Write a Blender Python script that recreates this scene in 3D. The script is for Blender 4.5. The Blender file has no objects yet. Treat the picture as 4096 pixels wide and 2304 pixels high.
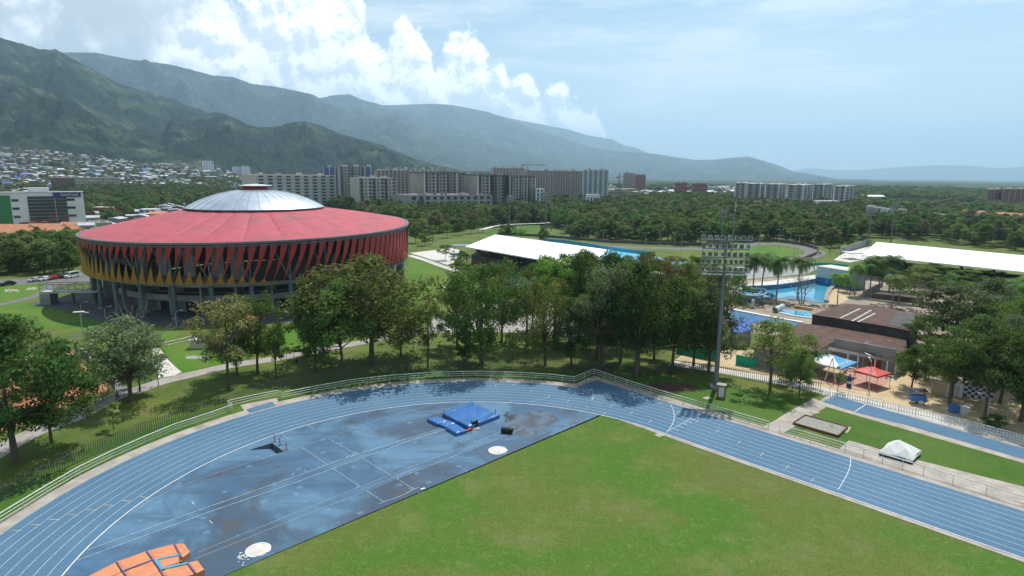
import bpy, math, random
import numpy as np
from mathutils import Vector, Matrix
from mathutils.geometry import tessellate_polygon
R = math.radians
# ------------------------------------------------------------------ camera
F, YH, ROL, HC = 2440.0, 700.0, R(.5), 36.0          # focal length and horizon row in 4096 x 2304 frame units, height in metres
PIT = math.atan((1152 - YH) / F)
sc = bpy.context.scene
COL = sc.collection
cam = bpy.data.cameras.new('camera')
cam.sensor_width = 36; cam.lens = F / 4096 * 36; cam.clip_start = .5; cam.clip_end = 90000
co = bpy.data.objects.new('camera', cam); COL.objects.link(co)
r0_, u0_, f0_ = Vector((1, 0, 0)), Vector((0, math.sin(PIT), math.cos(PIT))), Vector((0, math.cos(PIT), -math.sin(PIT)))
cr, cu = r0_ * math.cos(ROL) + u0_ * math.sin(ROL), u0_ * math.cos(ROL) - r0_ * math.sin(ROL)
M = Matrix((cr, cu, -f0_)).transposed().to_4x4(); M.translation = (0, 0, HC)
co.matrix_world = M
sc.camera = co
# ------------------------------------------------------------------ sun, sky, exposure
SUN_DIR = Vector((.413, .911, 1.77)).normalized()
SUN_EL = math.asin(SUN_DIR.z); SUN_AZ = math.atan2(SUN_DIR.x, SUN_DIR.y)
sl = bpy.data.lights.new('sun', 'SUN'); sl.energy = 5.0; sl.angle = R(.5); sl.color = (1, .955, .89)
so = bpy.data.objects.new('sun', sl); COL.objects.link(so)
so.rotation_euler = SUN_DIR.to_track_quat('Z', 'Y').to_euler()
so.location = (0, 0, 60)
sc.view_settings.view_transform = 'Standard'; sc.view_settings.look = 'None'
sc.view_settings.exposure = 0.1; sc.view_settings.gamma = 1
sc.cycles.use_denoising = True
sc.cycles.max_bounces = 6; sc.cycles.diffuse_bounces = 3; sc.cycles.glossy_bounces = 2
sc.cycles.transmission_bounces = 3; sc.cycles.transparent_max_bounces = 6; sc.cycles.volume_bounces = 1
sc.cycles.caustics_reflective = False; sc.cycles.caustics_refractive = False

def nd(nt, t, **k):
    n = nt.nodes.new(t)
    for a, v in k.items():
        if a.startswith('i_'): n.inputs[int(a[2:])].default_value = v
        else: setattr(n, a, v)
    return n
def mth(nt, op, a, b=None, c=None, clamp=False):
    n = nt.nodes.new('ShaderNodeMath'); n.operation = op; n.use_clamp = clamp
    for i, x in enumerate((a, b, c)):
        if x is None: continue
        if isinstance(x, (int, float)): n.inputs[i].default_value = x
        else: nt.links.new(x, n.inputs[i])
    return n.outputs[0]
def sstep(nt, x, a, b, lo=0.0, hi=1.0):
    n = nt.nodes.new('ShaderNodeMapRange'); n.interpolation_type = 'SMOOTHSTEP'
    nt.links.new(x, n.inputs[0])
    for i, v in zip((1, 2, 3, 4), (a, b, lo, hi)): n.inputs[i].default_value = v
    return n.outputs[0]
def mixc(nt, f, a, b):
    n = nt.nodes.new('ShaderNodeMix'); n.data_type = 'RGBA'
    for i, x in ((0, f), (6, a), (7, b)):
        if isinstance(x, (int, float)): n.inputs[i].default_value = x
        elif isinstance(x, tuple): n.inputs[i].default_value = (*x[:3], 1)
        else: nt.links.new(x, n.inputs[i])
    return n.outputs[2]
def noise(nt, vec, scale, detail=4, rough=.55, dist=0., kind=None):
    n = nt.nodes.new('ShaderNodeTexNoise')
    if kind: n.noise_type = kind
    n.inputs['Scale'].default_value = scale; n.inputs['Detail'].default_value = detail
    n.inputs['Roughness'].default_value = rough; n.inputs['Distortion'].default_value = dist
    if vec is not None: nt.links.new(vec, n.inputs['Vector'])
    return n.outputs['Fac']

world = bpy.data.worlds.new('World'); sc.world = world; world.use_nodes = True
world.cycles.sampling_method = 'MANUAL'; world.cycles.sample_map_resolution = 256
nt = world.node_tree; nt.nodes.clear()
wout = nd(nt, 'ShaderNodeOutputWorld'); bg = nd(nt, 'ShaderNodeBackground'); nt.links.new(bg.outputs[0], wout.inputs[0])
sky = nd(nt, 'ShaderNodeTexSky', sky_type='NISHITA', sun_disc=False, sun_elevation=SUN_EL, sun_rotation=SUN_AZ, altitude=900, air_density=1.0, dust_density=.6, ozone_density=1.6)
tc = nd(nt, 'ShaderNodeTexCoord'); sep = nd(nt, 'ShaderNodeSeparateXYZ'); nt.links.new(tc.outputs['Generated'], sep.inputs[0])
az = mth(nt, 'ARCTAN2', sep.outputs[0], sep.outputs[1])          # 0 = +y, positive to +x
el = mth(nt, 'ARCSINE', sep.outputs[2])
cmb = nd(nt, 'ShaderNodeCombineXYZ'); nt.links.new(az, cmb.inputs[0]); nt.links.new(el, cmb.inputs[1])
AE = cmb.outputs[0]
# skyward edge of the cumulus bank (azimuth deg, elevation deg), a weather profile round the compass
prof = [(-180, 12), (-120, 20), (-60, 34), (-34, 30), (-27, 22), (-24.0, 15.6), (-22, 14.2), (-19.5, 16.4), (-17.5, 20.5), (-15.2, 21.5), (-13.6, 17.2), (-12.9, 13.4), (-11.2, 12.6),
        (-10.0, 14.8), (-8.6, 14.9), (-7.5, 11.6), (-6.6, 10.2), (-5.6, 12.4), (-4.1, 13.2), (-2.8, 11.6), (-1.4, 9.9), (-.2, 8.9), (1.2, 8.2), (3.2, 8.2), (5.4, 7.6), (7.8, 6.8), (10., -2), (60, -4), (180, 10)]
fc = nd(nt, 'ShaderNodeFloatCurve')
cv = fc.mapping.curves[0]
P_ = [((a + 180) / 360, (e + 10) / 50) for a, e in prof]
cv.points[0].location = P_[0]; cv.points[1].location = P_[-1]
for p in P_[1:-1]: cv.points.new(*p)
for p in cv.points: p.handle_type = 'VECTOR'
fc.mapping.update()
nt.links.new(mth(nt, 'DIVIDE', mth(nt, 'ADD', az, math.pi), 2 * math.pi), fc.inputs[1])
top = mth(nt, 'MULTIPLY', mth(nt, 'SUBTRACT', mth(nt, 'MULTIPLY', fc.outputs[0], 50), 10), math.pi / 180)
def puff(vec, amp=.030):
    v = nd(nt, 'ShaderNodeTexVoronoi', feature='F1', normalize=False)
    for k, x in (('Scale', 15.), ('Detail', 5.), ('Roughness', .58), ('Lacunarity', 2.15)): v.inputs[k].default_value = x
    nt.links.new(vec, v.inputs['Vector'])
    return v.outputs['Distance']
def warp(vec, s, a):
    n = nd(nt, 'ShaderNodeTexNoise'); n.inputs['Scale'].default_value = s; n.inputs['Detail'].default_value = 4
    nt.links.new(vec, n.inputs['Vector'])
    v = nd(nt, 'ShaderNodeVectorMath', operation='MULTIPLY_ADD'); nt.links.new(n.outputs['Color'], v.inputs[0]); v.inputs[1].default_value = (a,) * 3; nt.links.new(vec, v.inputs[2])
    return v.outputs[0]
W1 = warp(AE, 22, .022)
off = nd(nt, 'ShaderNodeVectorMath', operation='ADD'); nt.links.new(W1, off.inputs[0]); off.inputs[1].default_value = (.010, .014, 0)
p1, p2 = puff(W1), puff(off.outputs[0])
big = noise(nt, AE, 9, 3, .5)
dens = mth(nt, 'ADD', mth(nt, 'SUBTRACT', top, el), mth(nt, 'MULTIPLY', mth(nt, 'SUBTRACT', 1.0, p1), .062))
dens = mth(nt, 'ADD', dens, mth(nt, 'MULTIPLY', mth(nt, 'SUBTRACT', big, .5), .03))
cmask = sstep(nt, dens, -.006, .020)
rel = mth(nt, 'SUBTRACT', p2, p1)                                 # puff relief seen from the sun side
shade = sstep(nt, mth(nt, 'ADD', rel, mth(nt, 'MULTIPLY', mth(nt, 'SUBTRACT', noise(nt, W1, 16, 5, .6), .5), .5)), -.30, .30, .0, 1.0)
deep = sstep(nt, dens, .03, .30)                                  # inside of the bank is greyer and softer
leftw = sstep(nt, az, -.62, -.25, 1., 0.)
grey = noise(nt, W1, 6, 5, .6)
greyw = mth(nt, 'MULTIPLY', sstep(nt, grey, .34, .56), mth(nt, 'ADD', mth(nt, 'MULTIPLY', leftw, .75), mth(nt, 'MULTIPLY', deep, .35)), clamp=True)
ccol = mixc(nt, shade, (9.2, 9.9, 10.8), (17.5, 17.2, 16.9))
ccol = mixc(nt, greyw, ccol, (6.2, 6.7, 7.2))
# high cirrus streaks
sx_ = nd(nt, 'ShaderNodeMapping'); sx_.inputs['Scale'].default_value = (1.6, 9.5, 1); sx_.inputs['Rotation'].default_value = (0, 0, R(-5)); nt.links.new(AE, sx_.inputs[0])
ci = noise(nt, warp(sx_.outputs[0], 2.4, .22), 2.1, 7, .62)
ciw = mth(nt, 'MULTIPLY', sstep(nt, ci, .40, .66), sstep(nt, el, .04, .13), clamp=True)
skc = nd(nt, 'ShaderNodeVectorMath', operation='MULTIPLY'); nt.links.new(sky.outputs[0], skc.inputs[0]); skc.inputs[1].default_value = (.92, 1.10, 1.02)
base = mixc(nt, mth(nt, 'MULTIPLY', ciw, .7), mixc(nt, sstep(nt, el, .02, .36, .74, .08), skc.outputs[0], (7.4, 8.5, 8.9)), (9.4, 9.8, 10.0))
fin = mixc(nt, cmask, base, ccol)
nt.links.new(fin, bg.inputs[0]); bg.inputs[1].default_value = .1

# ------------------------------------------------------------------ photo geometry: frame unit -> point on the land
def ray(px, py):
    x, y = px - 2048, -(py - 1152); c, s = math.cos(ROL), math.sin(ROL)
    x, y = c * x - s * y, s * x + c * y
    return Vector((x, F * math.cos(PIT) + y * math.sin(PIT), -F * math.sin(PIT) + y * math.cos(PIT)))
def G(px, py, z=0.):
    r = ray(px, py); r = r * ((z - HC) / r.z); return Vector((r.x, r.y, z))
def Z(px, py, Y):
    r = ray(px, py); r = r * (Y / r.y); return Vector((r.x, r.y, r.z + HC))
def GG(pts, z=0.): return [G(x, y, z) for x, y in pts]

# ------------------------------------------------------------------ materials
MATS = {}
def new_mat(name):
    m = bpy.data.materials.new(name); m.use_nodes = True; n = m.node_tree; n.nodes.clear()
    o = nd(n, 'ShaderNodeOutputMaterial'); b = nd(n, 'ShaderNodeBsdfPrincipled'); n.links.new(b.outputs[0], o.inputs[0])
    MATS[name] = m
    return m, n, b, o
def pm(name, c1, c2=None, scale=1., rough=.75, detail=5, lo=.35, hi=.65, metal=0., bump=0., bscale=None, spec=.4, c3=None, s3=None, l3=.55, h3=.75, stretch=None):
    m, n, b, o = new_mat(name)
    b.inputs['Roughness'].default_value = rough; b.inputs['Metallic'].default_value = metal; b.inputs['Specular IOR Level'].default_value = spec
    t = nd(n, 'ShaderNodeTexCoord').outputs['Object']
    if stretch:
        mp = nd(n, 'ShaderNodeMapping'); mp.inputs['Scale'].default_value = stretch; n.links.new(t, mp.inputs[0]); t = mp.outputs[0]
    if c2 is None: c2 = tuple(x * .8 for x in c1)
    c = mixc(n, sstep(n, noise(n, t, scale, detail), lo, hi), c1, c2)
    if c3: c = mixc(n, sstep(n, noise(n, t, s3 or scale * .2, 4), l3, h3), c, c3)
    n.links.new(c, b.inputs['Base Color'])
    if bump:
        bp = nd(n, 'ShaderNodeBump'); bp.inputs['Strength'].default_value = bump; bp.inputs['Distance'].default_value = .05
        n.links.new(noise(n, t, bscale or scale * 4, 4), bp.inputs['Height']); n.links.new(bp.outputs[0], b.inputs['Normal'])
    return m
def flat(name, c, rough=.5, metal=0., spec=.4): return pm(name, c, tuple(x * .86 for x in c), 1.3, rough, metal=metal, spec=spec)

# grass of the field
def grass_mat(name, cols, s=1.):
    m, n, b, o = new_mat(name); b.inputs['Roughness'].default_value = .9; b.inputs['Specular IOR Level'].default_value = .15
    t = nd(n, 'ShaderNodeTexCoord').outputs['Object']
    a, bb, c, d = cols
    x = mixc(n, sstep(n, noise(n, t, .045 * s, 5, .6, .6), .4, .62), a, bb)
    x = mixc(n, mth(n, 'MULTIPLY', sstep(n, noise(n, t, .14 * s, 6, .7), .48, .68), .8), x, c)
    x = mixc(n, mth(n, 'MULTIPLY', sstep(n, noise(n, t, .9 * s, 6, .8), .52, .68), .75), x, d)
    f = noise(n, t, 5.5, 3, .8)
    hs = nd(n, 'ShaderNodeHueSaturation'); n.links.new(x, hs.inputs['Color']); n.links.new(sstep(n, f, .3, .7, .72, 1.3), hs.inputs['Value'])
    n.links.new(hs.outputs[0], b.inputs['Base Color'])
    bp = nd(n, 'ShaderNodeBump'); bp.inputs['Strength'].default_value = .6; bp.inputs['Distance'].default_value = .12
    n.links.new(noise(n, t, 3.2, 5, .7), bp.inputs['Height']); n.links.new(bp.outputs[0], b.inputs['Normal'])
    return m
grass_mat('field_grass', ((.060, .132, .016), (.100, .125, .027), (.130, .155, .048), (.115, .195, .052)))
grass_mat('park_grass', ((.070, .118, .020), (.118, .150, .032), (.145, .135, .055), (.055, .095, .02)), 1.6)
grass_mat('verge_grass', ((.048, .115, .015), (.075, .135, .022), (.09, .13, .03), (.04, .09, .012)), 1.5)
grass_mat('bright_grass', ((.062, .158, .014), (.10, .17, .026), (.12, .16, .035), (.05, .125, .012)), 1.5)
pm('concrete', (.40, .36, .31), (.29, .26, .225), .5, .85, 7, bump=.15, c3=(.2, .18, .15), s3=.15, l3=.58)
pm('path_concrete', (.34, .31, .28), (.27, .245, .22), .35, .85, 7)
pm('pale_concrete', (.58, .56, .51), (.48, .46, .42), .4, .8, 6)
pm('wall_concrete', (.30, .30, .29), (.22, .22, .215), .3, .85, 7)
pm('asphalt', (.16, .155, .15), (.12, .12, .12), .3, .9, 7)
pm('dark_asphalt', (.075, .078, .085), (.055, .056, .06), .3, .9, 7)
pm('clay', (.44, .19, .10), (.37, .155, .08), .25, .9, 7)
pm('dirt', (.33, .27, .20), (.20, .165, .125), .22, .95, 8, bump=.5, bscale=1.2, c3=(.46, .38, .29), s3=.06)
pm('sand', (.52, .40, .24), (.45, .34, .2), .3, .95, 6)
pm('terracotta', (.46, .25, .19), (.38, .2, .15), .8, .8, 6)
pm('white_paint', (.78, .78, .76), (.66, .66, .64), 2., .55, 5)
pm('faded_paint', (.42, .50, .54), (.22, .32, .40), 3., .7, 6)
pm('faint_paint', (.10, .17, .24), (.07, .12, .18), 3., .7, 6)
pm('lane_paint', (.56, .62, .66), (.40, .48, .54), 2., .7, 6)
pm('town_roof', (.50, .52, .54), (.30, .32, .34), .6, .5, 4)
pm('yellow_paint', (.55, .47, .22), (.36, .36, .28), 2., .7, 5)
pm('galvanised', (.62, .65, .67), (.5, .53, .55), 1., .4, metal=.6)
pm('fence_steel', (.10, .11, .11), (.07, .08, .08), .8, .55, metal=.3)
pm('mast_steel', (.20, .235, .26), (.16, .19, .21), .5, .45, 6, metal=.4)
pm('arena_steel', (.135, .175, .205), (.10, .135, .16), .4, .5, 6, metal=.3)
pm('white_roof', (.86, .87, .88), (.76, .78, .80), .08, .5, 4)
pm('dome_metal', (.62, .67, .72), (.50, .55, .60), .25, .34, 5, metal=.75)
pm('arena_red', (.45, .10, .122), (.38, .085, .102), .35, .65, 6, spec=.2, c3=(.26, .11, .10), s3=.09, l3=.5, h3=.75)
pm('fin_red', (.38, .035, .032), (.32, .03, .028), .4, .5, 4)
pm('fin_yellow', (.36, .185, .013), (.30, .155, .011), .4, .5, 4)
pm('rust_roof', (.105, .050, .032), (.055, .032, .024), .5, .85, 8, stretch=(1, 1, 1), c3=(.17, .10, .07), s3=.35, l3=.6)
pm('dark_roof', (.085, .08, .078), (.055, .052, .05), .5, .85, 7)
pm('tile_roof', (.50, .22, .12), (.38, .17, .10), .5, .85, 7)
pm('bark', (.13, .10, .075), (.07, .055, .042), 3., .95, 6, bump=.4)
pm('pale_bark', (.30, .27, .23), (.18, .16, .13), 2., .9, 6)
pm('brick', (.30, .13, .085), (.22, .10, .07), .8, .85, 6)
pm('cream_wall', (.56, .51, .43), (.47, .43, .36), .06, .8, 5)
pm('grey_wall', (.36, .36, .345), (.29, .29, .28), .05, .8, 5)
pm('taupe_wall', (.40, .345, .305), (.34, .29, .26), .05, .8, 5)
pm('dark_wall', (.13, .13, .125), (.10, .10, .10), .1, .8, 5)
pm('white_wall', (.74, .75, .76), (.64, .66, .67), .05, .7, 5)
pm('blue_wall', (.10, .14, .30), (.08, .11, .24), .05, .7, 5)
pm('pastel_wall', (.40, .50, .52), (.32, .42, .44), .05, .7, 5)
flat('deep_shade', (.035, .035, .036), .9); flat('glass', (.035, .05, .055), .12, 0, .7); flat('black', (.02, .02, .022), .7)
flat('blue_vinyl', (.045, .16, .42), .33, 0, .6); flat('navy_vinyl', (.015, .04, .20), .3)
flat('orange_vinyl', (.66, .24, .11), .5); flat('purple_strap', (.16, .14, .28), .6); flat('cyan_trim', (.05, .36, .52), .5)
flat('red_metal', (.30, .03, .03), .5); flat('tent_white', (.74, .74, .71), .6); flat('tent_blue', (.06, .34, .66), .6); flat('tent_red', (.60, .07, .06), .6)
flat('roof_blue', (.03, .12, .50), .4); flat('pool_tile', (.05, .16, .34), .3); flat('slide_cyan', (.05, .42, .62), .25); flat('net_green', (.01, .42, .27), .8)
flat('skate_blue', (.07, .40, .64), .5); flat('pole_grey', (.42, .45, .46), .5); flat('lamp_white', (.60, .62, .61), .4); flat('lamp_glass', (.10, .11, .075), .35)
flat('crane_red', (.34, .10, .05), .6); flat('sign_navy', (.02, .03, .17), .4); flat('green_wall', (.03, .22, .06), .6); flat('skin', (.35, .2, .14), .6)
flat('cloth_blue', (.18, .25, .45), .8); flat('cloth_dark', (.03, .035, .05), .8); flat('hair', (.02, .015, .012), .7); flat('rubber', (.02, .02, .02), .8)
flat('gravel_edge', (.16, .08, .06), .9)
for nme, c in dict(car_white=(.75, .75, .75), car_black=(.02, .02, .025), car_red=(.35, .03, .03), car_silver=(.42, .44, .46)).items(): flat(nme, c, .25, .1, .6)
pm('gravel', (.36, .35, .31), (.17, .17, .15), 5., .95, 8, bump=.6, c3=(.13, .17, .06), s3=.8, l3=.58)
# water
for nme, c in (('pool_water', (.07, .38, .56)), ('shallow_water', (.16, .52, .66)), ('pond_water', (.06, .10, .05))):
    m, n, b, o = new_mat(nme); b.inputs['Roughness'].default_value = .08
    t = nd(n, 'ShaderNodeTexCoord').outputs['Object']
    v = nd(n, 'ShaderNodeTexVoronoi'); v.inputs['Scale'].default_value = .7; n.links.new(t, v.inputs[0])
    n.links.new(mixc(n, sstep(n, v.outputs[0], .15, .7), c, tuple(x * .75 for x in c)), b.inputs['Base Color'])
    bp = nd(n, 'ShaderNodeBump'); bp.inputs['Strength'].default_value = .15; n.links.new(noise(n, t, 2.5, 4), bp.inputs['Height']); n.links.new(bp.outputs[0], b.inputs['Normal'])
# track rubber
m, n, b, o = new_mat('track_blue'); b.inputs['Roughness'].default_value = .85; b.inputs['Specular IOR Level'].default_value = .2
t = nd(n, 'ShaderNodeTexCoord').outputs['Object']
x = mixc(n, sstep(n, noise(n, t, .10, 6, .6), .35, .65), (.086, .172, .262), (.072, .150, .236))
x = mixc(n, mth(n, 'MULTIPLY', sstep(n, noise(n, t, .35, 6, .7), .55, .8), .35), x, (.085, .13, .2))
hs = nd(n, 'ShaderNodeHueSaturation'); n.links.new(x, hs.inputs['Color']); n.links.new(sstep(n, noise(n, t, 7, 3, .8), .3, .7, .9, 1.1), hs.inputs['Value'])
n.links.new(hs.outputs[0], b.inputs['Base Color'])
# stained blue rubber of the jumping area
m, n, b, o = new_mat('stained_blue'); b.inputs['Specular IOR Level'].default_value = .3
t = nd(n, 'ShaderNodeTexCoord').outputs['Object']
x = mixc(n, sstep(n, noise(n, t, .09, 7, .62, .8), .38, .62), (.092, .190, .290), (.048, .108, .185))
st = sstep(n, noise(n, t, .062, 8, .66, .7), .47, .61)
x = mixc(n, mth(n, 'MULTIPLY', st, .72), x, (.036, .052, .078))
st2 = sstep(n, noise(n, t, .16, 9, .7, 1.2), .56, .70)
x = mixc(n, mth(n, 'MULTIPLY', st2, .5), x, (.05, .13, .27))
br = mth(n, 'MULTIPLY', st, sstep(n, noise(n, t, .3, 7, .7), .48, .66))
x = mixc(n, mth(n, 'MULTIPLY', br, .75), x, (.075, .070, .066))
v = nd(n, 'ShaderNodeTexVoronoi', feature='F1'); v.inputs['Scale'].default_value = .62; v.inputs['Randomness'].default_value = 1.0
n.links.new(t, v.inputs[0])
ed = mth(n, 'ADD', v.outputs['Distance'], mth(n, 'MULTIPLY', noise(n, t, 1.6, 1), .25))
pk = nd(n, 'ShaderNodeSeparateColor'); n.links.new(v.outputs['Color'], pk.inputs[0])
rm = nd(n, 'ShaderNodeMapping'); rm.inputs['Rotation'].default_value = (0, 0, -.7733); rm.inputs['Scale'].default_value = (.16, 1, 1); n.links.new(t, rm.inputs[0])
sk_ = noise(n, rm.outputs[0], .55, 6, .6); x = mixc(n, mth(n, 'MULTIPLY', sstep(n, sk_, .50, .68), .55), x, (.045, .085, .14))
pt = mth(n, 'MULTIPLY', sstep(n, ed, .36, .33), mth(n, 'GREATER_THAN', pk.outputs[0], .72), clamp=True)
x = mixc(n, mth(n, 'MULTIPLY', pt, .4), x, (.14, .27, .39))
n.links.new(x, b.inputs['Base Color']); n.links.new(sstep(n, st, 0, 1, .75, .5), b.inputs['Roughness'])
pm('worn_strip', (.040, .092, .175), (.085, .175, .28), .12, .7, 7)
pm('worn_grey', (.062, .075, .092), (.095, .14, .20), .5, .85, 8)
# foliage: colour of each tree from its object colour, varied per tree and per clump
def leaf_mat(name, colr=None):
    m, n, b, o = new_mat(name)
    b.inputs['Roughness'].default_value = .6; b.inputs['Specular IOR Level'].default_value = .14
    oi = nd(n, 'ShaderNodeObjectInfo'); t = nd(n, 'ShaderNodeTexCoord').outputs['Object']
    g1 = noise(n, t, 5., 3, .6)
    at = nd(n, 'ShaderNodeAttribute', attribute_name='tint')
    hs = nd(n, 'ShaderNodeHueSaturation'); (n.links.new(oi.outputs['Color'], hs.inputs['Color']) if colr is None else setattr(hs.inputs['Color'], 'default_value', (*colr, 1)))
    n.links.new(mth(n, 'ADD', sstep(n, oi.outputs['Random'], 0, 1, .490, .517), sstep(n, g1, .3, .7, -.012, .012)), hs.inputs['Hue'])
    rr = mth(n, 'FRACT', mth(n, 'MULTIPLY', oi.outputs['Random'], 7.31))
    n.links.new(mth(n, 'MULTIPLY', sstep(n, rr, 0, 1, .62, 1.45), mth(n, 'MULTIPLY', at.outputs['Fac'], sstep(n, g1, .3, .7, .9, 1.36))), hs.inputs['Value'])
    n.links.new(hs.outputs[0], b.inputs['Base Color'])
    tr = nd(n, 'ShaderNodeBsdfTranslucent'); tl = mixc(n, .45, hs.outputs[0], (.16, .20, .02)); n.links.new(tl, tr.inputs[0])
    ms = nd(n, 'ShaderNodeMixShader'); ms.inputs[0].default_value = .42
    n.links.new(b.outputs[0], ms.inputs[1]); n.links.new(tr.outputs[0], ms.inputs[2]); n.links.new(ms.outputs[0], o.inputs[0])
leaf_mat('leaves')
# wooded land far off
def woods_mat(name, dark, mid, light, pasture, s, s2=None):
    m, n, b, o = new_mat(name); b.inputs['Roughness'].default_value = .95; b.inputs['Specular IOR Level'].default_value = .05
    t = nd(n, 'ShaderNodeTexCoord').outputs['Object']
    x = mixc(n, sstep(n, noise(n, t, s * 9, 5, .7), .36, .64), dark, mid)
    p = mth(n, 'MULTIPLY', sstep(n, noise(n, t, s, 5, .62, .4), .50, .60), 1.)
    x = mixc(n, mth(n, 'MULTIPLY', p, .85), x, light)
    x = mixc(n, mth(n, 'MULTIPLY', mth(n, 'MULTIPLY', p, sstep(n, noise(n, t, s * 3.1, 4), .5, .62)), .8), x, pasture)
    n.links.new(x, b.inputs['Base Color'])
    bp = nd(n, 'ShaderNodeBump'); bp.inputs['Strength'].default_value = .9; bp.inputs['Distance'].default_value = .15 / (s * 6)
    n.links.new(noise(n, t, s * 16, 5, .7), bp.inputs['Height']); n.links.new(bp.outputs[0], b.inputs['Normal'])
woods_mat('plain_woods', (.022, .040, .016), (.040, .062, .022), (.075, .105, .035), (.13, .15, .06), .0016)
woods_mat('mountain_woods', (.006, .016, .012), (.022, .040, .024), (.040, .062, .030), (.10, .11, .055), .0042)

# ------------------------------------------------------------------ object helpers
def link_mesh(name, me, parent=None):
    o = bpy.data.objects.new(name, me); COL.objects.link(o)
    if parent is not None: o.parent = parent
    return o
def props(o, label=None, cat=None, group=None, kind=None):
    if label: o['label'] = label
    if cat: o['category'] = cat
    if group: o['group'] = group
    if kind: o['kind'] = kind
    return o
def thing(name, label, cat, loc=(0, 0, 0), rz=0., group=None):
    o = bpy.data.objects.new(name, None); COL.objects.link(o); o.empty_display_size = .2
    o.location = loc; o.rotation_euler = (0, 0, rz)
    return props(o, label, cat, group)
class MB:
    def __init__(s): s.v = []; s.f = []; s.mi = []; s.m = 0
    def add(s, vs, fs):
        k = len(s.v); s.v += [tuple(v) for v in vs]; s.f += [tuple(i + k for i in f) for f in fs]; s.mi += [s.m] * len(fs)
        return s
    def box(s, c, d, rz=0., z0=True):
        x, y, z = c; a, b, h = d[0] / 2, d[1] / 2, d[2]; zz = (z, z + h) if z0 else (z - h / 2, z + h / 2)
        cs, sn = math.cos(rz), math.sin(rz)
        vs = [(x + p * cs - q * sn, y + p * sn + q * cs, w) for w in zz for p, q in ((-a, -b), (a, -b), (a, b), (-a, b))]
        return s.add(vs, [(3, 2, 1, 0), (4, 5, 6, 7), (0, 1, 5, 4), (1, 2, 6, 5), (2, 3, 7, 6), (3, 0, 4, 7)])
    def prism(s, poly, z0, z1, bottom=True):
        n = len(poly); ar = sum(poly[i][0] * poly[(i + 1) % n][1] - poly[(i + 1) % n][0] * poly[i][1] for i in range(n))
        if ar < 0: poly = poly[::-1]
        vs = [(p[0], p[1], z0) for p in poly] + [(p[0], p[1], z1) for p in poly]
        fs = [tuple(range(n, 2 * n))] + [(i, (i + 1) % n, (i + 1) % n + n, i + n) for i in range(n)]
        if bottom: fs.append(tuple(range(n - 1, -1, -1)))
        return s.add(vs, fs)
    def wall(s, pts, z0, z1, th=.2, closed=False):
        for a, b in zip(pts, pts[1:] + ([pts[0]] if closed else [])):
            a, b = Vector((a[0], a[1])), Vector((b[0], b[1])); d = b - a
            if d.length < 1e-4: continue
            mid = (a + b) / 2; s.box((mid.x, mid.y, z0), (d.length, th, z1 - z0), math.atan2(d.y, d.x))
        return s
    def tube(s, p0, p1, r0=.05, r1=None, n=6, cap=True):
        p0, p1 = Vector(p0), Vector(p1); r1 = r0 if r1 is None else r1
        d = (p1 - p0)
        if d.length < 1e-6: return s
        d.normalize(); a = d.orthogonal().normalized(); b = d.cross(a)
        vs = [p + (a * math.cos(t) + b * math.sin(t)) * r for p, r in ((p0, r0), (p1, r1)) for t in (2 * math.pi * i / n for i in range(n))]
        fs = [(i, (i + 1) % n, (i + 1) % n + n, i + n) for i in range(n)]
        if cap: fs += [tuple(range(n - 1, -1, -1)), tuple(range(n, 2 * n))]
        return s.add(vs, fs)
    def path(s, pts, rs, n=6):
        pts = [Vector(p) for p in pts]
        if isinstance(rs, (int, float)): rs = [rs] * len(pts)
        k = len(pts); vs = []
        for i, p in enumerate(pts):
            d = (pts[min(i + 1, k - 1)] - pts[max(i - 1, 0)]).normalized()
            ref = Vector((0, 0, 1)) if abs(d.z) < .95 else Vector((1, 0, 0))
            a = d.cross(ref).normalized(); b = d.cross(a)
            vs += [p + (a * math.cos(2 * math.pi * j / n) + b * math.sin(2 * math.pi * j / n)) * rs[i] for j in range(n)]
        fs = [(i * n + j, i * n + (j + 1) % n, (i + 1) * n + (j + 1) % n, (i + 1) * n + j) for i in range(k - 1) for j in range(n)]
        fs += [tuple(range(n)), tuple(range((k - 1) * n, k * n))]
        return s.add(vs, fs)
    def lathe(s, prof, c=(0, 0, 0), n=24):
        vs = [(c[0] + r * math.cos(2 * math.pi * i / n), c[1] + r * math.sin(2 * math.pi * i / n), c[2] + z) for r, z in prof for i in range(n)]
        fs = [(k * n + i, k * n + (i + 1) % n, (k + 1) * n + (i + 1) % n, (k + 1) * n + i) for k in range(len(prof) - 1) for i in range(n)]
        return s.add(vs, fs)
    def sheet(s, poly, z, holes=()):
        loops = [[Vector((p[0], p[1], 0)) for p in poly]] + [[Vector((p[0], p[1], 0)) for p in h] for h in holes]
        flatv = [v for l in loops for v in l]
        tr = tessellate_polygon(loops); fs = []
        for t in tr:
            a, b, c = (flatv[i] for i in t)
            fs.append(t if (b - a).cross(c - a).z > 0 else (t[0], t[2], t[1]))
        return s.add([(v.x, v.y, z) for v in flatv], fs)
    def ribbon(s, pts, w, z, z2=None):
        pts = [Vector((p[0], p[1])) for p in pts]; vs = []; k = len(pts)
        for i, p in enumerate(pts):
            d = (pts[min(i + 1, k - 1)] - pts[max(i - 1, 0)]).normalized(); nn = Vector((-d.y, d.x)) * w / 2
            vs += [(p.x - nn.x, p.y - nn.y, z), (p.x + nn.x, p.y + nn.y, z)]
        return s.add(vs, [(2 * i, 2 * i + 2, 2 * i + 3, 2 * i + 1) for i in range(k - 1)])
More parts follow.
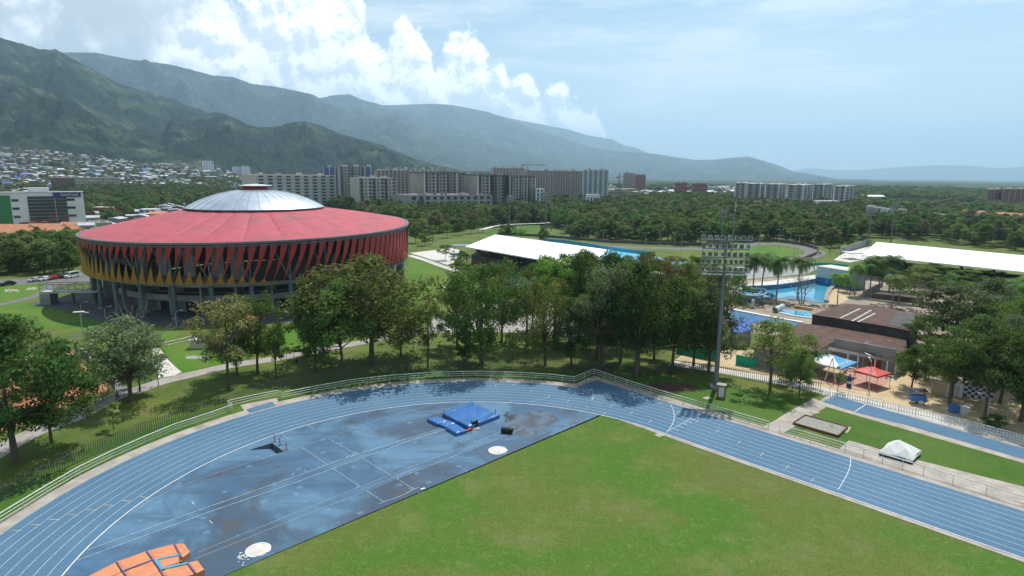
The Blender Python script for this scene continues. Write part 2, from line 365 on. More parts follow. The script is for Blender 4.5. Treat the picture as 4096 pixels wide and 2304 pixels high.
    def build(s, name, mats, parent=None, smooth=False, world=False):
        me = bpy.data.meshes.new(name); vs = s.v
        if world and parent is not None:
            top_ = parent
            while top_.parent: top_ = top_.parent
            inv = top_.matrix_basis.inverted(); vs = [inv @ Vector(v) for v in vs]
        me.from_pydata(vs, [], s.f); me.update()
        for x in ([mats] if isinstance(mats, str) else mats): me.materials.append(MATS[x])
        if s.m or any(s.mi): me.polygons.foreach_set('material_index', s.mi)
        if smooth: me.polygons.foreach_set('use_smooth', [True] * len(me.polygons))
        return link_mesh(name, me, parent)
def dup(root, loc=None, rz=None, scale=None, label=None, group=None, color=None):
    r = root.copy(); COL.objects.link(r)
    if loc is not None: r.location = loc
    if rz is not None: r.rotation_euler = (0, 0, rz)
    if scale is not None: r.scale = scale
    if label: r['label'] = label
    if group: r['group'] = group
    for ch in list(root.children):
        c = ch.copy(); COL.objects.link(c); c.parent = r
        if color and ch.name.startswith('crown'): c.color = color
        for g in list(ch.children):
            q = g.copy(); COL.objects.link(q); q.parent = c
    return r
def struct(name, mb, m, parent=None, smooth=False):
    o = mb.build(name, m, parent, smooth)
    if parent is None: o['kind'] = 'structure'
    return o
def spline(pts, n=8):
    out = []; P = [Vector(p) for p in pts]
    for i in range(len(P) - 1):
        a, b, c, d = P[max(i - 1, 0)], P[i], P[i + 1], P[min(i + 2, len(P) - 1)]
        for k in range(n):
            t = k / n; out.append(.5 * ((2 * b) + (c - a) * t + (2 * a - 5 * b + 4 * c - d) * t * t + (3 * b - a - 3 * c + d) * t ** 3))
    return out + [P[-1]]

# ------------------------------------------------------------------ numpy noise and grids
def inside(poly, x, y):
    c = np.zeros(len(x), bool); n = len(poly)
    for i in range(n):
        (x0, y0), (x1, y1) = poly[i], poly[(i + 1) % n]
        c ^= ((y0 > y) != (y1 > y)) & (x < (x1 - x0) * (y - y0) / (y1 - y0 + 1e-12) + x0)
    return c
def gp(px): return [(p.x, p.y) for p in GG(px)]
def vnoise(x, y, seed=0):
    xi, yi = np.floor(x).astype(np.int64), np.floor(y).astype(np.int64); xf, yf = x - xi, y - yi
    u, v = xf * xf * xf * (xf * (xf * 6 - 15) + 10), yf * yf * yf * (yf * (yf * 6 - 15) + 10)
    def h(a, b):
        n = (a * 374761393 + b * 668265263 + seed * 974634777) & 0xffffffff
        n = ((n ^ (n >> 13)) * 1274126177) & 0xffffffff; n = n ^ (n >> 16); ang = n / 4294967296. * 2 * np.pi
        return ang
    def g(a, b, dx, dy): t = h(a, b); return np.cos(t) * dx + np.sin(t) * dy
    n00, n10, n01, n11 = g(xi, yi, xf, yf), g(xi + 1, yi, xf - 1, yf), g(xi, yi + 1, xf, yf - 1), g(xi + 1, yi + 1, xf - 1, yf - 1)
    return ((n00 * (1 - u) + n10 * u) * (1 - v) + (n01 * (1 - u) + n11 * u) * v) * 1.5
def fbm(x, y, o=5, seed=0, gain=.5, ridged=False):
    s = np.zeros_like(x); a = 1.; t = 0.
    for k in range(o):
        n = vnoise(x * 2 ** k, y * 2 ** k, seed + k)
        s += a * ((1 - np.abs(n) * 2) if ridged else n); t += a; a *= gain
    return s / t
def grid_mesh(name, X, Y, Zz, m, smooth=True):
    r, c = X.shape; me = bpy.data.meshes.new(name)
    v = np.stack([X, Y, Zz], -1).reshape(-1, 3).astype(np.float32)
    i = np.arange(r * c).reshape(r, c); f = np.stack([i[:-1, :-1], i[:-1, 1:], i[1:, 1:], i[1:, :-1]], -1).reshape(-1, 4)
    me.vertices.add(len(v)); me.vertices.foreach_set('co', v.ravel())
    me.loops.add(f.size); me.loops.foreach_set('vertex_index', f.ravel().astype(np.int32))
    me.polygons.add(len(f)); me.polygons.foreach_set('loop_start', np.arange(0, f.size, 4, dtype=np.int32))
    me.polygons.foreach_set('loop_total', np.full(len(f), 4, np.int32)) if False else None
    me.update(calc_edges=True)
    if smooth: me.polygons.foreach_set('use_smooth', np.ones(len(f), bool))
    me.materials.append(MATS[m]); return link_mesh(name, me)
def sst(x, a, b): t = np.clip((x - a) / (b - a), 0, 1); return t * t * (3 - 2 * t)
def land(x, y):                                           # height of the ground sheet
    x, y = np.asarray(x, float), np.asarray(y, float)
    r = np.hypot(x, y); a = np.degrees(np.arctan2(x, y))
    rise = sst(r, 850, 3000) * sst(-a, 14, 40)
    bumps = fbm(x / 420 + 3, y / 420, 4, 11) * 30 * sst(r, 1300, 2600) * sst(-a, 8, 25)
    near = -1.5 * (1 - sst(r, 520, 700))
    return rise * 125 + bumps + near
def landz(x, y): return float(land(np.array([x]), np.array([y]))[0])
rr_ = np.concatenate([[2, 60, 200, 400, 500, 560, 620, 700], np.geomspace(800, 4500, 60), np.geomspace(4800, 62000, 26)])
aa_ = np.radians(np.linspace(-180, 180, 361))
A_, R_ = np.meshgrid(aa_, rr_)
X_, Y_ = R_ * np.sin(A_), R_ * np.cos(A_)
g_ = grid_mesh('ground', X_, Y_, land(X_, Y_), 'plain_woods'); g_['kind'] = 'structure'

# mountains: ridge line by bearing, each a range with its own distance and depth
def ridge_range(name, pts, D, foot, back, seed, spur=900., cols=800, rows=150, amp=.5, base=0.):
    P = sorted((math.atan2(*(lambda r: (r.x, r.y))(ray(px, py))), ray(px, py).z / math.hypot(ray(px, py).x, ray(px, py).y)) for px, py in pts)
    az_, tn = np.array([p[0] for p in P]), np.array([p[1] for p in P])
    a = np.linspace(az_[0] - .04, az_[-1] + .04, cols)
    Dr = D * (1 + .06 * fbm(a * 9, a * 0 + seed, 3, seed))
    Hh = np.interp(a, az_, tn) * Dr + HC
    edge = sst(a, a[0], az_[0]) if name == '' else 1
    Hh = Hh * edge
    t = np.concatenate([np.linspace(0, 1, rows), 1 + np.linspace(0, 1, rows // 4)[1:]])
    T, Aa = np.meshgrid(t, a, indexing='ij'); Dd, HH = Dr[None, :] + T * 0, Hh[None, :] + T * 0
    rad = np.where(T <= 1, foot + (Dd - foot) * T, Dd + (T - 1) * back)
    X, Y = rad * np.sin(Aa), rad * np.cos(Aa)
    wx = fbm(X / spur / 1.5, Y / spur / 1.5, 3, seed + 5) * .5; sp = .62 * fbm(X / spur + seed + wx, Y / spur / 1.3 + wx, 6, seed + 40, .55, True) + .38 * fbm(X / spur * 2.6 + wx, Y / spur * 2.2, 5, seed + 60, .55, True)
    fine = fbm(X / (spur * .16), Y / (spur * .16), 4, seed + 80, .55)
    tree = fbm(X / 34, Y / 26, 2, seed + 7)
    w = 4 * T * (1 - T)
    prof_ = np.where(T <= 1, T ** 1.25, 1 - (T - 1) ** 1.3)
    z = HH * prof_ * (1 + np.where(T < 1, w, 0) * ((sp - .45) * amp)) + np.where(T < 1, w, 0) * (fine * 62) + tree * np.clip(rad / 900, 0, 7) * sst(T, .02, .1)
    z = np.where(T <= 1, np.minimum(z, HC + (HH - HC) * (rad / Dd) * 1.0 - 0 * z + 12 * sst(T, .9, 1.)), z) if amp < 5 else z
    z = np.maximum(z, -40 + 0 * z); z = z + (land(X, Y) - 12) * (1 - T.clip(0, 1))
    o = grid_mesh(name, X, Y, z, 'mountain_woods'); o['kind'] = 'structure'; return o
def L3(p): return [(x * .9317, y * .9317) for x, y in p]
def L4(p): return [(2000 + x * .8137, y * .8137) for x, y in p]
ridge_range('mountain', L3([(-260, 120), (-60, 150), (0, 160), (100, 190), (170, 212), (240, 212), (300, 245), (400, 300), (490, 350), (560, 375), (650, 400), (720, 420), (800, 450), (870, 472), (910, 500), (1000, 545), (1100, 600), (1250, 680), (1400, 760)]), 4300, 2250, 1300, 3, 1000, amp=.85, base=60)
ridge_range('foothill', L3([(560, 700), (640, 640), (700, 560), (740, 505), (780, 492), (860, 500), (920, 480), (960, 487), (1040, 522), (1100, 547), (1180, 545), (1250, 525), (1310, 520), (1380, 540), (1450, 570), (1560, 602), (1640, 622), (1700, 650), (1780, 682), (1900, 712), (2000, 735)]), 3300, 2100, 800, 9, 620, amp=.95, base=20)
ridge_range('foothill', L3([(-300, 480), (-60, 500), (60, 470), (130, 430), (200, 400), (270, 393), (330, 430), (420, 500), (520, 560), (640, 640), (760, 720)]), 3000, 2150, 900, 14, 600, amp=.95, base=80, cols=420)
ridge_range('mountain', L3([(180, 225), (320, 225), (420, 228), (560, 255), (700, 272), (760, 285), (860, 310), (920, 325), (1000, 330), (1080, 360), (1170, 370), (1250, 385), (1340, 405), (1380, 430), (1440, 455), (1500, 480), (1560, 500), (1640, 497), (1720, 520), (1780, 560), (1850, 590), (1950, 630), (2050, 660), (2150, 690), (2300, 722)]), 9000, 5200, 2200, 21, 1700, amp=.9)
ridge_range('mountain', L3([(1200, 470), (1380, 420), (1440, 408), (1500, 405), (1560, 430), (1620, 445), (1700, 470), (1850, 512), (1950, 547), (2080, 582), (2200, 615), (2350, 650), (2450, 690), (2560, 735)]), 11200, 7000, 2400, 33, 1900, amp=.8, rows=90)
ridge_range('mountain', L4([(-700, 520), (-330, 510), (-240, 515), (-160, 530), (-60, 550), (0, 570), (80, 600), (190, 642), (330, 684), (440, 722), (560, 742), (700, 752), (770, 757), (860, 772), (960, 786), (1050, 785), (1130, 776), (1220, 770), (1300, 792), (1380, 817), (1450, 846), (1500, 850), (1570, 864), (1660, 880)]), 13200, 9000, 2800, 45, 1900, amp=.75, rows=90)
ridge_range('mountain', L4([(-200, 560), (0, 570), (100, 592), (330, 635), (430, 665), (550, 684), (610, 715), (660, 723), (740, 757), (900, 800), (1100, 860)]), 17500, 14500, 3000, 57, 2000, amp=.4, rows=36, cols=400)
ridge_range('mountain', L4([(900, 850), (1350, 850), (1450, 838), (1520, 824), (1650, 838), (1780, 836), (1900, 826), (2000, 818), (2150, 812), (2300, 814), (2450, 828), (2576, 818), (2700, 810), (2900, 830)]), 27000, 23000, 4000, 63, 4000, amp=.3, rows=30, cols=400)

# haze: the air of the valley
hb = MB(); hb.box((0, 14000, -4), (70000, 42000, 2304)); 
m, n, b, o = new_mat('air'); n.nodes.remove(b)
pv = nd(n, 'ShaderNodeVolumePrincipled'); pv.inputs['Color'].default_value = (.55, .79, 1.0, 1); pv.inputs['Density'].default_value = 7.2e-5; pv.inputs['Anisotropy'].default_value = .4
n.links.new(pv.outputs[0], o.inputs['Volume'])
hz = hb.build('haze', 'air'); hz['kind'] = 'stuff'

# ------------------------------------------------------------------ the sports ground
TC, TR = Vector((-4.74, 56.69)), 36.45                     # centre and radius of the bend's kerb
TN, TD = Vector((.7155, .6986)), Vector((.6986, -.7155))   # across the field / along the straights
def T(u, v, z=0.): p = TC + TN * u + TD * v; return Vector((p.x, p.y, z))
def uv(px, py): p = G(px, py).to_2d() - TC; return p.dot(TN), p.dot(TD)
def bend(r, a0=0., a1=math.pi, n=72):                      # a = 0 on the far straight's tangent, pi on the near one
    return [TC + TN * (r * math.cos(a0 + (a1 - a0) * i / n)) - TD * (r * math.sin(a0 + (a1 - a0) * i / n)) for i in range(n + 1)]
LW = 1.24; RO = TR + 8 * LW + .1
pit = [G(*p) for p in ((999, 1800), (1088, 1772.5), (1137, 1808), (1050, 1838))]
NEAR = [(-420, -60), (560, -60), (560, 420), (-420, 420)]
struct('lawn', MB().sheet(NEAR, 0, [pit]), 'park_grass')
vE = uv(2377, 1670)[1]
far = 110
# field and stained jumping area
struct('field', MB().sheet([T(TR - .9, vE), T(TR - .9, far), T(-TR + .9, far), T(-TR + .9, vE)], .03), 'field_grass')
inner = bend(TR)
struct('jumping_area', MB().sheet([p for p in inner] + [T(-TR, vE).to_2d(), T(TR, vE).to_2d()], .035, [pit]), 'stained_blue')
# running track with chutes
cu_, cv_ = uv(2383, 1522); cu2, cv2 = uv(2314.5, 1547)
ro2 = max(cu_, RO)
tk = MB()
o_ = bend(RO); i_ = bend(TR)
tk.add([(p.x, p.y, .05) for p in o_] + [(p.x, p.y, .05) for p in i_], [(k, k + 73, k + 74, k + 1) for k in range(72)])
tk.sheet([T(TR, 0), T(TR, far), T(ro2, far), T(ro2, 0)], .05)
tk.sheet([T(-TR, 0), T(-TR, far), T(-RO, far), T(-RO, 0)], .05)
struct('running_track', tk, 'track_blue')
tk2 = MB(); tk2.sheet([T(ro2, -.002), T(RO - .6, -.002), T(RO - 2.2, -9), T(cu2 - .6, cv2), T(ro2, cv_)], .054)
u9, v9 = uv(984, 1639)
tk2.sheet([G(984, 1639), G(1000, 1652), G(1105, 1624), G(1088, 1608)], .054)
struct('track_chute', tk2, 'track_blue')
# apron slabs
ap = MB(); aw = 1.9
def ring(mb, ra, rb, z, a0=0., a1=math.pi, n=72):
    A, B = bend(ra, a0, a1, n), bend(rb, a0, a1, n)
    mb.add([(p.x, p.y, z) for p in A] + [(p.x, p.y, z) for p in B], [(k, k + n + 1, k + n + 2, k + 1) for k in range(n)])
ring(ap, RO + aw, RO - .3, .02)
ap.sheet([T(ro2 - .3, cv_ - 1.8), T(ro2 + aw, cv_ - 1.8), T(ro2 + aw, far), T(ro2 - .3, far)], .024)
ap.sheet([T(-RO + .3, 0), T(-RO - aw, 0), T(-RO - aw, far), T(-RO + .3, far)], .024)
ap.sheet([T(ro2 + .2, cv_ - 1.9), T(ro2 + .2, cv_), T(cu2 - .9, cv2 + .4), T(cu2 - 2.4, cv2 - .8)], .028)
ap.sheet(GG([(960, 1620), (990, 1660), (1115, 1632), (1110, 1590)]), .026)
struct('apron', ap, 'concrete')
# verge of greener grass between apron and picket fence
vg = MB(); ring(vg, RO + aw + 5.5, RO + aw - .1, .010)
vg.sheet([T(ro2 + aw - .1, -17), T(ro2 + 9, -17), T(ro2 + 17, 4), T(ro2 + 17, 14), T(ro2 + aw - .1, 14)], .012)
struct('verge', vg, 'verge_grass')
# kerb
kb = MB(); k1 = bend(TR - .06, n=72)
kp = [T(TR - .06, far).to_2d()] + k1 + [T(-TR + .06, far).to_2d()]
kb.wall(kp, .05, .11, .10); struct('kerb', kb, 'white_paint')
dr = MB(); dr.sheet([T(TR - .1, vE), T(TR - .1, far), T(TR - .75, far), T(TR - .75, vE)], .042); struct('drain_strip', dr, 'concrete')
# lane lines
ln = MB()
for k in range(1, 9):
    r = TR + k * LW
    ln.ribbon([T(r, far)] + bend(r, n=96) + [T(-r, far)], .05, .058)
arc = lambda c, r, a0, a1, n=20: [(c[0] + r * math.cos(a0 + (a1 - a0) * i / n), c[1] + r * math.sin(a0 + (a1 - a0) * i / n)) for i in range(n + 1)]
def pl(pts, w=.06, z=.062, sm=False):
    P = [p.to_2d().to_3d() for p in GG(pts)]
    ln.ribbon(spline(P, 6) if sm else P, w, z)
# start arcs and the finish / start line
pl([(2364, 1555), (2371, 1570), (2373, 1585), (2366, 1603)], .07, sm=True)
pl([(2682, 1618), (2692, 1640), (2697, 1668), (2690, 1697), (2675, 1720), (2665, 1732)], .09, sm=True)
pl([(3403, 1834), (3401, 1860), (3392, 1890), (3376, 1922), (3352, 1960)], .09, sm=True)
pl([(2803, 1653), (2677, 1723)], .07)
for a in (((2229, 1550), (2222, 1561)), ((2302, 1570), (2294, 1581)), ((2376, 1592), (2367, 1602)), ((2453, 1618), (2441, 1628)), ((2531, 1648), (2518, 1658)), ((2608, 1682), (2594, 1692))): pl(a, .06)
struct('lane_lines', ln, 'lane_paint')
ln = MB()
for a in (((2277, 1602), (2267, 1613)), ((2353, 1626), (2343, 1636)), ((2424, 1652), (2411, 1662)), ((2642, 1610), (2631, 1619)), ((2720, 1643), (2705, 1653)), ((2797, 1681), (2782, 1691)), ((2878, 1721), (2862, 1732)), ((2964, 1765), (2948, 1777)), ((3056, 1812), (3041, 1825)), ((3156, 1863), (3142, 1876)), ((3257, 1914), (3243, 1927)),
          ((43, 2123), (86, 2124)), ((120, 2100), (164, 2102)), ((197, 2079), (240, 2081)), ((272, 2059), (312, 2062)), ((345, 2040), (386, 2043)), ((418, 2021), (457, 2024)), ((490, 2004), (527, 2007)), ((558, 1988), (590, 1992)), ((2055, 1538), (2052, 1546)), ((1984, 1537), (1983, 1545)), ((2127, 1563), (2122, 1573)), ((2198, 1582), (2190, 1592)), ((1915, 1531), (1915, 1537))): pl(a, .08)
struct('handover_marks', ln, 'yellow_paint')
# markings of the jumping area
ln = MB()
up1 = [(349, 2202), (792, 2043.6), (1200, 1901.5), (1310, 1860), (1426, 1820), (1600, 1764), (1764, 1715.5)]
lo1 = [(312, 2242.5), (834, 2050.6), (1200, 1925), (1331, 1875), (1447, 1833), (1640, 1764), (1790, 1716)]
pl(up1, .09); pl(lo1, .09)
up2 = [(792, 2211), (1200, 2046), (1442, 1948), (1561, 1902), (2001, 1732), (2060, 1706)]
lo2 = [(778, 2239), (1200, 2070), (1467, 1965), (1587, 1916), (2036, 1739), (2085, 1717)]
pl(up2, .05); pl(lo2, .05); pl([(1442, 1948), (1561, 1902), (2001, 1732), (2060, 1706)], .07, .064); pl([(1587, 1916), (2036, 1739), (2085, 1717)], .08, .064)
for a in (((1312, 1753), (1426, 1820)), ((1203, 1788), (1310, 1860)), ((1447, 1833), (1561, 1902)), ((1331, 1875), (1442, 1948)), ((1587, 1916), (1654, 1958)), ((1467, 1965), (1536, 2009)), ((1233, 1704), (1259, 1719), (1320, 1709)), ((1122, 1734), (1149, 1754), (1090, 1772)), ((767, 2008), (778, 2020)), ((837, 2084), (850, 2096)), ((2116, 1610), (2200, 1590)), ((2018, 1615), (2050, 1603)), ((2120, 1730), (2134, 1737))): pl(a, .06 if a[0][0] > 900 else .12)
pl([(1514, 2018), (1536, 2009), (1596, 1988), (1654, 1960), (1675, 1951)], .08, sm=True)
pl([(527, 2050), (640, 1985), (815, 1911), (1025, 1843), (1200, 1789), (1330, 1745), (1466, 1697), (1580, 1660), (1699, 1627), (1760, 1615)], .05, sm=True)
struct('sector_lines', ln, 'faded_paint')
# worn running strips between the runway lines
def strip(name, A, B, m, z):
    a, b = GG(A), GG(B); struct(name, MB().add([(p.x, p.y, z) for p in a] + [(p.x, p.y, z) for p in b], [(i, i + 1, i + 1 + len(a), i + len(a)) for i in range(len(a) - 1)]), m)
strip('runway_strip', up1[1:], [lo1[0]] + lo1[2:], 'worn_strip', .045) if False else None
def band(A, B, f0, f1, m, name, z, i0=0, i1=None):
    a, b = GG(A)[i0:i1], GG(B)[i0:i1]
    P = [x.lerp(y, f0) for x, y in zip(a, b)]; Q = [x.lerp(y, f1) for x, y in zip(a, b)]
    struct(name, MB().add([(p.x, p.y, z) for p in P] + [(p.x, p.y, z) for p in Q], [(i + len(P), i + 1 + len(P), i + 1, i) for i in range(len(P) - 1)]), m)
uA = [(1000, 1971), (1310, 1860), (1426, 1820), (1764, 1715.5)]; uB = [(1000, 1995), (1331, 1875), (1447, 1833), (1790, 1716)]
band(uA, uB, .35, .8, 'worn_strip', 'worn_runway', .045)
uA = [(1290, 2008), (1442, 1948), (1561, 1902), (2001, 1732)]; uB = [(1310, 2026), (1467, 1965), (1587, 1916), (2036, 1739)]
band(uA, uB, .2, .8, 'worn_strip', 'worn_runway', .045)
# pits, worn patches
struct('worn_patch', MB().sheet(GG([(520, 2140), (700, 2045), (860, 2010), (915, 2045), (780, 2120), (600, 2180)]), .040), 'worn_grey') if False else None
wp = MB().sheet(GG([(2010, 1690), (2125, 1640), (2205, 1652), (2235, 1680), (2130, 1745), (2085, 1752)]), .040); struct('worn_patch', wp, 'worn_grey')
ln = MB()
for i in range(11):
    f = i / 10; a = G(2045 + 92 * f * .9, 1668 + 60 * f); b = G(2120 + 95 * f * .9, 1640 + 42 * f)
    ln.ribbon([a, b], .05, .044)
for i in range(13):
    f = i / 12; a = G(560 + 190 * f, 2150 - 78 * f); b = G(600 + 200 * f, 2182 - 75 * f)
    ln.ribbon([a, b], .05, .044)
struct('faint_lines', ln, 'faint_paint')
# water pit
pp = [Vector((p.x, p.y)) for p in pit]
wj = MB()
za = {0: -.02, 1: -.75, 2: -.75, 3: -.02}
wj.add([(pp[i].x, pp[i].y, za[i]) for i in range(4)], [(0, 3, 2, 1)])
o = struct('water_jump_floor', wj, 'track_blue')
wj = MB()
for i in range(4):
    a, b = pp[i], pp[(i + 1) % 4]
    wj.add([(a.x, a.y, za[i] - .02), (b.x, b.y, za[(i + 1) % 4] - .02), (b.x, b.y, .034), (a.x, a.y, .034)], [(0, 1, 2, 3)])
struct('water_jump_wall', wj, 'dark_wall')
# lane numbers on the start line
def text_mesh(name, body, size, m, loc, rot, parent=None, ext=0., align='CENTER'):
    c = bpy.data.curves.new(name, 'FONT'); c.body = body; c.size = size; c.align_x = align; c.align_y = 'CENTER'; c.extrude = ext; c.resolution_u = 3
    tmp = bpy.data.objects.new(name + '_tmp', c); COL.objects.link(tmp)
    dg = bpy.context.evaluated_depsgraph_get(); me = bpy.data.meshes.new_from_object(tmp.evaluated_get(dg))
    COL.objects.unlink(tmp); bpy.data.objects.remove(tmp)
    me.materials.clear(); me.materials.append(MATS[m]); ob = link_mesh(name, me, parent)
    ob.location = loc; ob.rotation_euler = rot; return ob
ad = math.atan2(TD.y, TD.x)
for i, (px, py) in enumerate(((2705, 1720), (2722, 1709), (2742, 1698), (2757, 1689), (2774, 1679), (2790, 1669))):
    p = G(px, py); o = text_mesh('lane_number', str(i + 2), 1.1, 'faded_paint', (p.x, p.y, .064), (0, 0, ad + R(90))); o['kind'] = 'structure'
for i, (px, py) in enumerate(((3306, 1600), (3322, 1591), (3335, 1588))):
    p = G(px, py); o = text_mesh('lane_number', '238'[i], 1.3, 'faded_paint', (p.x, p.y, .064), (0, 0, ad + R(90))); o['kind'] = 'structure'

# ------------------------------------------------------------------ run-up track, paths, courts, deck to the right and behind
def sheet(name, px, m, z=.02, sm=False):
    P = GG(px)
    if sm: P = spline(P + [P[0]], 5)[:-1]
    return struct(name, MB().sheet(P, z), m)
def pathway(name, px, w, m, z=.02, k=6): return struct(name, MB().ribbon(spline([G(*p) for p in px], k), w, z), m)
sheet('verge', [(3250, 1640), (3200, 1700), (3420, 1800), (4300, 2110), (4500, 2110), (4500, 1900), (4096, 1800), (3500, 1640)], 'verge_grass', .014)
sheet('practice_apron', [(3286, 1592), (3325, 1572), (3700, 1665), (4400, 1850), (4500, 1960), (4096, 1853), (3600, 1712), (3285, 1622)], 'concrete', .026)
sheet('practice_track', [(3290, 1608), (3338, 1583), (3600, 1656), (4096, 1795), (4400, 1880), (4400, 1950), (4096, 1838), (3640, 1705), (3430, 1652)], 'track_blue', .05)
pl_ = MB(); pl_.ribbon(GG([(3462, 1620), (3418, 1648)]), .1, .058); struct('lane_lines', pl_, 'white_paint')
pathway('path', [(3085, 1722), (3140, 1693), (3200, 1655), (3290, 1605)], 3.0, 'concrete', .022)
sheet('path', [(3240, 1668), (3405, 1710), (3390, 1732), (3225, 1700)], 'concrete', .021)
sheet('path', [(3395, 1762), (3358, 1795), (3600, 1870), (4000, 1990), (4300, 2070), (4400, 2030), (4096, 1948), (3650, 1835)], 'concrete', .023)
# white path to the arena, grey walk, parking
pathway('path', [(-160, 1900), (60, 1768), (171, 1716), (300, 1669), (407, 1613), (471, 1583), (556, 1558), (642, 1528), (728, 1507), (856, 1477), (942, 1459), (1100, 1435), (1216, 1411), (1341, 1388), (1449, 1369), (1539, 1353), (1700, 1330), (1900, 1318), (2200, 1330), (2500, 1370)], 3.4, 'path_concrete')
sheet('path', [(612, 1391), (637, 1391), (667, 1434), (702, 1468), (727, 1489), (700, 1502), (633, 1512), (633, 1485), (616, 1464), (607, 1448)], 'pale_concrete', .028)
sheet('bright_lawn', [(650, 1392), (770, 1370), (960, 1350), (1220, 1310), (1250, 1370), (1100, 1400), (940, 1440), (860, 1465), (735, 1484), (700, 1455), (668, 1415)], 'bright_grass', .012, True)
sheet('bright_lawn', [(0, 1222), (160, 1205), (260, 1250), (420, 1290), (640, 1315), (720, 1340), (560, 1375), (300, 1320), (0, 1300)], 'bright_grass', .010, True)
sheet('bright_lawn', [(0, 1150), (60, 1135), (190, 1140), (185, 1162), (90, 1200), (0, 1210)], 'bright_grass', .012, True)
sheet('arena_plaza', [(100, 1215), (250, 1190), (420, 1150), (1400, 1150), (1250, 1270), (1150, 1290), (900, 1310), (720, 1302), (420, 1290), (265, 1240)], 'dark_asphalt', .022)
sheet('parking_lot', [(-200, 1150), (100, 1138), (190, 1128), (225, 1140), (380, 1125), (420, 1100), (330, 1085), (100, 1115), (-200, 1120)], 'asphalt', .02)
pathway('path', [(205, 1132), (190, 1160), (120, 1190), (0, 1218), (-120, 1240)], 3.4, 'asphalt', .026)
sheet('clay_court', [(250, 1395), (305, 1402), (462, 1562), (330, 1602), (-150, 1790), (-420, 1560)], 'clay', .02)
sheet('lawn_edge', [(300, 1380), (350, 1400), (520, 1560), (470, 1580)], 'wall_concrete', .024)
# ground to the right of the arena
sheet('sport_court', [(1640, 1012), (1810, 992), (1850, 1005), (1880, 1030), (1790, 1060), (1700, 1030)], 'pale_concrete', .02)
pathway('path', [(1640, 1022), (1700, 1040), (1760, 1062), (1830, 1085)], 3., 'pale_concrete', .026)
sheet('bright_lawn', [(1640, 1035), (1700, 1055), (1780, 1090), (1770, 1200), (1700, 1290), (1610, 1230)], 'bright_grass', .012)
sheet('walk_area', [(1700, 1330), (1740, 1270), (1860, 1225), (2100, 1205), (2300, 1210), (2500, 1290), (2300, 1330)], 'path_concrete', .024)
sheet('mosaic_floor', [(2000, 1085), (2080, 1080), (2120, 1130), (2030, 1150)], 'shallow_water', .03)
sheet('artificial_pitch', [(1930, 925), (2010, 905), (2160, 900), (2160, 935), (2060, 955), (1960, 950)], 'verge_grass', .02)
pathway('path', [(1925, 918), (2010, 900), (2160, 893), (2200, 890)], 4., 'pale_concrete', .026)
# skating ring road
pathway('road', [(1990, 950), (2170, 960), (2300, 972), (2420, 984), (2600, 992), (2800, 996), (2920, 990), (3010, 978), (3100, 977), (3180, 985), (3240, 998), (3262, 1012), (3235, 1026), (3170, 1044), (3080, 1062)], 9, 'asphalt', .03)
sheet('bright_lawn', [(2970, 1000), (3010, 988), (3120, 988), (3190, 998), (3205, 1010), (3160, 1028), (3060, 1040), (2975, 1040)], 'bright_grass', .02, True)
sheet('skating_rink', [(2300, 985), (2440, 1000), (2560, 1018), (2700, 1040), (2760, 1050), (2700, 1062), (2550, 1050), (2420, 1035), (2300, 1020)], 'skate_blue', .03)
sheet('rink_surround', [(2250, 1015), (2420, 1032), (2700, 1060), (2900, 1070), (2900, 1110), (2500, 1110), (2250, 1060)], 'wall_concrete', .022)
# pool deck, dirt, sand
sheet('dirt_ground', [(2760, 1140), (3300, 1095), (3700, 1115), (4400, 1160), (4500, 1420), (3700, 1420), (3100, 1350), (2850, 1300)], 'dirt', .014)
sheet('dirt_ground', [(2700, 1440), (2900, 1470), (3300, 1555), (3500, 1625), (3700, 1670), (4100, 1780), (4500, 1860), (4500, 1420), (3600, 1400), (3000, 1400), (2750, 1405)], 'sand', .012)
pathway('path', [(2680, 1452), (2800, 1470), (2960, 1497), (3100, 1522), (3250, 1552), (3420, 1600), (3600, 1640), (3800, 1690), (4096, 1765), (4300, 1815)], 3.4, 'pale_concrete', .03)
sheet('pool_deck', [(2800, 1165), (2960, 1140), (3100, 1122), (3260, 1100), (3262, 1118), (3110, 1160), (2990, 1180), (2860, 1185)], 'pale_concrete', .03)
sheet('pool_deck', [(3310, 1140), (3350, 1108), (3420, 1095), (3440, 1112), (3400, 1150), (3390, 1200), (3340, 1225), (3300, 1210)], 'sand', .03)
sheet('pool_deck', [(2920, 1070), (3260, 1050), (3300, 1062), (3230, 1095), (2960, 1120), (2780, 1120)], 'wall_concrete', .028)
sheet('playground_sand', [(3600, 1125), (3720, 1130), (3760, 1145), (3650, 1150), (3600, 1140)], 'sand', .03)
sheet('playground_sand', [(3900, 1150), (4200, 1175), (4300, 1210), (4000, 1190)], 'sand', .03)
sheet('terracotta_terrace', [(3262, 1528), (3383, 1476), (3580, 1490), (3562, 1518), (3504, 1572), (3400, 1556)], 'terracotta', .04)

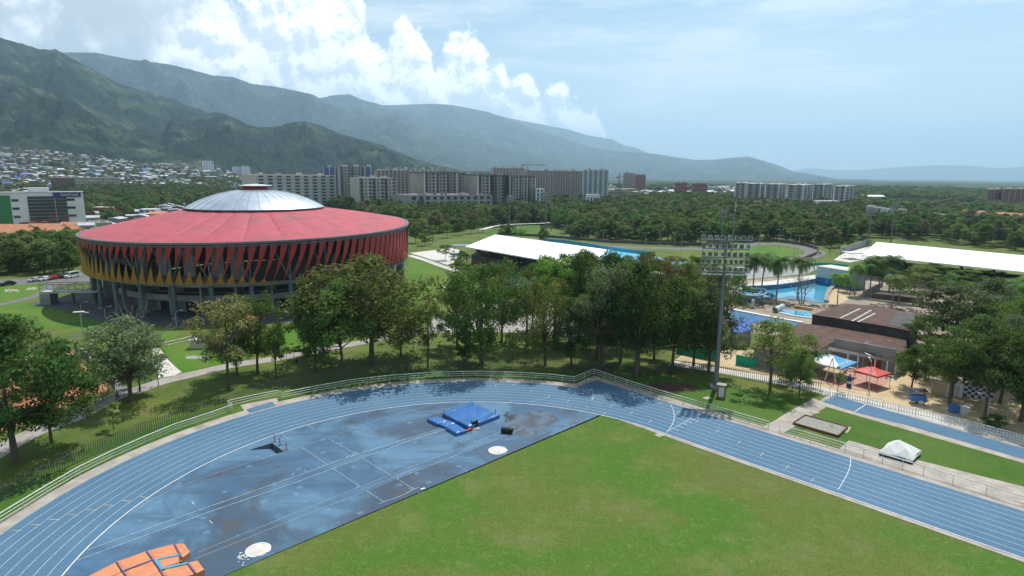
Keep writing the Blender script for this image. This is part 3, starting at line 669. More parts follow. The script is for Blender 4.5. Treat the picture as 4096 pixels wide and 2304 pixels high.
# ------------------------------------------------------------------ arena
AX, AY = -80.5, 193.
arena = thing('arena', 'round arena with red fabric roof, silver dome and ring of red and yellow fins', 'arena', (AX, AY, 0))
def ac(th, r, z): return (r * math.sin(th), -r * math.cos(th), z)          # th = 0 faces the track, positive towards the right
def rimz(th): return 19.9 - 1.05 * math.cos(th) + .45 * math.sin(th) + .25 * math.cos(2 * th)
NR, NS = 46.6, 300
vs, fs = [], []
rows = 18
for j in range(rows + 1):
    t = j / rows; r = NR - .2 + (19.3 - NR + .2) * t
    for i in range(NS):
        th = 2 * math.pi * i / NS
        fold = abs(math.cos(15 * th)) ** .6 - .62
        z = rimz(th) + .15 + (25.0 - rimz(th)) * (t ** .96) + .6 * fold * math.sin(math.pi * min(1, t * 1.0)) ** .8 * (.55 + .45 * math.cos(3 * th))
        vs.append(ac(th, r, z))
for j in range(rows):
    for i in range(NS): fs.append((j * NS + i, j * NS + (i + 1) % NS, (j + 1) * NS + (i + 1) % NS, (j + 1) * NS + i))
a_ = MB().add(vs, fs).build('roof', 'arena_red', arena)
ringm = MB()
def hoop(mb, r, zf, h, w, n=150, off=0.):
    vs = []
    for i in range(n):
        th = 2 * math.pi * i / n; z = zf(th) if callable(zf) else zf
        vs += [ac(th, r - w / 2, z), ac(th, r + w / 2, z), ac(th, r + w / 2, z + h), ac(th, r - w / 2, z + h)]
    fs = []
    for i in range(n):
        a, b = 4 * i, 4 * ((i + 1) % n)
        for k in range(4): fs.append((a + k, b + k, b + (k + 1) % 4, a + (k + 1) % 4))
    return mb.add(vs, fs)
hoop(ringm, NR + .2, lambda t: rimz(t) - .35, .5, .5); ringm.build('rim_beam', 'mast_steel', arena)
hoop(MB(), NR + .1, lambda t: rimz(t) - .95, .3, .35).build('rim_gutter', 'arena_steel', arena)
hoop(MB(), 19.3, 24.75, .75, .5, 96).build('dome_curb', 'fin_red', arena)
dprof = [(20.3 * math.sin(a) / math.sin(.62), 25.55 + 5.6 * (1 - (1 - math.cos(a)) / (1 - math.cos(.62)))) for a in [.62 * (1 - k / 12) for k in range(12)]] + [(3.0, 31.1)]
dome = MB().lathe(dprof, n=96).build('dome', 'dome_metal', arena, smooth=True)
hoop(MB(), 20.3, 25.3, .28, .35, 96).build('rim', 'mast_steel', dome)
sm_ = MB()
for i in range(36):
    th = 2 * math.pi * (i + .5) / 36
    sm_.path([ac(th, r, z + .02) for r, z in dprof], .05, 4)
sm_.build('seam', 'arena_steel', dome)
lan = MB().lathe([(3.7, 31.0), (3.7, 32.0)], n=32).build('lantern', 'fin_red', arena, smooth=True)
MB().lathe([(4.9, 31.95), (4.9, 32.1), (2.2, 32.45), (.05, 32.6)], n=32).build('cap', 'lamp_white', lan)
# lower ring truss
hoop(MB(), 46.4, 8.75, .22, .22).build('ring_tube', 'mast_steel', arena)
hoop(MB(), 44.6, 8.55, .35, .3).build('ring_beam', 'arena_steel', arena)
colm = None
def part_copy(src, th): c = src.copy(); COL.objects.link(c); c.parent = src.parent; c.rotation_euler = (0, 0, th); return c
og = MB().tube(ac(0, 44.6, 8.7), ac(0, 46.4, 8.85), .1, n=4).build('outrigger', 'mast_steel', arena)
for i in range(1, 100): part_copy(og, R(3 * (i - 50) + .5))
og.rotation_euler = (0, 0, R(3 * 50 + .5))
rb = MB()
for i in range(101, 121): th = R(3 * (i - 50) + .5); rb.tube(ac(th, 44.6, 8.7), ac(th, 46.4, 8.85), .1, n=4)
o = rb.build('outrigger', 'mast_steel', arena); o['kind'] = 'stuff'
cb = MB().tube(ac(0, 44.6, 0), ac(0, 44.6, 8.7), .62, .55, 14).tube(ac(0, 44.6, 0), ac(0, 44.6, .4), 1.0, .8, 14).build('column', 'arena_steel', arena, smooth=False)
st_ = MB().tube(ac(0, 44.7, 8.7), ac(0, 45.2, 18.2), .3, .26, 8).build('strut', 'arena_steel', arena)
br_ = MB().tube(ac(0, 44.8, 9.0), ac(R(5.2), 45.6, 18.0), .2, .2, 6).tube(ac(0, 44.8, 9.0), ac(R(-5.2), 45.6, 18.0), .2, .2, 6).build('brace', 'arena_steel', arena)
for k in range(30):
    th = R(-4.5 + 12 * k)
    if k == 0:
        for q in (cb, st_, br_): q.rotation_euler = (0, 0, th)
    else:
        for q in (cb, st_, br_): part_copy(q, th)
# fins: every 3 degrees a red blade from the rim and a yellow blade from the ring
def split(th):                                             # share of the height taken by the yellow blade
    d = (math.degrees(th) + 180) % 360 - 180
    d = d if d > -150 else d + 360
    pts = [(-150, .2), (-110, .9), (-85, .95), (-60, .86), (-40, .67), (-12, .47), (4, .38), (12, .3), (20, .2), (28, .02), (210, .0)]
    for (a, x), (b, y) in zip(pts, pts[1:]):
        if a <= d <= b: return x + (y - x) * (d - a) / (b - a)
    return 0
def fin(th, z0, z1, w, lean, down, ex=1.15):
    n = 8; vs = []
    for k in range(n + 1):
        t = k / n; z = z0 + (z1 - z0) * t
        ww = w * ((1 - t) ** ex) + .05; sh = lean * t ** 1.3
        r = 46.55 + (0.12 * math.sin(t * math.pi))
        a, b = th + sh - ww / 2 / 46.5, th + sh + ww / 2 / 46.5
        tw = .45 * (1 - t)
        vs += [ac(a, r + tw * .3, z), ac(b, r - tw * .3, z), ac(b, r - tw * .3 - .05, z), ac(a, r + tw * .3 - .05, z)]
    fs = []
    for k in range(n):
        for q in range(4): fs.append((4 * k + q, 4 * k + (q + 1) % 4, 4 * k + 4 + (q + 1) % 4, 4 * k + 4 + q))
    fs += [(3, 2, 1, 0), (4 * n, 4 * n + 1, 4 * n + 2, 4 * n + 3)]
    return vs, fs
rest = MB(); nred = 0
order = sorted(range(120), key=lambda i: abs(((3 * i + 5) + 180) % 360 - 180))
for i in order:
    th = R(3 * i); sp = split(th); zt = rimz(th) - .5; hh = zt - 8.9
    dd = (3 * i + 180) % 360 - 180
    L = hh * float(np.interp(dd, [-180, -150, -120, -85, -60, -40, -25, -12, 4, 12, 20, 30, 180], [1, .8, .1, .12, .2, .3, .42, .5, .6, .75, .95, 1, 1]))
    w = 1.75 + 1.3 * float(sst(dd, 45, 75))
    v_, f_ = fin(th, zt, zt - L, w, R(-1.2 - 3.2 * sst(dd, -30, 40) * (L / hh)), True, 1.15 - .85 * float(sst(dd, 35, 75)))
    if nred < 100: MB().add(v_, f_).build('red_fin', 'fin_red', arena); nred += 1
    else: rest.add(v_, f_)
    if sp > .03 and (dd > -135):
        v_, f_ = fin(th - R(1.3 + 1.6 * (1 - sp)) if False else th + R(-1.), 8.95, 8.95 + hh * sp, 1.85 + 1.25 * float(sst(-dd, 34, 58)), R(.6), False, 1.15 - .88 * float(sst(-dd, 30, 56)))
        MB().add(v_, f_).build('yellow_fin', 'fin_yellow', arena)
o = rest.build('red_fin', 'fin_red', arena); o['kind'] = 'stuff'
# bowl, terraces and ground floor behind the columns
def arc_wall(mb, r, z0, z1, a0, a1, th=.4, n=None, r1=None):
    n = n or max(2, int(abs(a1 - a0) / 4)); r1 = r if r1 is None else r1
    vs = []
    for i in range(n + 1):
        a = R(a0 + (a1 - a0) * i / n); vs += [ac(a, r, z0), ac(a, r - th, z0), ac(a, r1 - th, z1), ac(a, r1, z1)]
    fs = [(4 * i + q, 4 * i + (q + 1) % 4, 4 * i + 4 + (q + 1) % 4, 4 * i + 4 + q) for i in range(n) for q in range(4)] + [(3, 2, 1, 0), (4 * n, 4 * n + 1, 4 * n + 2, 4 * n + 3)]
    return mb.add(vs, fs)
lw = MB(); arc_wall(lw, 37.5, 0, 3.4, -180, 180); arc_wall(lw, 40.2, 3.4, 5.0, -180, 180, .35); arc_wall(lw, 37.0, 5.0, 8.2, -180, 180)
for k in range(30): p = R(-10 + 12 * k); lw.box(ac(p, 39.5, 0)[:2] + (0,), (2.4 + (k % 3), .5, 8.2), p + R(90))
arc_wall(lw, 42.5, 7.5, 8.5, -180, 180, 5.6); lw.build('lower_wall', 'wall_concrete', arena)
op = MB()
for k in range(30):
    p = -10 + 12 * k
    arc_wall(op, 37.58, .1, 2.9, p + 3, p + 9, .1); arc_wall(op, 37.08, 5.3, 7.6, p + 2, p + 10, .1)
op.build('dark_opening_panel', 'black', arena)  # black panels on the wall face, shade inside the openings put into colour
bl = MB()
for k in range(9): arc_wall(bl, 30 + 1.5 * k, 7.5 + .62 * k, 8.7 + .62 * k, 24, 326, 1.7)
bl.build('seating_bowl', 'wall_concrete', arena)
bl = MB(); arc_wall(bl, 43.2, 8.6, 14.2, 20, 150, .5, r1=44.2); arc_wall(bl, 43.2, 8.6, 14.2, 215, 328, .5, r1=44.2); bl.build('upper_wall', 'deep_shade', arena)  # near-black wall, shade of the arena interior put into its colour
MB().lathe([(.1, .6), (30, .6)], n=40).build('arena_floor', 'terracotta', arena)
bl = MB(); arc_wall(bl, 33, 11.2, 12.3, 120, 240, .3); bl.build('fascia', 'fin_yellow', arena)
bl = MB(); arc_wall(bl, 33.2, 12.35, 13.5, 110, 250, .3); bl.build('rail_wall', 'pale_concrete', arena)
bl = MB(); bl.prism([ac(R(a), r, 0)[:2] for a, r in ((-30, 43), (-15, 43), (0, 43), (14, 43), (14, 33), (0, 32), (-15, 32), (-30, 33))], 8.52, 8.7); bl.build('concourse_floor', 'terracotta', arena)
bl = MB()
for a, r in ((-22, 34), (-9, 33), (5, 34), (14, 37), (-32, 36)): bl.box((*ac(R(a), r, 0)[:2], 8.5), (3.2, .8, 10), R(a))
bl.build('pier', 'grey_wall', arena)
tie = MB()
for k in range(60): th = R(6 * k); tie.tube(ac(th, 20, 24.6), ac(th, 46, rimz(th) - .6), .13, n=4)
for k in range(30): th = R(12 * k - 4.5); tie.tube(ac(th, 45.2, 18), ac(th, 30, 20.5), .16, n=4)
hoop(tie, 33, 21.5, .3, .3, 60); tie.build('roof_truss', 'arena_steel', arena)

# foot bridge with railing truss to the arena
A_b, B_b = G(180, 1215) , Vector((AX, AY, 0)) + Vector(ac(R(-52), 43, 0))
ang = math.atan2(B_b.y - A_b.y, B_b.x - A_b.x); Lb = (B_b - A_b).to_2d().length
bri = thing('foot_bridge', 'grey steel truss foot bridge leading into the left side of the arena', 'bridge', (A_b.x, A_b.y, 0), ang)
MB().box((Lb / 2, 0, 3.2), (Lb, 3.4, .35)).build('deck', 'pale_concrete', bri)
MB().box((1.2, 0, 0), (2.6, 3.8, 3.2)).build('abutment', 'wall_concrete', bri)
for sgn in (-1, 1):
    q = MB(); y = sgn * 1.65; nb = int(Lb / 3)
    q.tube((0, y, 5.6), (Lb, y, 5.6), .09, n=5); q.tube((0, y, 3.6), (Lb, y, 3.6), .09, n=5); q.tube((0, y, 4.6), (Lb, y, 4.6), .04, n=4)
    for i in range(nb + 1): q.tube((Lb * i / nb, y, 3.5), (Lb * i / nb, y, 5.6), .07, n=4)
    for i in range(nb): q.tube((Lb * i / nb, y, 3.6 if i % 2 else 5.6), (Lb * (i + 1) / nb, y, 5.6 if i % 2 else 3.6), .05, n=4)
    q.build('railing', 'mast_steel', bri)
for f in (.5, .85): MB().tube((Lb * f, 0, 0), (Lb * f, 0, 3.2), .4, n=10).build('pier', 'arena_steel', bri)

# ------------------------------------------------------------------ fences
def rail_fence(px, label, sp=2.5, h=1.15, pts=None):
    P = pts or [p.to_2d() for p in GG(px)]
    t = thing('rail_fence', label, 'fence', (P[0].x, P[0].y, 0), 0, 'white pipe rail fences round the track')
    Q = []
    for a, b in zip(P, P[1:]):
        n = max(1, round((b - a).length / sp))
        for i in range(n): Q.append(a.lerp(b, i / n))
    Q.append(P[-1]); o0 = P[0]
    pm_ = MB().tube((0, 0, 0), (0, 0, h), .04, n=6).build('post', 'galvanised', t)
    for q in Q[1:]:
        c = pm_.copy(); COL.objects.link(c); c.parent = t; c.location = (q.x - o0.x, q.y - o0.y, 0)
    for z, r in ((h, .055), (h * .66, .032), (h * .33, .032)):
        MB().path([(p.x - o0.x, p.y - o0.y, z) for p in P], r, 6).build('rail', 'white_paint', t)
bf = [p for p in bend(RO + aw + .35, R(14), R(178), 60)]
fpx = [(-420, 2340), (-200, 2218), (0, 2097), (186, 1981), (321, 1901), (452, 1836), (580, 1778), (699, 1727), (852, 1676), (931, 1646), (912, 1631), (1000, 1610), (1112, 1588), (1130, 1597), (1268, 1569), (1415, 1543), (1559, 1526), (1736, 1513), (1913, 1509), (2085, 1514), (2200, 1521), (2297, 1532), (2375, 1500), (2460, 1530), (2603, 1576), (2734, 1616), (2918, 1670), (3073, 1716)]
rail_fence(fpx, 'long white pipe rail fence curving round the outside of the blue bend')
rail_fence([(3117, 1730), (3241, 1765), (3380, 1806), (3529, 1850), (3692, 1899), (3810, 1936), (3943, 1977), (4096, 2026), (4400, 2122)], 'straight white pipe rail fence beside the home straight in front of the gravel bed')
rail_fence([(3288, 1590), (3317, 1574), (3392, 1590), (3471, 1611), (3595, 1646), (3730, 1679), (3873, 1713), (4032, 1757), (4300, 1834)], 'white pipe rail fence behind the narrow blue practice track')
def picket(px, label, name, m, h, gap, w, group=None, closed_rails=2):
    P = [p.to_2d() for p in GG(px)]
    t = thing(name, label, 'fence', (P[0].x, P[0].y, 0), 0, group); o0 = P[0]
    k = MB()
    for a, b in zip(P, P[1:]):
        n = max(1, int((b - a).length / gap)); an = math.atan2(b.y - a.y, b.x - a.x)
        for i in range(n):
            q = a.lerp(b, i / n); k.box((q.x - o0.x, q.y - o0.y, 0), (w, .03, h), an)
    k.build('picket_panel', m, t)
    for z in [h * (.12 + .7 * i / max(1, closed_rails - 1)) for i in range(closed_rails)]:
        MB().path([(p.x - o0.x, p.y - o0.y, z) for p in P], .03, 4).build('rail', m, t)
picket([(-300, 2150), (-100, 2055), (0, 2006), (177, 1911), (359, 1829), (573, 1738), (769, 1673), (930, 1618), (1100, 1560), (1255, 1532), (1449, 1501), (1682, 1483), (1876, 1479), (2100, 1474), (2184, 1475), (2295, 1479), (2428, 1490), (2599, 1503), (2680, 1500), (2743, 1478)],
       'dark steel picket fence following the blue bend between the rail fence and the park trees', 'picket_fence', 'fence_steel', 1.85, .30, .075)
picket([(2743, 1478), (2883, 1497), (2900, 1500), (3049, 1526), (3142, 1537), (3225, 1554), (3290, 1568)], 'dark steel picket fence along the pale walk right of the tall light mast', 'picket_fence', 'fence_steel', 1.7, .34, .08)
picket([(3300, 1582), (3420, 1600), (3560, 1634), (3730, 1672), (3870, 1705), (4000, 1742), (4200, 1796)], 'low white picket fence behind the practice track rail', 'white_picket_fence', 'white_paint', .8, .36, .12)
picket([(290, 1660), (340, 1645), (462, 1580), (520, 1556)], 'brown picket fence at the front of the orange clay court', 'court_fence', 'fence_steel', 1.6, .3, .07)
picket([(300, 1400), (462, 1562)], 'dark screen fence along the right side of the clay court', 'court_fence', 'fence_steel', 1.5, .2, .1)
picket([(280, 1362), (400, 1352), (480, 1350)], 'light grey picket fence behind the clay court', 'court_fence', 'galvanised', 1.4, .4, .08)
picket([(640, 1388), (740, 1366), (790, 1352)], 'low grey fence beside the bright green bed', 'garden_fence', 'galvanised', 1.0, .5, .08)
picket([(1700, 1040), (1760, 1062), (1830, 1085)], 'light railing along the ramp right of the arena', 'ramp_railing', 'galvanised', 1.0, .8, .06)
for px, lb in (([(1990, 938), (2170, 948), (2300, 958), (2420, 970), (2600, 978), (2800, 982), (2920, 976)], 'orange topped barrier along the far edge of the curved skating road'),
               ([(3000, 968), (3100, 967), (3200, 978), (3275, 1000), (3262, 1020), (3200, 1046)], 'dark barrier curving round the outside of the road bend by the grass oval')):
    P = [p.to_2d() for p in GG(px)]; o0 = P[0]; t = thing('barrier', lb, 'barrier', (o0.x, o0.y, 0))
    MB().wall([(p.x - o0.x, p.y - o0.y) for p in P], 0, 1.4, .08).build('panel', 'fence_steel', t)
    MB().path([(p.x - o0.x, p.y - o0.y, 1.45) for p in P], .07, 4).build('rail', 'terracotta', t)

# ------------------------------------------------------------------ flood light masts and street lamps
def lamp_unit(t, x, z, yaw, tilt, k=1.2):
    c, s_ = math.cos(yaw), math.sin(yaw); ct, st = math.cos(tilt), math.sin(tilt)
    def X(a, b, c2):
        b, c2 = b * ct + c2 * st, -b * st + c2 * ct
        return (x + a * c - b * s_, a * s_ + b * c - .25, z + c2)
    w, h, d = .30 * k, .34 * k, .13 * k
    vs = [X(-w, -d, -h), X(w, -d, -h), X(w, -d, h), X(-w, -d, h), X(-w * .6, d, -h * .6), X(w * .6, d, -h * .6), X(w * .6, d, h * .6), X(-w * .6, d, h * .6)]
    l = MB().add(vs, [(0, 1, 2, 3), (1, 5, 6, 2), (5, 4, 7, 6), (4, 0, 3, 7), (3, 2, 6, 7), (4, 5, 1, 0)]).build('lamp', 'lamp_white', t)
    g = .86; MB().add([X(-w * g, -d - .015, -h * g), X(w * g, -d - .015, -h * g), X(w * g, -d - .015, h * g), X(-w * g, -d - .015, h * g)], [(0, 1, 2, 3)]).build('glass', 'lamp_glass', l)
b0 = G(2862, 1551); HM = 26.2
mast = thing('floodlight_mast', 'tall grey floodlight mast with five rows of lamps standing beside the orange control box', 'floodlight', (b0.x, b0.y, 0), R(-8), 'floodlight masts')
MB().path([(0, 0, 0), (0, 0, 9), (0, 0, 18), (0, 0, HM)], [.44, .36, .28, .2], 12).build('pole', 'mast_steel', mast)
MB().box((0, 0, 0), (1.9, 1.9, .45)).build('plinth', 'wall_concrete', mast)
random.seed(5)
for k, (z, nl, w) in enumerate(((26.0, 8, 7.4), (24.6, 8, 7.0), (23.2, 8, 7.0), (22.0, 9, 7.0), (20.7, 9, 7.0))):
    MB().box((0, -.1, z - .45), (w + .5, .14, .16)).build('crossbar', 'mast_steel', mast)
    for i in range(nl): lamp_unit(mast, -w / 2 + w * i / (nl - 1), z + .05, random.uniform(-.55, .55), R(random.uniform(15, 38)))
MB().box((0, -.35, 19.9), (7.4, .9, .07)).build('platform', 'mast_steel', mast)
q = MB()
for x in (-3.7, 3.7): q.tube((x, -.1, 19.95), (x, -.1, 25.9), .05, n=4)
for x in (-1.8, 1.8): q.tube((x, 0, 19.95), (x, 0, 25.6), .04, n=4)
q.build('side_frame', 'mast_steel', mast)
bx_ = thing('control_box', 'orange brick electrical box with white door beside the tall light mast', 'electrical box', tuple(G(2884, 1588)), R(-28))
MB().box((0, 0, 0), (1.3, 1.0, 2.1)).build('body', 'brick', bx_); MB().box((0, 0, 2.1), (1.5, 1.2, .14)).build('cap', 'concrete', bx_)
MB().box((.1, -.53, .15), (.85, .06, 1.7)).build('door', 'lamp_white', bx_)
def mast2(base, topy, label, rows=3, n=4, w=3.2, rz=0., k=1.6):
    b = G(*base); h = Z(base[0] + 10, topy, b.y).z
    t = thing('floodlight_mast', label, 'floodlight', tuple(b), rz, 'floodlight masts')
    MB().path([(0, 0, 0), (0, 0, h * .5), (0, 0, h)], [.42, .32, .2], 8).build('pole', 'mast_steel', t)
    for j in range(rows):
        z = h - .4 - 1.5 * j; MB().box((0, 0, z), (w, .14, .14)).build('crossbar', 'mast_steel', t)
        for i in range(n): lamp_unit(t, -w / 2 + w * i / (n - 1), z + .5, random.uniform(-.4, .4), R(25), k)
mast2((2037, 948), 786, 'slim floodlight mast behind the left end of the white canopy, left of its taller twin', rz=.5)
mast2((2182, 968), 776, 'tall floodlight mast rising behind the middle of the white skating canopy')
mast2((2882, 990), 842, 'small floodlight mast seen just behind the top left of the large lamp rows')
mast2((2928, 1000), 818, 'thin floodlight mast seen edge on behind the right part of the large lamp rows', w=1.4, n=3, rows=3, rz=1.2)
mast2((3470, 985), 838, 'floodlight mast behind the far left corner of the right white canopy', rz=-.6)
mast2((3562, 976), 812, 'leaning tall floodlight mast standing right behind the right white canopy')
for bse, ty, lb in (((2063, 930), 832, 'small light mast beside the far artificial pitch, left of the trees'), ((2205, 925), 818, 'small light mast at the right end of the far artificial pitch')):
    b = G(*bse); h = Z(bse[0], ty, b.y).z; t = thing('light_mast', lb, 'light mast', tuple(b))
    MB().tube((0, 0, 0), (0, 0, h), .18, .1).build('pole', 'mast_steel', t)
    for x in (-.8, 0, .8): lamp_unit(t, x, h, 0, R(30), 1.3)
# double arm street lamps of the skating road
sl0 = thing('street_lamp', 'slim double-armed street lamp beside the curved skating road', 'street lamp', (0, 0, 0), 0, 'double-armed street lamps along the skating road')
MB().tube((0, 0, 0), (0, 0, 8), .11, .07).build('pole', 'pole_grey', sl0)
MB().tube((-1.5, 0, 8.1), (1.5, 0, 8.1), .05, n=4).build('arm', 'pole_grey', sl0)
for x in (-1.5, 1.5): MB().box((x, 0, 8.05), (.7, .3, .14)).build('lamp_head', 'lamp_white', sl0)
SLP = [(2259, 957), (2360, 964), (2412, 984), (2581, 996), (2638, 981), (2697, 992), (2725, 1003), (3038, 984), (3117, 977), (3159, 987), (3192, 1008), (3254, 1000), (3175, 1038), (3030, 1015), (2810, 990), (3115, 1008)]
first = True
for p in SLP:
    g = G(*p)
    if first: sl0.location = g; first = False
    else: dup(sl0, g, random.uniform(-.6, .6))
# single lamps
def lamp(base, topy, label, rz, kind=0):
    b = G(*base); h = max(2., Z(base[0], topy, b.y).z); t = thing('street_lamp', label, 'street lamp', tuple(b), rz)
    if kind == 0:
        MB().path([(0, 0, 0), (0, 0, h * .8), (.3, 0, h * .93), (1.1, 0, h)], [.09, .07, .06, .05], 6).build('pole', 'pole_grey', t)
        MB().box((1.35, 0, h - .05), (.7, .25, .12)).build('lamp_head', 'lamp_white', t)
    else:
        MB().tube((0, 0, 0), (0, 0, h), .1, .08).build('pole', 'pole_grey', t)
        MB().box((-.2, 0, h), (2.0, .9, .08)).build('solar_panel', 'lamp_white', t)
        MB().box((1.1, 0, h - .25), (.8, .3, .12)).build('lamp_head', 'lamp_white', t)
lamp((336, 1380), 1248, 'tall street lamp with solar panel in front of the arena bridge', R(20), 1)
lamp((328, 1262), 1208, 'curved white street lamp under the foot bridge on the dark plaza', R(10))
lamp((422, 1278), 1226, 'curved white street lamp by the front left arena columns', R(15))
lamp((706, 1304), 1242, 'curved white street lamp at the foot of the arena right of the first big tree', R(15))
lamp((634, 1545), 1460, 'thin grey post beside the junction of the two white paths', R(90))
lamp((1768, 1325), 1150, 'lamp post with blue panel between the two large park trees', R(30), 1)
lamp((3202, 1412), 1362, 'short white lamp on the rusty roof left of the awning', R(170))
lamp((3474, 1565), 1440, 'white lamp post standing in front of the red canopy', R(80))
lamp((3945, 1690), 1575, 'white lamp post under the dark trees beside the chequered panel', R(170))
lamp((2430, 1400), 1360, 'small lamp post under the trees of the park walk', R(10))
lamp((312, 1125), 1098, 'small white lamp post beside the parked van', R(0))

# ------------------------------------------------------------------ apartment blocks
WINM = {}
def win_mesh(w, h, m='glass', d=.16):
    k = (round(w, 1), round(h, 1), m, d)
    if k not in WINM:
        me = bpy.data.meshes.new('window'); w_, h_ = k[0] / 2, k[1]
        q = MB().box((0, 0, 0), (w_ * 2, d, h_)); me.from_pydata(q.v, [], q.f); me.materials.append(MATS[m]); WINM[k] = me
    return WINM[k]
def face_windows(root, P, Q, zt, nf, nc, style, budget, fh, z0=1.2, frame='white_wall'):
    """windows, piers and balconies of one face, P to Q in root coordinates"""
    d = Q - P; ln_ = d.length; an = math.atan2(d.y, d.x); nrm = Vector((d.y, -d.x)).normalized(); bay = ln_ / nc
    extra = MB(); bal = MB(); pier = MB()
    for j in range(nf):
        z = z0 + fh * j
        for i in range(nc):
            if style == 'mixed': w = bay * (.62 if i % 3 != 1 else .3)
            elif style == 'strip': w = bay * .42
            else: w = bay * .5
            h = fh * (.62 if style != 'strip' else .5)
            p = P + d * ((i + .5) / nc) + nrm * .03
            if budget[0] > 0:
                budget[0] -= 1; o = link_mesh('window', win_mesh(w, h), root); o.location = (p.x, p.y, z + fh * .2); o.rotation_euler = (0, 0, an)
            else: extra.box((p.x, p.y, z + fh * .2), (w, .16, h), an)
            if style in ('mixed', 'balcony') and (i % 3 == 0 or style == 'balcony'):
                p2 = p + nrm * .5; bal.box((p2.x, p2.y, z - .1), (bay * .82, 1.0, .16), an); p3 = p + nrm * .95; bal.box((p3.x, p3.y, z + .06), (bay * .82, .06, .85), an)
    for i in range(0, nc + 1, 2 if style != 'mixed' else 3):
        p = P + d * (i / nc) + nrm * .12; pier.box((p.x, p.y, 0), (max(.5, bay * .22), .5, zt + .3), an)
    if pier.v: pier.build('pier', frame, root)
    if bal.v: bal.build('balconies' if False else 'balcony', 'pastel_wall' if style == 'balcony' else 'dark_wall', root)
    if extra.v: e = extra.build('window', 'glass', root); e['kind'] = 'stuff'
def block(label, L, Mx, Rr, top, Y, wall, sl=('', 0), sr=('win', 8), nf=12, cat='apartment block', name='apartment_block', group=None, cap=96, roofm='grey_wall', base=None, pier='white_wall', parapet=True, boxes=3, over=0.):
    """L, Mx, Rr: frame columns of the left end, the near corner and the right end; Y their depths"""
    YL, YM, YR = Y; z_ = Z(Mx, top, YM).z
    a, b_, c = (Z(px, 700, yy).to_2d() for px, yy in ((L, YL), (Mx, YM), (Rr, YR)))
    bz = min(landz(*p) for p in (a, b_, c)) - .5 if base is None else base
    t = thing(name, label, cat, (b_.x, b_.y, bz), 0, group)
    A, C = a - b_, c - b_; D = A + C; H_ = z_ - bz
    MB().prism([A, Vector((0, 0)), C, D], 0, H_).build('wall', wall, t)
    rm = MB(); o_ = over
    cen = D / 2; s_ = lambda p: cen + (p - cen) * (1 + o_)
    rm.prism([s_(A), s_(Vector((0, 0))), s_(C), s_(D)], H_ + .02, H_ + (.6 if over else .35)); rf = rm.build('roof', roofm, t)
    rng = random.Random(int(L * 7 + top))
    for k in range(boxes):
        f = (k + .5) / max(1, boxes); p = A * rng.uniform(.3, .6) + C * f
        MB().box((p.x, p.y, H_ + .3), (rng.uniform(3, 6), rng.uniform(3, 5), rng.uniform(1.4, 2.8)), math.atan2(C.y, C.x)).build('roof_hut', 'cream_wall' if rng.random() < .5 else 'grey_wall', rf)
    fh = H_ / nf; bud = [cap]
    if sr[1]: face_windows(t, Vector((0, 0)), C, H_, nf, sr[1], sr[0], bud, fh, 0, pier)
    if sl[1]: face_windows(t, A, Vector((0, 0)), H_, nf, sl[1], sl[0], bud, fh, 0, pier)
    return t
block('long cream slab block with turquoise balconies directly behind the arena dome', 966, 1024, 1342, 700, (650, 600, 640), 'cream_wall', ('', 0), ('balcony', 9), 11, roofm='cream_wall', pier='cream_wall', boxes=4)
block('tall grey beige tower between the cream slab and the lower block', 1350, 1360, 1458, 665, (720, 690, 715), 'grey_wall', ('', 0), ('mixed', 7), 14, pier='grey_wall', boxes=2)
block('beige lower block with blank side wall in front of the taupe towers', 1398, 1437, 1582, 712, (640, 590, 625), 'cream_wall', ('', 0), ('mixed', 9), 10, pier='grey_wall')
block('wide taupe block with dark window rows behind the beige lower block', 1495, 1508, 1634, 682, (760, 735, 750), 'taupe_wall', ('', 0), ('win', 8), 13, pier='taupe_wall', boxes=4)
for i, (l, mm, r_, tp, yy, lb) in enumerate(((1640, 1698, 1825, 690, (655, 610, 640), 'taupe block with flat dark roof above the left end of the parking deck'), (1826, 1836, 1862, 692, (700, 680, 690), 'narrow pale block half hidden between two taupe blocks with dark roofs'),
        (1854, 1912, 1972, 701, (640, 600, 615), 'taupe block with dark roof above the right end of the parking deck'), (1966, 1976, 2032, 701, (640, 612, 630), 'pale block with dark bands right of the parking deck, left of the orange edged block'), (2031, 2040, 2142, 705, (660, 620, 650), 'pale block with orange brown edge in front of the large many-bayed block'))):
    block(lb, l, mm, r_, tp, yy, 'taupe_wall', ('', 0), ('mixed', 9 if r_ - mm > 80 else 4), 12, roofm='dark_roof', pier='dark_wall' if i % 2 else 'white_wall', over=.06, boxes=1)
block('far taupe block under the tower crane', 1964, 1972, 2098, 672, (860, 830, 850), 'taupe_wall', ('', 0), ('strip', 10), 15, pier='cream_wall', boxes=5)
block('large brown pink block with many vertical bays', 2080, 2110, 2330, 683, (760, 715, 735), 'taupe_wall', ('', 0), ('strip', 22), 18, pier='taupe_wall', boxes=6)
block('white end tower with horizontal balcony bands at the right of the large brown pink block', 2330, 2332, 2434, 680, (750, 735, 735), 'white_wall', ('', 0), ('balcony', 5), 18, pier='white_wall', boxes=2)
block('blue and white tower just left of the tall grey beige tower', 1289, 1295, 1352, 668, (840, 820, 830), 'blue_wall', ('', 0), ('strip', 5), 14, boxes=1)
block('blue and white tower just right of the tall grey beige tower', 1456, 1460, 1496, 667, (840, 820, 830), 'blue_wall', ('', 0), ('strip', 3), 14, boxes=1)
block('white boxes of a block behind the wide taupe block', 1530, 1536, 1750, 676, (900, 880, 900), 'cream_wall', ('', 0), ('strip', 12), 14, boxes=6)
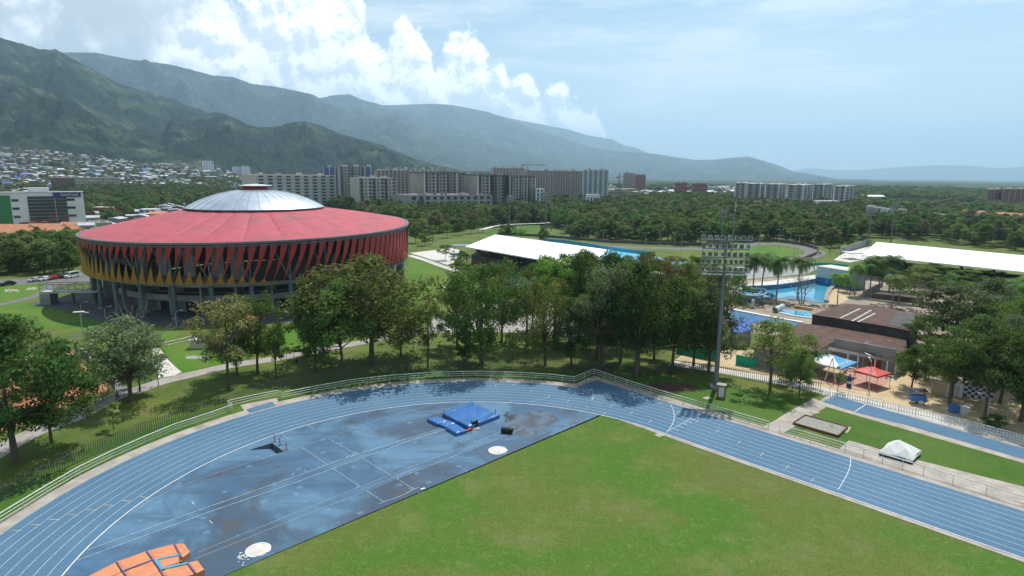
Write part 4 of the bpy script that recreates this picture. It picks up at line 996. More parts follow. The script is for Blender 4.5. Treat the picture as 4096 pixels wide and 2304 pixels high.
pk = block('low grey parking building with open deck and parked cars in front of the taupe blocks', 1567, 1640, 1966, 783, (600, 560, 590), 'grey_wall', ('', 0), ('win', 12), 4, cat='parking building', name='parking_building', roofm='asphalt', boxes=2, pier='grey_wall')
block('small white annex at the foot of the large brown pink block', 2142, 2146, 2176, 757, (640, 625, 640), 'white_wall', ('', 0), ('balcony', 2), 6, cat='building', name='building', boxes=0)
block('long low pale annex under the white end tower', 2345, 2350, 2400, 780, (640, 625, 640), 'white_wall', ('', 0), ('strip', 4), 2, cat='building', name='building', boxes=0)
for i, (l, mm, r_, tp, lb) in enumerate(((2944, 2986, 2998, 733, 'first grey and white slab from the left in the right hand estate'), (2992, 3046, 3064, 736, 'second grey and white slab from the left in the right hand estate'), (3066, 3120, 3151, 738, 'third grey and white slab from the left in the right hand estate'),
        (3153, 3219, 3256, 741, 'tallest nearest grey and white slab in the middle of the right hand estate'), (3258, 3300, 3341, 739, 'fifth slab of the right hand estate, behind the low white hall'), (3343, 3388, 3426, 746, 'last grey and white slab at the right end of the right hand estate'))):
    y0 = (740, 740, 730, 680, 740, 650)[i]
    block(lb, l, mm, r_, tp, (y0 + 5, y0, y0 + 45), 'grey_wall', ('strip', 2), ('win', 5), 10, cat='apartment block', group='grey and white slabs of the right hand estate', pier='white_wall', roofm='white_wall', boxes=2, cap=70, over=.04)
block('low flat-roofed white hall below the right hand estate', 3260, 3275, 3368, 806, (640, 620, 635), 'white_wall', ('', 0), ('', 0), 2, cat='building', name='building', boxes=0)
block('low red brick building at the foot of the right hand estate', 3000, 3020, 3150, 808, (660, 640, 655), 'brick', ('', 0), ('strip', 8), 2, cat='building', name='building', boxes=1, roofm='dark_roof')
for l, mm, r_, tp, lb in ((3956, 3962, 4015, 758, 'brown far block at the right edge of the view, left of its twin'), (4018, 4024, 4120, 756, 'brown far block cut by the right edge of the view')):
    block(lb, l, mm, r_, tp, (880, 860, 875), 'brick', ('strip', 1), ('strip', 8), 10, pier='taupe_wall', roofm='cream_wall', boxes=2, cap=60)
# far towers of the hillside town
for l, r_, tp, Y, wall, nf, lb in ((110, 160, 658, 1750, 'blue_wall', 12, 'left blue tower of the hillside town'), (166, 220, 659, 1780, 'blue_wall', 12, 'right blue tower of the hillside town'), (623, 727, 669, 1700, 'brick', 11, 'brick red long block at the foot of the green hill'),
        (813, 856, 643, 1900, 'white_wall', 16, 'lone white tower at the foot of the wooded hill'), (931, 962, 668, 1900, 'white_wall', 10, 'left white block behind the cream slab, under the hill'), (966, 1001, 666, 1900, 'white_wall', 12, 'right white block behind the cream slab, under the hill'),
        (199, 295, 711, 950, 'brick', 5, 'low brown block in the town, left of the yellowish one'), (297, 470, 710, 960, 'cream_wall', 5, 'low yellowish long block in the middle of the town'), (2493, 2540, 692, 1400, 'taupe_wall', 9, 'far pink block right of the large brown pink block'), (2540, 2582, 699, 1350, 'brick', 8, 'far dark red block right of the large brown pink block'),
        (2700, 2752, 730, 1150, 'brick', 4, 'small dark red block in the far town left of the estate'), (2770, 2830, 733, 1100, 'brick', 3, 'second small dark red block nearest to the estate')):
    block(lb, l, l + 3, r_, tp, (Y + 20, Y, Y + 15), wall, ('', 0), ('strip', max(4, (r_ - l) // 9)), nf, pier='white_wall' if wall == 'blue_wall' else wall, boxes=2, cap=60)
# building under construction and tower cranes
c0, c1 = Z(2436, 700, 745).to_2d(), Z(2548, 700, 760).to_2d(); zt_ = Z(2490, 757, 750).z
ct = thing('unfinished_building', 'grey concrete building frame under construction below the red crane', 'building site', (c0.x, c0.y, 0)); d_ = c1 - c0; an = math.atan2(d_.y, d_.x)
nfl = 6
for j in range(nfl + 1):
    MB().box((d_.x / 2, d_.y / 2 + 6, zt_ * j / nfl), (d_.length, 14, .4), an).build('floor_slab', 'cream_wall', ct)
q = MB()
for i in range(9):
    for y in (-6.5, 0, 6.5):
        p = d_ * (i / 8); q.box((p.x, p.y + 6 + y, 0), (.6, .6, zt_))
q.box((d_.x * .2, 1.5, 0), (d_.length * .35, .3, zt_ * .7), an)
q.build('pillar', 'grey_wall', ct)
def crane(px, top, jl, jr, Y, label):
    p = Z(px, 700, Y); zt = Z(px, top, Y).z; t = thing('tower_crane', label, 'crane', (p.x, p.y, 0)); q = MB()
    for a, b in ((-.8, -.8), (.8, -.8), (.8, .8), (-.8, .8)): q.tube((a, b, 0), (a, b, zt), .16, n=4)
    for k in range(int(zt / 2.5)): q.tube((-.8, -.8, 2.5 * k), (.8, -.8, 2.5 * k + 2.5), .1, n=4)
    q.build('mast', 'crane_red', t)
    zj = zt - 5; xl, xr = Z(jl, 700, Y).x - p.x, Z(jr, 700, Y).x - p.x
    q = MB().tube((xl, 0, zj), (xr, 0, zj), .3, n=4).tube((0, 0, zt), (xr * .7, 0, zj + .3), .1, n=4).tube((0, 0, zt), (xl * .9, 0, zj + .3), .1, n=4); q.tube((xl, 0, zj + 1), (xr, 0, zj + 1), .15, n=4)
    q.build('jib', 'crane_red', t); MB().box((xl * .9, 0, zj - 2), (3, 1.6, 2.2)).build('counterweight', 'grey_wall', t)
crane(2108, 645, 2088, 2184, 850, 'orange tower crane with long jib above the far taupe block')
crane(2478, 690, 2470, 2500, 735, 'rusty red crane mast rising from the unfinished frame')

# white clinic with a navy sign
s0, s1 = Z(-90, 700, 372).to_2d(), Z(323, 700, 402).to_2d(); dS = s1 - s0; an = math.atan2(dS.y, dS.x); LS = dS.length
zS = Z(200, 770, 395).z
cl = thing('clinic_building', 'white clinic building with navy roof sign and dark glass front left of the arena', 'building', (s0.x, s0.y, -1), an)
X_of = lambda px: (lambda r: ((r * (1)).x))(Vector((0, 0, 0)))
def along(px):                                             # metres along the front for a frame column
    r = ray(px, 700); k = (s0.x * dS.y - s0.y * dS.x) / (r.x * dS.y - r.y * dS.x); p = Vector((r.x * k, r.y * k)) - s0; return p.dot(dS) / LS
MB().box((LS / 2, 8, 0), (LS, 16, zS + 1)).build('wall', 'white_wall', cl)
rf = MB().box((LS / 2, 8, zS + 1), (LS + .6, 16.6, .4)).build('roof', 'grey_wall', cl)
MB().box(((along(100) + along(186)) / 2, 8, zS + 1.4), (along(186) - along(100), 8, 2.6)).build('penthouse', 'white_wall', rf)
q = MB().box(((along(-90) + along(27)) / 2, -.15, 0), (along(27) - along(-90), .3, zS - .5)); q.build('green_wall', 'green_wall', cl)
for a, b in ((96, 205), (208, 254)):
    gx = MB().box(((along(a) + along(b)) / 2, -.1, 1.2), (along(b) - along(a), .4, zS - 2.4)).build('glass_front', 'glass', cl)
    q = MB()
    for j in range(9): q.box(((along(a) + along(b)) / 2, -.35, 2 + (zS - 3) * j / 9), (along(b) - along(a) + .1, .2, .25))
    q.build('sun_shade', 'grey_wall', gx)
for j in range(4):
    for a, b in ((32, 60), (254, 287)):
        w = MB().box(((along(a) + along(b)) / 2, -.06, 1.6 + (zS - 2) * j / 4 + 1.2), (along(b) - along(a), .2, 1.5)).build('window', 'glass', cl)
a, b = along(202), along(313)
sg = MB().box(((a + b) / 2, -.45, zS - 1.9), (b - a, .5, 3.0)).build('sign_board', 'sign_navy', cl)
tx = text_mesh('sign_lettering', 'SaludTotal', (b - a) / 6.6, 'white_paint', ((a + b) / 2 + 1.2, -.76, zS - .35), (R(90), 0, 0), cl, .03)
# houses between clinic and arena
def small_block(label, l, r_, tp, bt, m, roofm='tile_roof', depth=10, nw=3, gable=False, name='house', group=None):
    p, q_ = G(l, bt).to_2d(), G(r_, bt).to_2d(); d = q_ - p; h = max(2.5, Z((l + r_) / 2, tp, (p.y + q_.y) / 2).z); an = math.atan2(d.y, d.x)
    t = thing(name, label, 'house', (p.x, p.y, 0), an, group); Lh = d.length
    MB().box((Lh / 2, depth / 2, 0), (Lh, depth, h)).build('wall', m, t)
    if gable:
        e = .6; MB().add([(-e, -e, h), (Lh + e, -e, h), (Lh + e, depth + e, h), (-e, depth + e, h), (-e, depth / 2, h + 2.4), (Lh + e, depth / 2, h + 2.4)], [(0, 1, 5, 4), (3, 4, 5, 2), (0, 4, 3), (1, 2, 5), (0, 3, 2, 1)]).build('roof', roofm, t)
    else: MB().box((Lh / 2, depth / 2, h), (Lh + .5, depth + .5, .25)).build('roof', roofm, t)
    for i in range(nw):
        for z in ((.35,) if h < 5 else (.15, .6)): MB().box((Lh * (i + .5) / nw, -.04, h * z + .4), (Lh / nw * .5, .14, min(1.3, h * .25))).build('window', 'glass', t)
    return t
small_block('brick and white two storey house with flat roof left of the arena roof', 375, 470, 830, 875, 'brick', 'cream_wall', 12, 4)
small_block('low cream house below the brick two storey house', 385, 475, 858, 880, 'cream_wall', 'cream_wall', 8, 2)
small_block('white low house behind the red arena roof', 558, 625, 838, 868, 'white_wall', 'white_wall', 10, 3)
for i, (l, r_, tp, bt, lb) in enumerate(((-40, 100, 915, 935, 'orange tiled house at the far left below the clinic'), (105, 235, 912, 930, 'orange tiled house with dormer below the glass front of the clinic'), (235, 342, 905, 925, 'orange tiled gabled house below the right end of the clinic'),
      (-60, 60, 935, 960, 'orange tiled house lowest on the left edge above the trees'), (60, 160, 930, 948, 'long orange tiled house second from the left above the trees'), (165, 300, 925, 945, 'long orange roof with two ridges just above the dark trees'))):
    small_block(lb, l, r_, tp, bt, 'white_wall', 'tile_roof', 9, 3, True, group='orange tiled houses below the clinic')
for i, (l, r_, tp) in enumerate([(3462 + 41 * k, 3500 + 41 * k, 824 + 4.6 * k + (k % 3) * 2) for k in range(9)]):
    small_block('small pale town house in the row right of the estate, with square blank upper wall', l, r_, tp, 868 + 3 * i, 'cream_wall' if i % 2 else 'white_wall', 'grey_wall', 9, 2, group='pale town houses in the row right of the estate')
for i, (l, r_, tp) in enumerate([(3866 + 44 * k, 3906 + 44 * k, 852 + 3.0 * k) for k in range(7)]):
    small_block('white house with orange tiled roof in the row at the right edge', l, r_, tp, 880 + 3 * i, 'white_wall', 'tile_roof', 10, 2, True, group='orange roofed houses in the row at the right edge')
for k in range(5):
    l = 2552 + 58 * k
    small_block('low hall with bright zigzag metal roof in the woods', l, l + 54, 806 - (k % 2) * 3, 822, 'white_wall', 'white_roof', 22, 0, True, name='hall', group='low halls with bright zigzag roofs in the woods')
for k in range(4):
    l = 3430 + 28 * k
    small_block('pale shed of the far sawtooth row behind the estate', l, l + 24, 786, 800, 'grey_wall', 'white_roof', 14, 0, True, name='shed', group='pale sheds in the far sawtooth row')

# ------------------------------------------------------------------ white canopies with grandstands
def canopy(label, corners, z, th=.35, stand=None, nm='canopy_hall'):
    P = [G(px, py, z) for px, py in corners]; o0 = P[0]
    t = thing(nm, label, 'canopy', (o0.x, o0.y, 0)); q = [Vector((p.x - o0.x, p.y - o0.y)) for p in P]
    MB().prism(q, z, z + th).build('roof', 'white_roof', t)
    f = lambda a, b, k: a.lerp(b, k)
    fr = MB()
    n = 8
    for i in range(n):
        a, b = f(q[0], q[1], (i + .5) / n), f(q[3], q[2], (i + .5) / n); fr.box((*((a + b) / 2), z - .5), ((b - a).length * .96, .3, .5), math.atan2((b - a).y, (b - a).x))
    fr.build('girder', 'mast_steel', t)
    for i in range(n):
        a, b = f(q[0], q[1], (i + .5) / n), f(q[3], q[2], (i + .5) / n); p0 = f(a, b, .42); p1 = f(a, b, .12)
        MB().path([(p0.x, p0.y, 0), (p0.x * .6 + p1.x * .4, p0.y * .6 + p1.y * .4, z * .55), (p1.x, p1.y, z - .4)], [.7, .55, .35], 6).build('pillar', 'dark_wall', t)
    w = MB(); s0_, s1_ = f(q[0], q[3], .3), f(q[1], q[2], .3); s2, s3 = f(q[1], q[2], .75), f(q[0], q[3], .75)
    for k in range(6):
        a = .28 + .08 * k; A_1, B_1, C_1, D_1 = f(q[0], q[3], a), f(q[1], q[2], a), f(q[1], q[2], .78), f(q[0], q[3], .78)
        w.prism([A_1, B_1, f(q[1], q[2], a + .08), f(q[0], q[3], a + .08)], 0, z * .62 - .75 * k)
    w.build('grandstand', 'wall_concrete', t)
    MB().prism([f(q[0], q[3], .18), f(q[1], q[2], .18), f(q[1], q[2], .27), f(q[0], q[3], .27)], 0, z * .52).build('back_wall', 'dark_wall', t)
    return t, q
c1_, q1 = canopy('long white flat canopy roof with dark grandstand beside the skating rink', [(1860, 990), (2330, 1072), (2440, 1003), (1981, 941)], 8.)
f_ = lambda a, b, k: a.lerp(b, k)
for k in (.04, .09): 
    p = f_(q1[0], q1[1], k) * 1.0 + (q1[3] - q1[0]) * .16; MB().box((p.x, p.y, .1), (3.2, .2, 2.4), math.atan2((q1[1] - q1[0]).y, (q1[1] - q1[0]).x)).build('door', 'brick', c1_)
c2_, q2 = canopy('very long white canopy over the pool stands at the right edge', [(3448, 1024), (4500, 1134), (4560, 1068), (3506, 971)], 8.)
for k in (.13, .38, .50, .64, .8):
    a = f_(q2[0], q2[1], k) + (q2[3] - q2[0]) * .1; b = f_(q2[0], q2[1], k + .055) + (q2[3] - q2[0]) * .1
    MB().box((*((a + b) / 2), 1.5), ((b - a).length, .3, 3.8), math.atan2((b - a).y, (b - a).x)).build('blue_panel', 'skate_blue', c2_)
q = G(3360, 1015); w_ = thing('screen_wall', 'long grey screen wall leading to the right white canopy', 'wall', tuple(q))
e = G(3485, 978) - q; MB().wall([(0, 0), (e.x, e.y)], 0, 3.2, .2).build('panel', 'grey_wall', w_)
e_ = sheet('pool_deck', [(3335, 1040), (3370, 1015), (3480, 985), (3500, 1000), (3470, 1035), (3400, 1050)], 'pale_concrete', .034)
bw = [(2450, 975), (2560, 1000), (2700, 1025), (2790, 1040)]
bt_ = thing('glass_barrier', 'light blue panel barrier curving behind the white canopy along the skating rink', 'barrier', tuple(G(2174, 966)))
P = [p - G(2174, 966) for p in GG([(2174, 966), (2250, 970), (2320, 980), (2400, 993), (2500, 1008), (2600, 1018)])]
MB().wall([(p.x, p.y) for p in P], 0, 1.6, .08).build('panel', 'slide_cyan', bt_); MB().path([(p.x, p.y, 1.62) for p in P], .06, 4).build('rail', 'lamp_white', bt_)

# ------------------------------------------------------------------ tents, umbrellas, sails
def tent(label, px, r, h, hp, m, rz=0., side=None, name='canopy_tent', m2=None, group=None, legs=True, base=0.):
    g = G(*px); t = thing(name, label, 'tent', (g.x, g.y, base), rz, group)
    n = 4; vs = []; P = [(-r, -r), (r, -r), (r, r), (-r, r)]
    roof = MB(); mats = [m, m2 or m]
    for i in range(4):
        a, b = P[i], P[(i + 1) % 4]; roof.m = i % 2
        mid = ((a[0] + b[0]) / 2 * .5, (a[1] + b[1]) / 2 * .5)
        roof.add([(a[0], a[1], h), (b[0], b[1], h), (b[0] * .5, b[1] * .5, h + (hp - h) * .42), (a[0] * .5, a[1] * .5, h + (hp - h) * .42), (0, 0, hp)], [(0, 1, 2, 3), (3, 2, 4)])
        roof.add([(a[0], a[1], h - .3), (b[0], b[1], h - .3), (b[0], b[1], h), (a[0], a[1], h)], [(0, 1, 2, 3)])
    roof.build('roof', mats, t)
    if legs:
        for a in P: MB().tube((a[0] * .97, a[1] * .97, 0), (a[0] * .97, a[1] * .97, h), .045, n=6).build('leg', 'fence_steel', t)
        q = MB()
        for i in range(4): q.tube((P[i][0] * .97, P[i][1] * .97, h - .1), (P[(i + 1) % 4][0] * .97, P[(i + 1) % 4][1] * .97, h - .1), .03, n=4)
        q.build('frame', 'fence_steel', t)
    return t
tent('blue and white canopy tent with white lettering beside the restaurant awning', (3318, 1500), 3.3, 2.7, 4.0, 'tent_blue', R(38), m2='tent_white')
tent('small red canopy tent on the terracotta terrace', (3484, 1540), 2.1, 2.5, 3.4, 'tent_red', R(30), m2='tent_red')
for tx_, ty_, sz, dx in ((3335, 1424, .8, .2), (3300, 1450, .7, -.2)): pass
tent('blue pavilion roof under the left end of the white canopy', (1990, 1078), 3.2, 2.6, 4.2, 'tent_blue', R(20), m2='tent_red')
tent('dark red pavilion roof right of the blue one under the white canopy', (2034, 1090), 3.6, 2.6, 4.4, 'tent_red', R(20))
tent('flat grey shelter with four posts on the pale sport court', (1845, 1015), 4.2, 4.0, 4.25, 'mast_steel', R(15), name='shelter')
tent('red pavilion roof half hidden behind the brown-leaved tree at the foot of the arena', (985, 1322), 2.6, 2.6, 4.0, 'tent_red', R(10))
tent('light grey shelter roof near the screen wall left of the right canopy', (3405, 1035), 3.2, 3.0, 3.2, 'galvanised', R(8), name='shelter')
# covered white landing mat by the fence
g = G(3592, 1822); t = thing('covered_jump_mat', 'white tarpaulin peaked over a dark mat on the grass behind the rail fence', 'covered mat', tuple(g))
cc = [(p - g).to_2d() for p in GG([(3512, 1822), (3646, 1860), (3684, 1820), (3550, 1788)])]
MB().prism([p * .97 for p in cc], .02, .6).build('mat', 'cloth_dark', t)
q = MB(); n = 4; ap2 = Vector((.1, .25, 2.1)); mids = [((cc[i] + cc[(i + 1) % 4]) / 2) * .9 for i in range(4)]
for i in range(4):
    a, b = cc[i], cc[(i + 1) % 4]; m1 = mids[i]
    q.add([(a.x, a.y, .62), (m1.x, m1.y, .70), ap2, (b.x, b.y, .62), (a.x * .5, a.y * .5, 1.42 + .12 * (i % 2)), (b.x * .5, b.y * .5, 1.42 + .12 * ((i + 1) % 2))], [(0, 1, 4), (1, 2, 4), (1, 5, 2), (1, 3, 5)])
    q.add([(a.x * 1.01, a.y * 1.01, .40), (b.x * 1.01, b.y * 1.01, .36), (b.x, b.y, .62), (m1.x, m1.y, .70), (a.x, a.y, .62)], [(0, 1, 2, 3, 4)])
q.build('tarpaulin', 'tent_white', t)
# gravel bed with brown edge
g = G(3273, 1706); t = thing('gravel_bed', 'rectangular gravel bed with dark brown edging behind the rail fence', 'gravel bed', tuple(g))
P = [(p - g).to_2d() for p in GG([(3220, 1667), (3390, 1714), (3352, 1750), (3172, 1698)])]
MB().prism(P, 0, .22).build('gravel_fill', 'gravel', t); MB().wall([(p.x, p.y) for p in P], 0, .36, .16, True).build('edging', 'gravel_edge', t)

# ------------------------------------------------------------------ landing mats, throwing circles, small kit on the jumping area
def cloth_patch(mb, c, nx, ny, z, amp, sk=(1, 1, 1, 1), zb=.06, seed=0):
    a, b, d, e = [Vector((p[0], p[1])) for p in c]; k = len(mb.v); vs = []; rng = random.Random(seed)
    ph = [rng.uniform(0, 6) for _ in range(4)]
    for j in range(ny + 1):
        for i in range(nx + 1):
            s, t = i / nx, j / ny; p = a.lerp(b, s).lerp(e.lerp(d, s), t)
            w = amp * (math.sin(7 * s + ph[0] + 3 * t) * .5 + math.sin(13 * t + 5 * s + ph[1]) * .3 + abs(math.sin(9 * (s - t) + ph[2])) * .6 - .3)
            ed = min(s, 1 - s, t, 1 - t); vs.append((p.x, p.y, z + w * (1 if ed > 0 else .3) - (.06 if ed == 0 else 0)))
    mb.add(vs, [(j * (nx + 1) + i, j * (nx + 1) + i + 1, (j + 1) * (nx + 1) + i + 1, (j + 1) * (nx + 1) + i) for j in range(ny) for i in range(nx)])
    edges = ([j0 for j0 in range(nx + 1)], [j * (nx + 1) + nx for j in range(ny + 1)], [ny * (nx + 1) + i for i in range(nx, -1, -1)], [j * (nx + 1) for j in range(ny, -1, -1)])
    for on, ed in zip(sk, edges):
        if on:
            top_ = [vs[i] for i in ed]; n = len(top_)
            mb.add(top_ + [(x, y, zb) for x, y, _ in top_], [(i + n, i + 1 + n, i + 1, i) for i in range(n - 1)])
ZM = .62
g0 = G(1860, 1670); t = thing('pole_vault_mat', 'large blue vinyl covered landing mat beside the inner kerb of the bend', 'landing mat', tuple(g0))
L_ = lambda px, z=ZM: [(p - g0) for p in GG(px, z)]
q = MB(); cloth_patch(q, L_([(1876, 1705), (1999, 1658), (1885, 1607), (1768, 1650)]), 26, 20, ZM, .09, seed=1); q.build('tarpaulin', 'blue_vinyl', t)
q = MB(); cloth_patch(q, L_([(1825, 1729), (1866, 1718), (1822, 1690), (1783, 1704)]), 10, 8, ZM * .86, .05, seed=2); q.build('front_pad', 'blue_vinyl', t)
q = MB(); cloth_patch(q, L_([(1751, 1692), (1790, 1680), (1750, 1662), (1708, 1670)]), 10, 8, ZM * .86, .05, seed=3); q.build('front_pad', 'blue_vinyl', t)
q = MB(); cloth_patch(q, L_([(1783, 1705), (1822, 1690), (1790, 1678), (1751, 1692)], .45), 8, 8, .45, .05, seed=4); q.build('centre_fold', 'blue_vinyl', t)
for A_, B_ in (((1776, 1641), (1895, 1603)), ((1886, 1688), (1984, 1634))):
    a, b = L_([A_, B_], 1.25); a.z = b.z = 1.25
    MB().tube(a, b, .06, n=6).build('cover_rail', 'slide_cyan', t)
    for k in (.02, .98): p = a.lerp(b, k); MB().tube((p.x, p.y, 0), p, .05, n=5).build('rail_post', 'fence_steel', t)
a, b = L_([(1864, 1722), (1890, 1711)], .3); MB().tube((a.x, a.y, .25), (b.x, b.y, .25), .14, n=6).build('red_pad', 'tent_red', t)
p = L_([(1898, 1708)], 0)[0]; MB().box((p.x, p.y, 0), (.9, .6, 1.0), .5).build('weight_bag', 'black', t)
g1_, g2_ = G(2006, 1730), G(2050, 1736); d = g2_ - g1_
t = thing('rolled_mat', 'rolled up black rubber mat lying across the runway lines', 'rolled mat', tuple(g1_), math.atan2(d.y, d.x))
q = MB(); n = 22; vs = []
for x in (0, d.length):
    for i in range(n + 1): a = i / n * 4.6 * math.pi; r = .42 - .30 * i / n; vs.append((x, r * math.cos(a), .44 + r * math.sin(a)))
q.add(vs, [(i, i + 1, i + n + 2, i + n + 1) for i in range(n)]); q.tube((.02, 0, .44), (d.length - .02, 0, .44), .40, n=16, cap=False); q.build('mat', 'rubber', t)
MB().tube((-.03 + d.length / 2, 0, .44), (.05 + d.length / 2, 0, .44), .44, n=16).build('strap', 'black', t)
rng = random.Random(4); q = MB()
for i in range(26):
    p = G(2014 + rng.gauss(22, 13), 1672 + rng.gauss(0, 8)); s = rng.uniform(.1, .32)
    q.add([(p.x - s, p.y, .05), (p.x + s * .4, p.y - s, .07), (p.x + s, p.y + s * .5, .1 + s * .6), (p.x - s * .2, p.y + s, .2)], [(0, 1, 2, 3), (0, 1, 3)])
o = q.build('debris', ['fence_steel']); o['kind'] = 'stuff'
p = G(1902, 1716); q = thing('cover_plate', 'small brown plate lying on the blue surface beside the big blue mat', 'plate', tuple(p)); MB().box((0, 0, .036), (1.2, .8, .06), .3).build('plate', 'concrete', q)
# orange mat
g0 = G(600, 2260); t = thing('orange_landing_mat', 'orange u-shaped landing mat with purple straps and cyan inner border, cut by the lower edge', 'landing mat', tuple(g0))
for i, c in enumerate(([(612, 2238), (724, 2213), (697, 2174), (586, 2203)], [(727, 2230), (760, 2206), (735, 2172), (697, 2174)], [(490, 2283), (610, 2238), (584, 2203), (466, 2245)], [(372, 2335), (490, 2283), (466, 2245), (355, 2302)], [(530, 2335), (642, 2280), (612, 2238), (492, 2284)], [(402, 2392), (530, 2335), (490, 2285), (372, 2337)],
    [(668, 2325), (783, 2293), (750, 2251), (642, 2280)], [(783, 2293), (817, 2276), (788, 2240), (750, 2251)], [(560, 2385), (668, 2325), (642, 2281), (530, 2336)], [(440, 2445), (560, 2385), (530, 2336), (402, 2393)])):
    q = MB(); cloth_patch(q, L_(c), 8, 8, ZM + .02, .025, seed=20 + i, zb=.05); q.build('pad', ['orange_vinyl'], t)
for c in (((586, 2202), (612, 2238)), ((612, 2238), (642, 2279)), ((466, 2245), (490, 2283)), ((490, 2284), (612, 2238)), ((697, 2173), (726, 2229)), ((750, 2251), (783, 2293)), ((642, 2280), (668, 2325)), ((492, 2284), (530, 2335))):
    a, b = L_(c, ZM + .08); MB().tube((a.x, a.y, ZM + .07), (b.x, b.y, ZM + .07), .07, n=5).build('strap', 'purple_strap', t)
q = MB()
c = L_([(612, 2238), (724, 2213), (722, 2220), (632, 2238), (652, 2268), (749, 2248), (750, 2254), (642, 2279)], ZM + .1)
q.add([(p.x, p.y, ZM + .1) for p in c], [(0, 3, 2, 1), (0, 7, 4, 3), (7, 6, 5, 4)]); q.build('cyan_border', 'cyan_trim', t)
c = L_([(632, 2238), (722, 2220), (727, 2232), (673, 2264), (652, 2268)], ZM)
q = MB().add([(c[0].x, c[0].y, ZM + .05), (c[1].x, c[1].y, ZM + .05), (c[2].x, c[2].y, .3), (c[3].x, c[3].y, .12), (c[4].x, c[4].y, ZM)], [(0, 4, 3, 2, 1)]); q.build('sloping_pad', 'orange_vinyl', t)
def circle(c, ex, brd, label):
    g = G(*c); r = abs(G(*ex).x - g.x) if False else (G(*ex) - g).length
    t = thing('throwing_circle', label, 'throwing circle', tuple(g), 0, 'pale throwing circles with white stop boards')
    MB().lathe([(0.01, .056), (r, .056), (r, .03)], n=40).build('slab', 'pale_concrete', t)
    MB().lathe([(r, .04), (r, .085), (r + .09, .085), (r + .09, .04)], n=40).build('rim', 'white_paint', t)
    a, b = [p - g for p in GG(brd)]; mid = (a + b) / 2; MB().box((mid.x, mid.y, .04), ((b - a).length, .26, .12), math.atan2((b - a).y, (b - a).x)).build('stop_board', 'white_paint', t)
circle((1991, 1803), (2025, 1800), ((1999, 1817), (2029, 1805)), 'pale throwing circle near the rolled black mat')
circle((1033, 2201), (1081, 2192), ((1027, 2227), (1078, 2207)), 'pale throwing circle at the lower left by the grass, near the orange mat')
q = MB(); rng = random.Random(8)
for i in range(30):
    p = G(970 + rng.gauss(0, 10), 2232 + rng.gauss(0, 8)); q.box((p.x, p.y, .05), (rng.uniform(.05, .3), rng.uniform(.05, .2), .006), rng.uniform(0, 3))
for i in range(26):
    f = rng.random(); p = G(1150 + f * 330 + rng.gauss(0, 3), 1908 - f * 110 + rng.gauss(0, 3)); q.box((p.x, p.y, .05), (rng.uniform(.05, .16), .06, .006), rng.uniform(0, 3))
for p_ in ((1684, 1974), (1692, 1957), (1683, 1974)): p = G(*p_); q.box((p.x, p.y, .05), (.5, .25, .05), .6)
o = q.build('paint_spots', 'white_paint'); o['kind'] = 'stuff'
for i, p_ in enumerate(((1088, 1772), (1110, 1786), (1136, 1806))):
    p = G(*p_) + Vector((.25, .25, 0)); q = thing('marker_post', ('dark red post at the far corner of the water pit', 'dark red post in the middle of the water pit edge', 'dark red post at the near right corner of the water pit')[i], 'post', tuple(p), 0, 'dark red posts round the water pit')
    MB().tube((0, 0, .03), (0, 0, 1.1), .05, n=6).build('post', 'red_metal', q); MB().box((0, 0, .03), (.4, .1, .08), .8).build('foot', 'red_metal', q)
for p_, lb in (((2640, 1742), 'small concrete cover in the grass inside the start line'), ((3260, 1651), 'small concrete cover in the grass behind the gravel bed'), ((2828, 1594), 'flat concrete cover beside the plinth of the tall light mast')):
    p = G(*p_); q = thing('manhole_cover', lb, 'cover', tuple(p)); MB().box((0, 0, .03), (1.3, 1.0, .06), .5).build('slab', 'concrete', q)
g = G(2690, 1550); o = MB().sheet([(x, y) for x, y in [(g.x + 4.6 * math.cos(a) + .3 * math.sin(3 * a), g.y + 2.6 * math.sin(a)) for a in [k * .4 for k in range(15)]]], .03).build('bare_soil', 'rust_roof'); o['kind'] = 'structure'

# ------------------------------------------------------------------ water park
def pool(name, px, m, label=None, rim=.0, z=.12):
    P = spline([p.to_3d() for p in GG(px)] + [G(*px[0])], 1)[:-1] if False else GG(px)
    o = struct(name, MB().sheet(P, z), m); return o
pool('pool_water', [(2969, 1172), (2985, 1163), (3053, 1162), (3101, 1160), (3190, 1148), (3271, 1133), (3327, 1143), (3312, 1166), (3305, 1185), (3303, 1212), (3230, 1206), (3077, 1190), (3038, 1192), (2990, 1186)], 'pool_water')
pool('pool_water', [(3116, 1250), (3136, 1238), (3249, 1253), (3247, 1271), (3182, 1263)], 'pool_water')
pool('pool_water', [(2930, 1245), (3210, 1296), (3180, 1316), (2900, 1275)], 'pool_tile', z=.14)
def low_wall(name, label, px, h, m, th=.3, z0=0, cat='wall'):
    P = GG(px); g = P[0]; t = thing(name, label, cat, (g.x, g.y, z0)); MB().wall([(p.x - g.x, p.y - g.y) for p in P], 0, h, th).build('panel', m, t); return t
low_wall('pool_wall', 'dark blue tiled wall along the back of the wave pool', [(2985, 1163), (3052, 1161), (3110, 1157), (3190, 1146), (3270, 1130)], 1.6, 'pool_tile')
low_wall('pool_edge', 'white coping strip in front of the long dark blue pool, behind the trees', [(2925, 1240), (3060, 1266), (3210, 1293)], .35, 'white_paint', 1.1)
low_wall('pool_edge', 'white coping round the near side of the small rectangular pool', [(3112, 1252), (3182, 1267), (3250, 1275)], .3, 'white_paint', .6)
low_wall('pool_edge', 'ochre bench wall behind the small rectangular pool', [(3180, 1232), (3245, 1243)], .8, 'sand', .8)
low_wall('pool_edge', 'grey rubble edge at the right end of the wave pool', [(3305, 1210), (3308, 1185), (3318, 1162), (3345, 1142), (3385, 1127)], .7, 'gravel', 1.3)
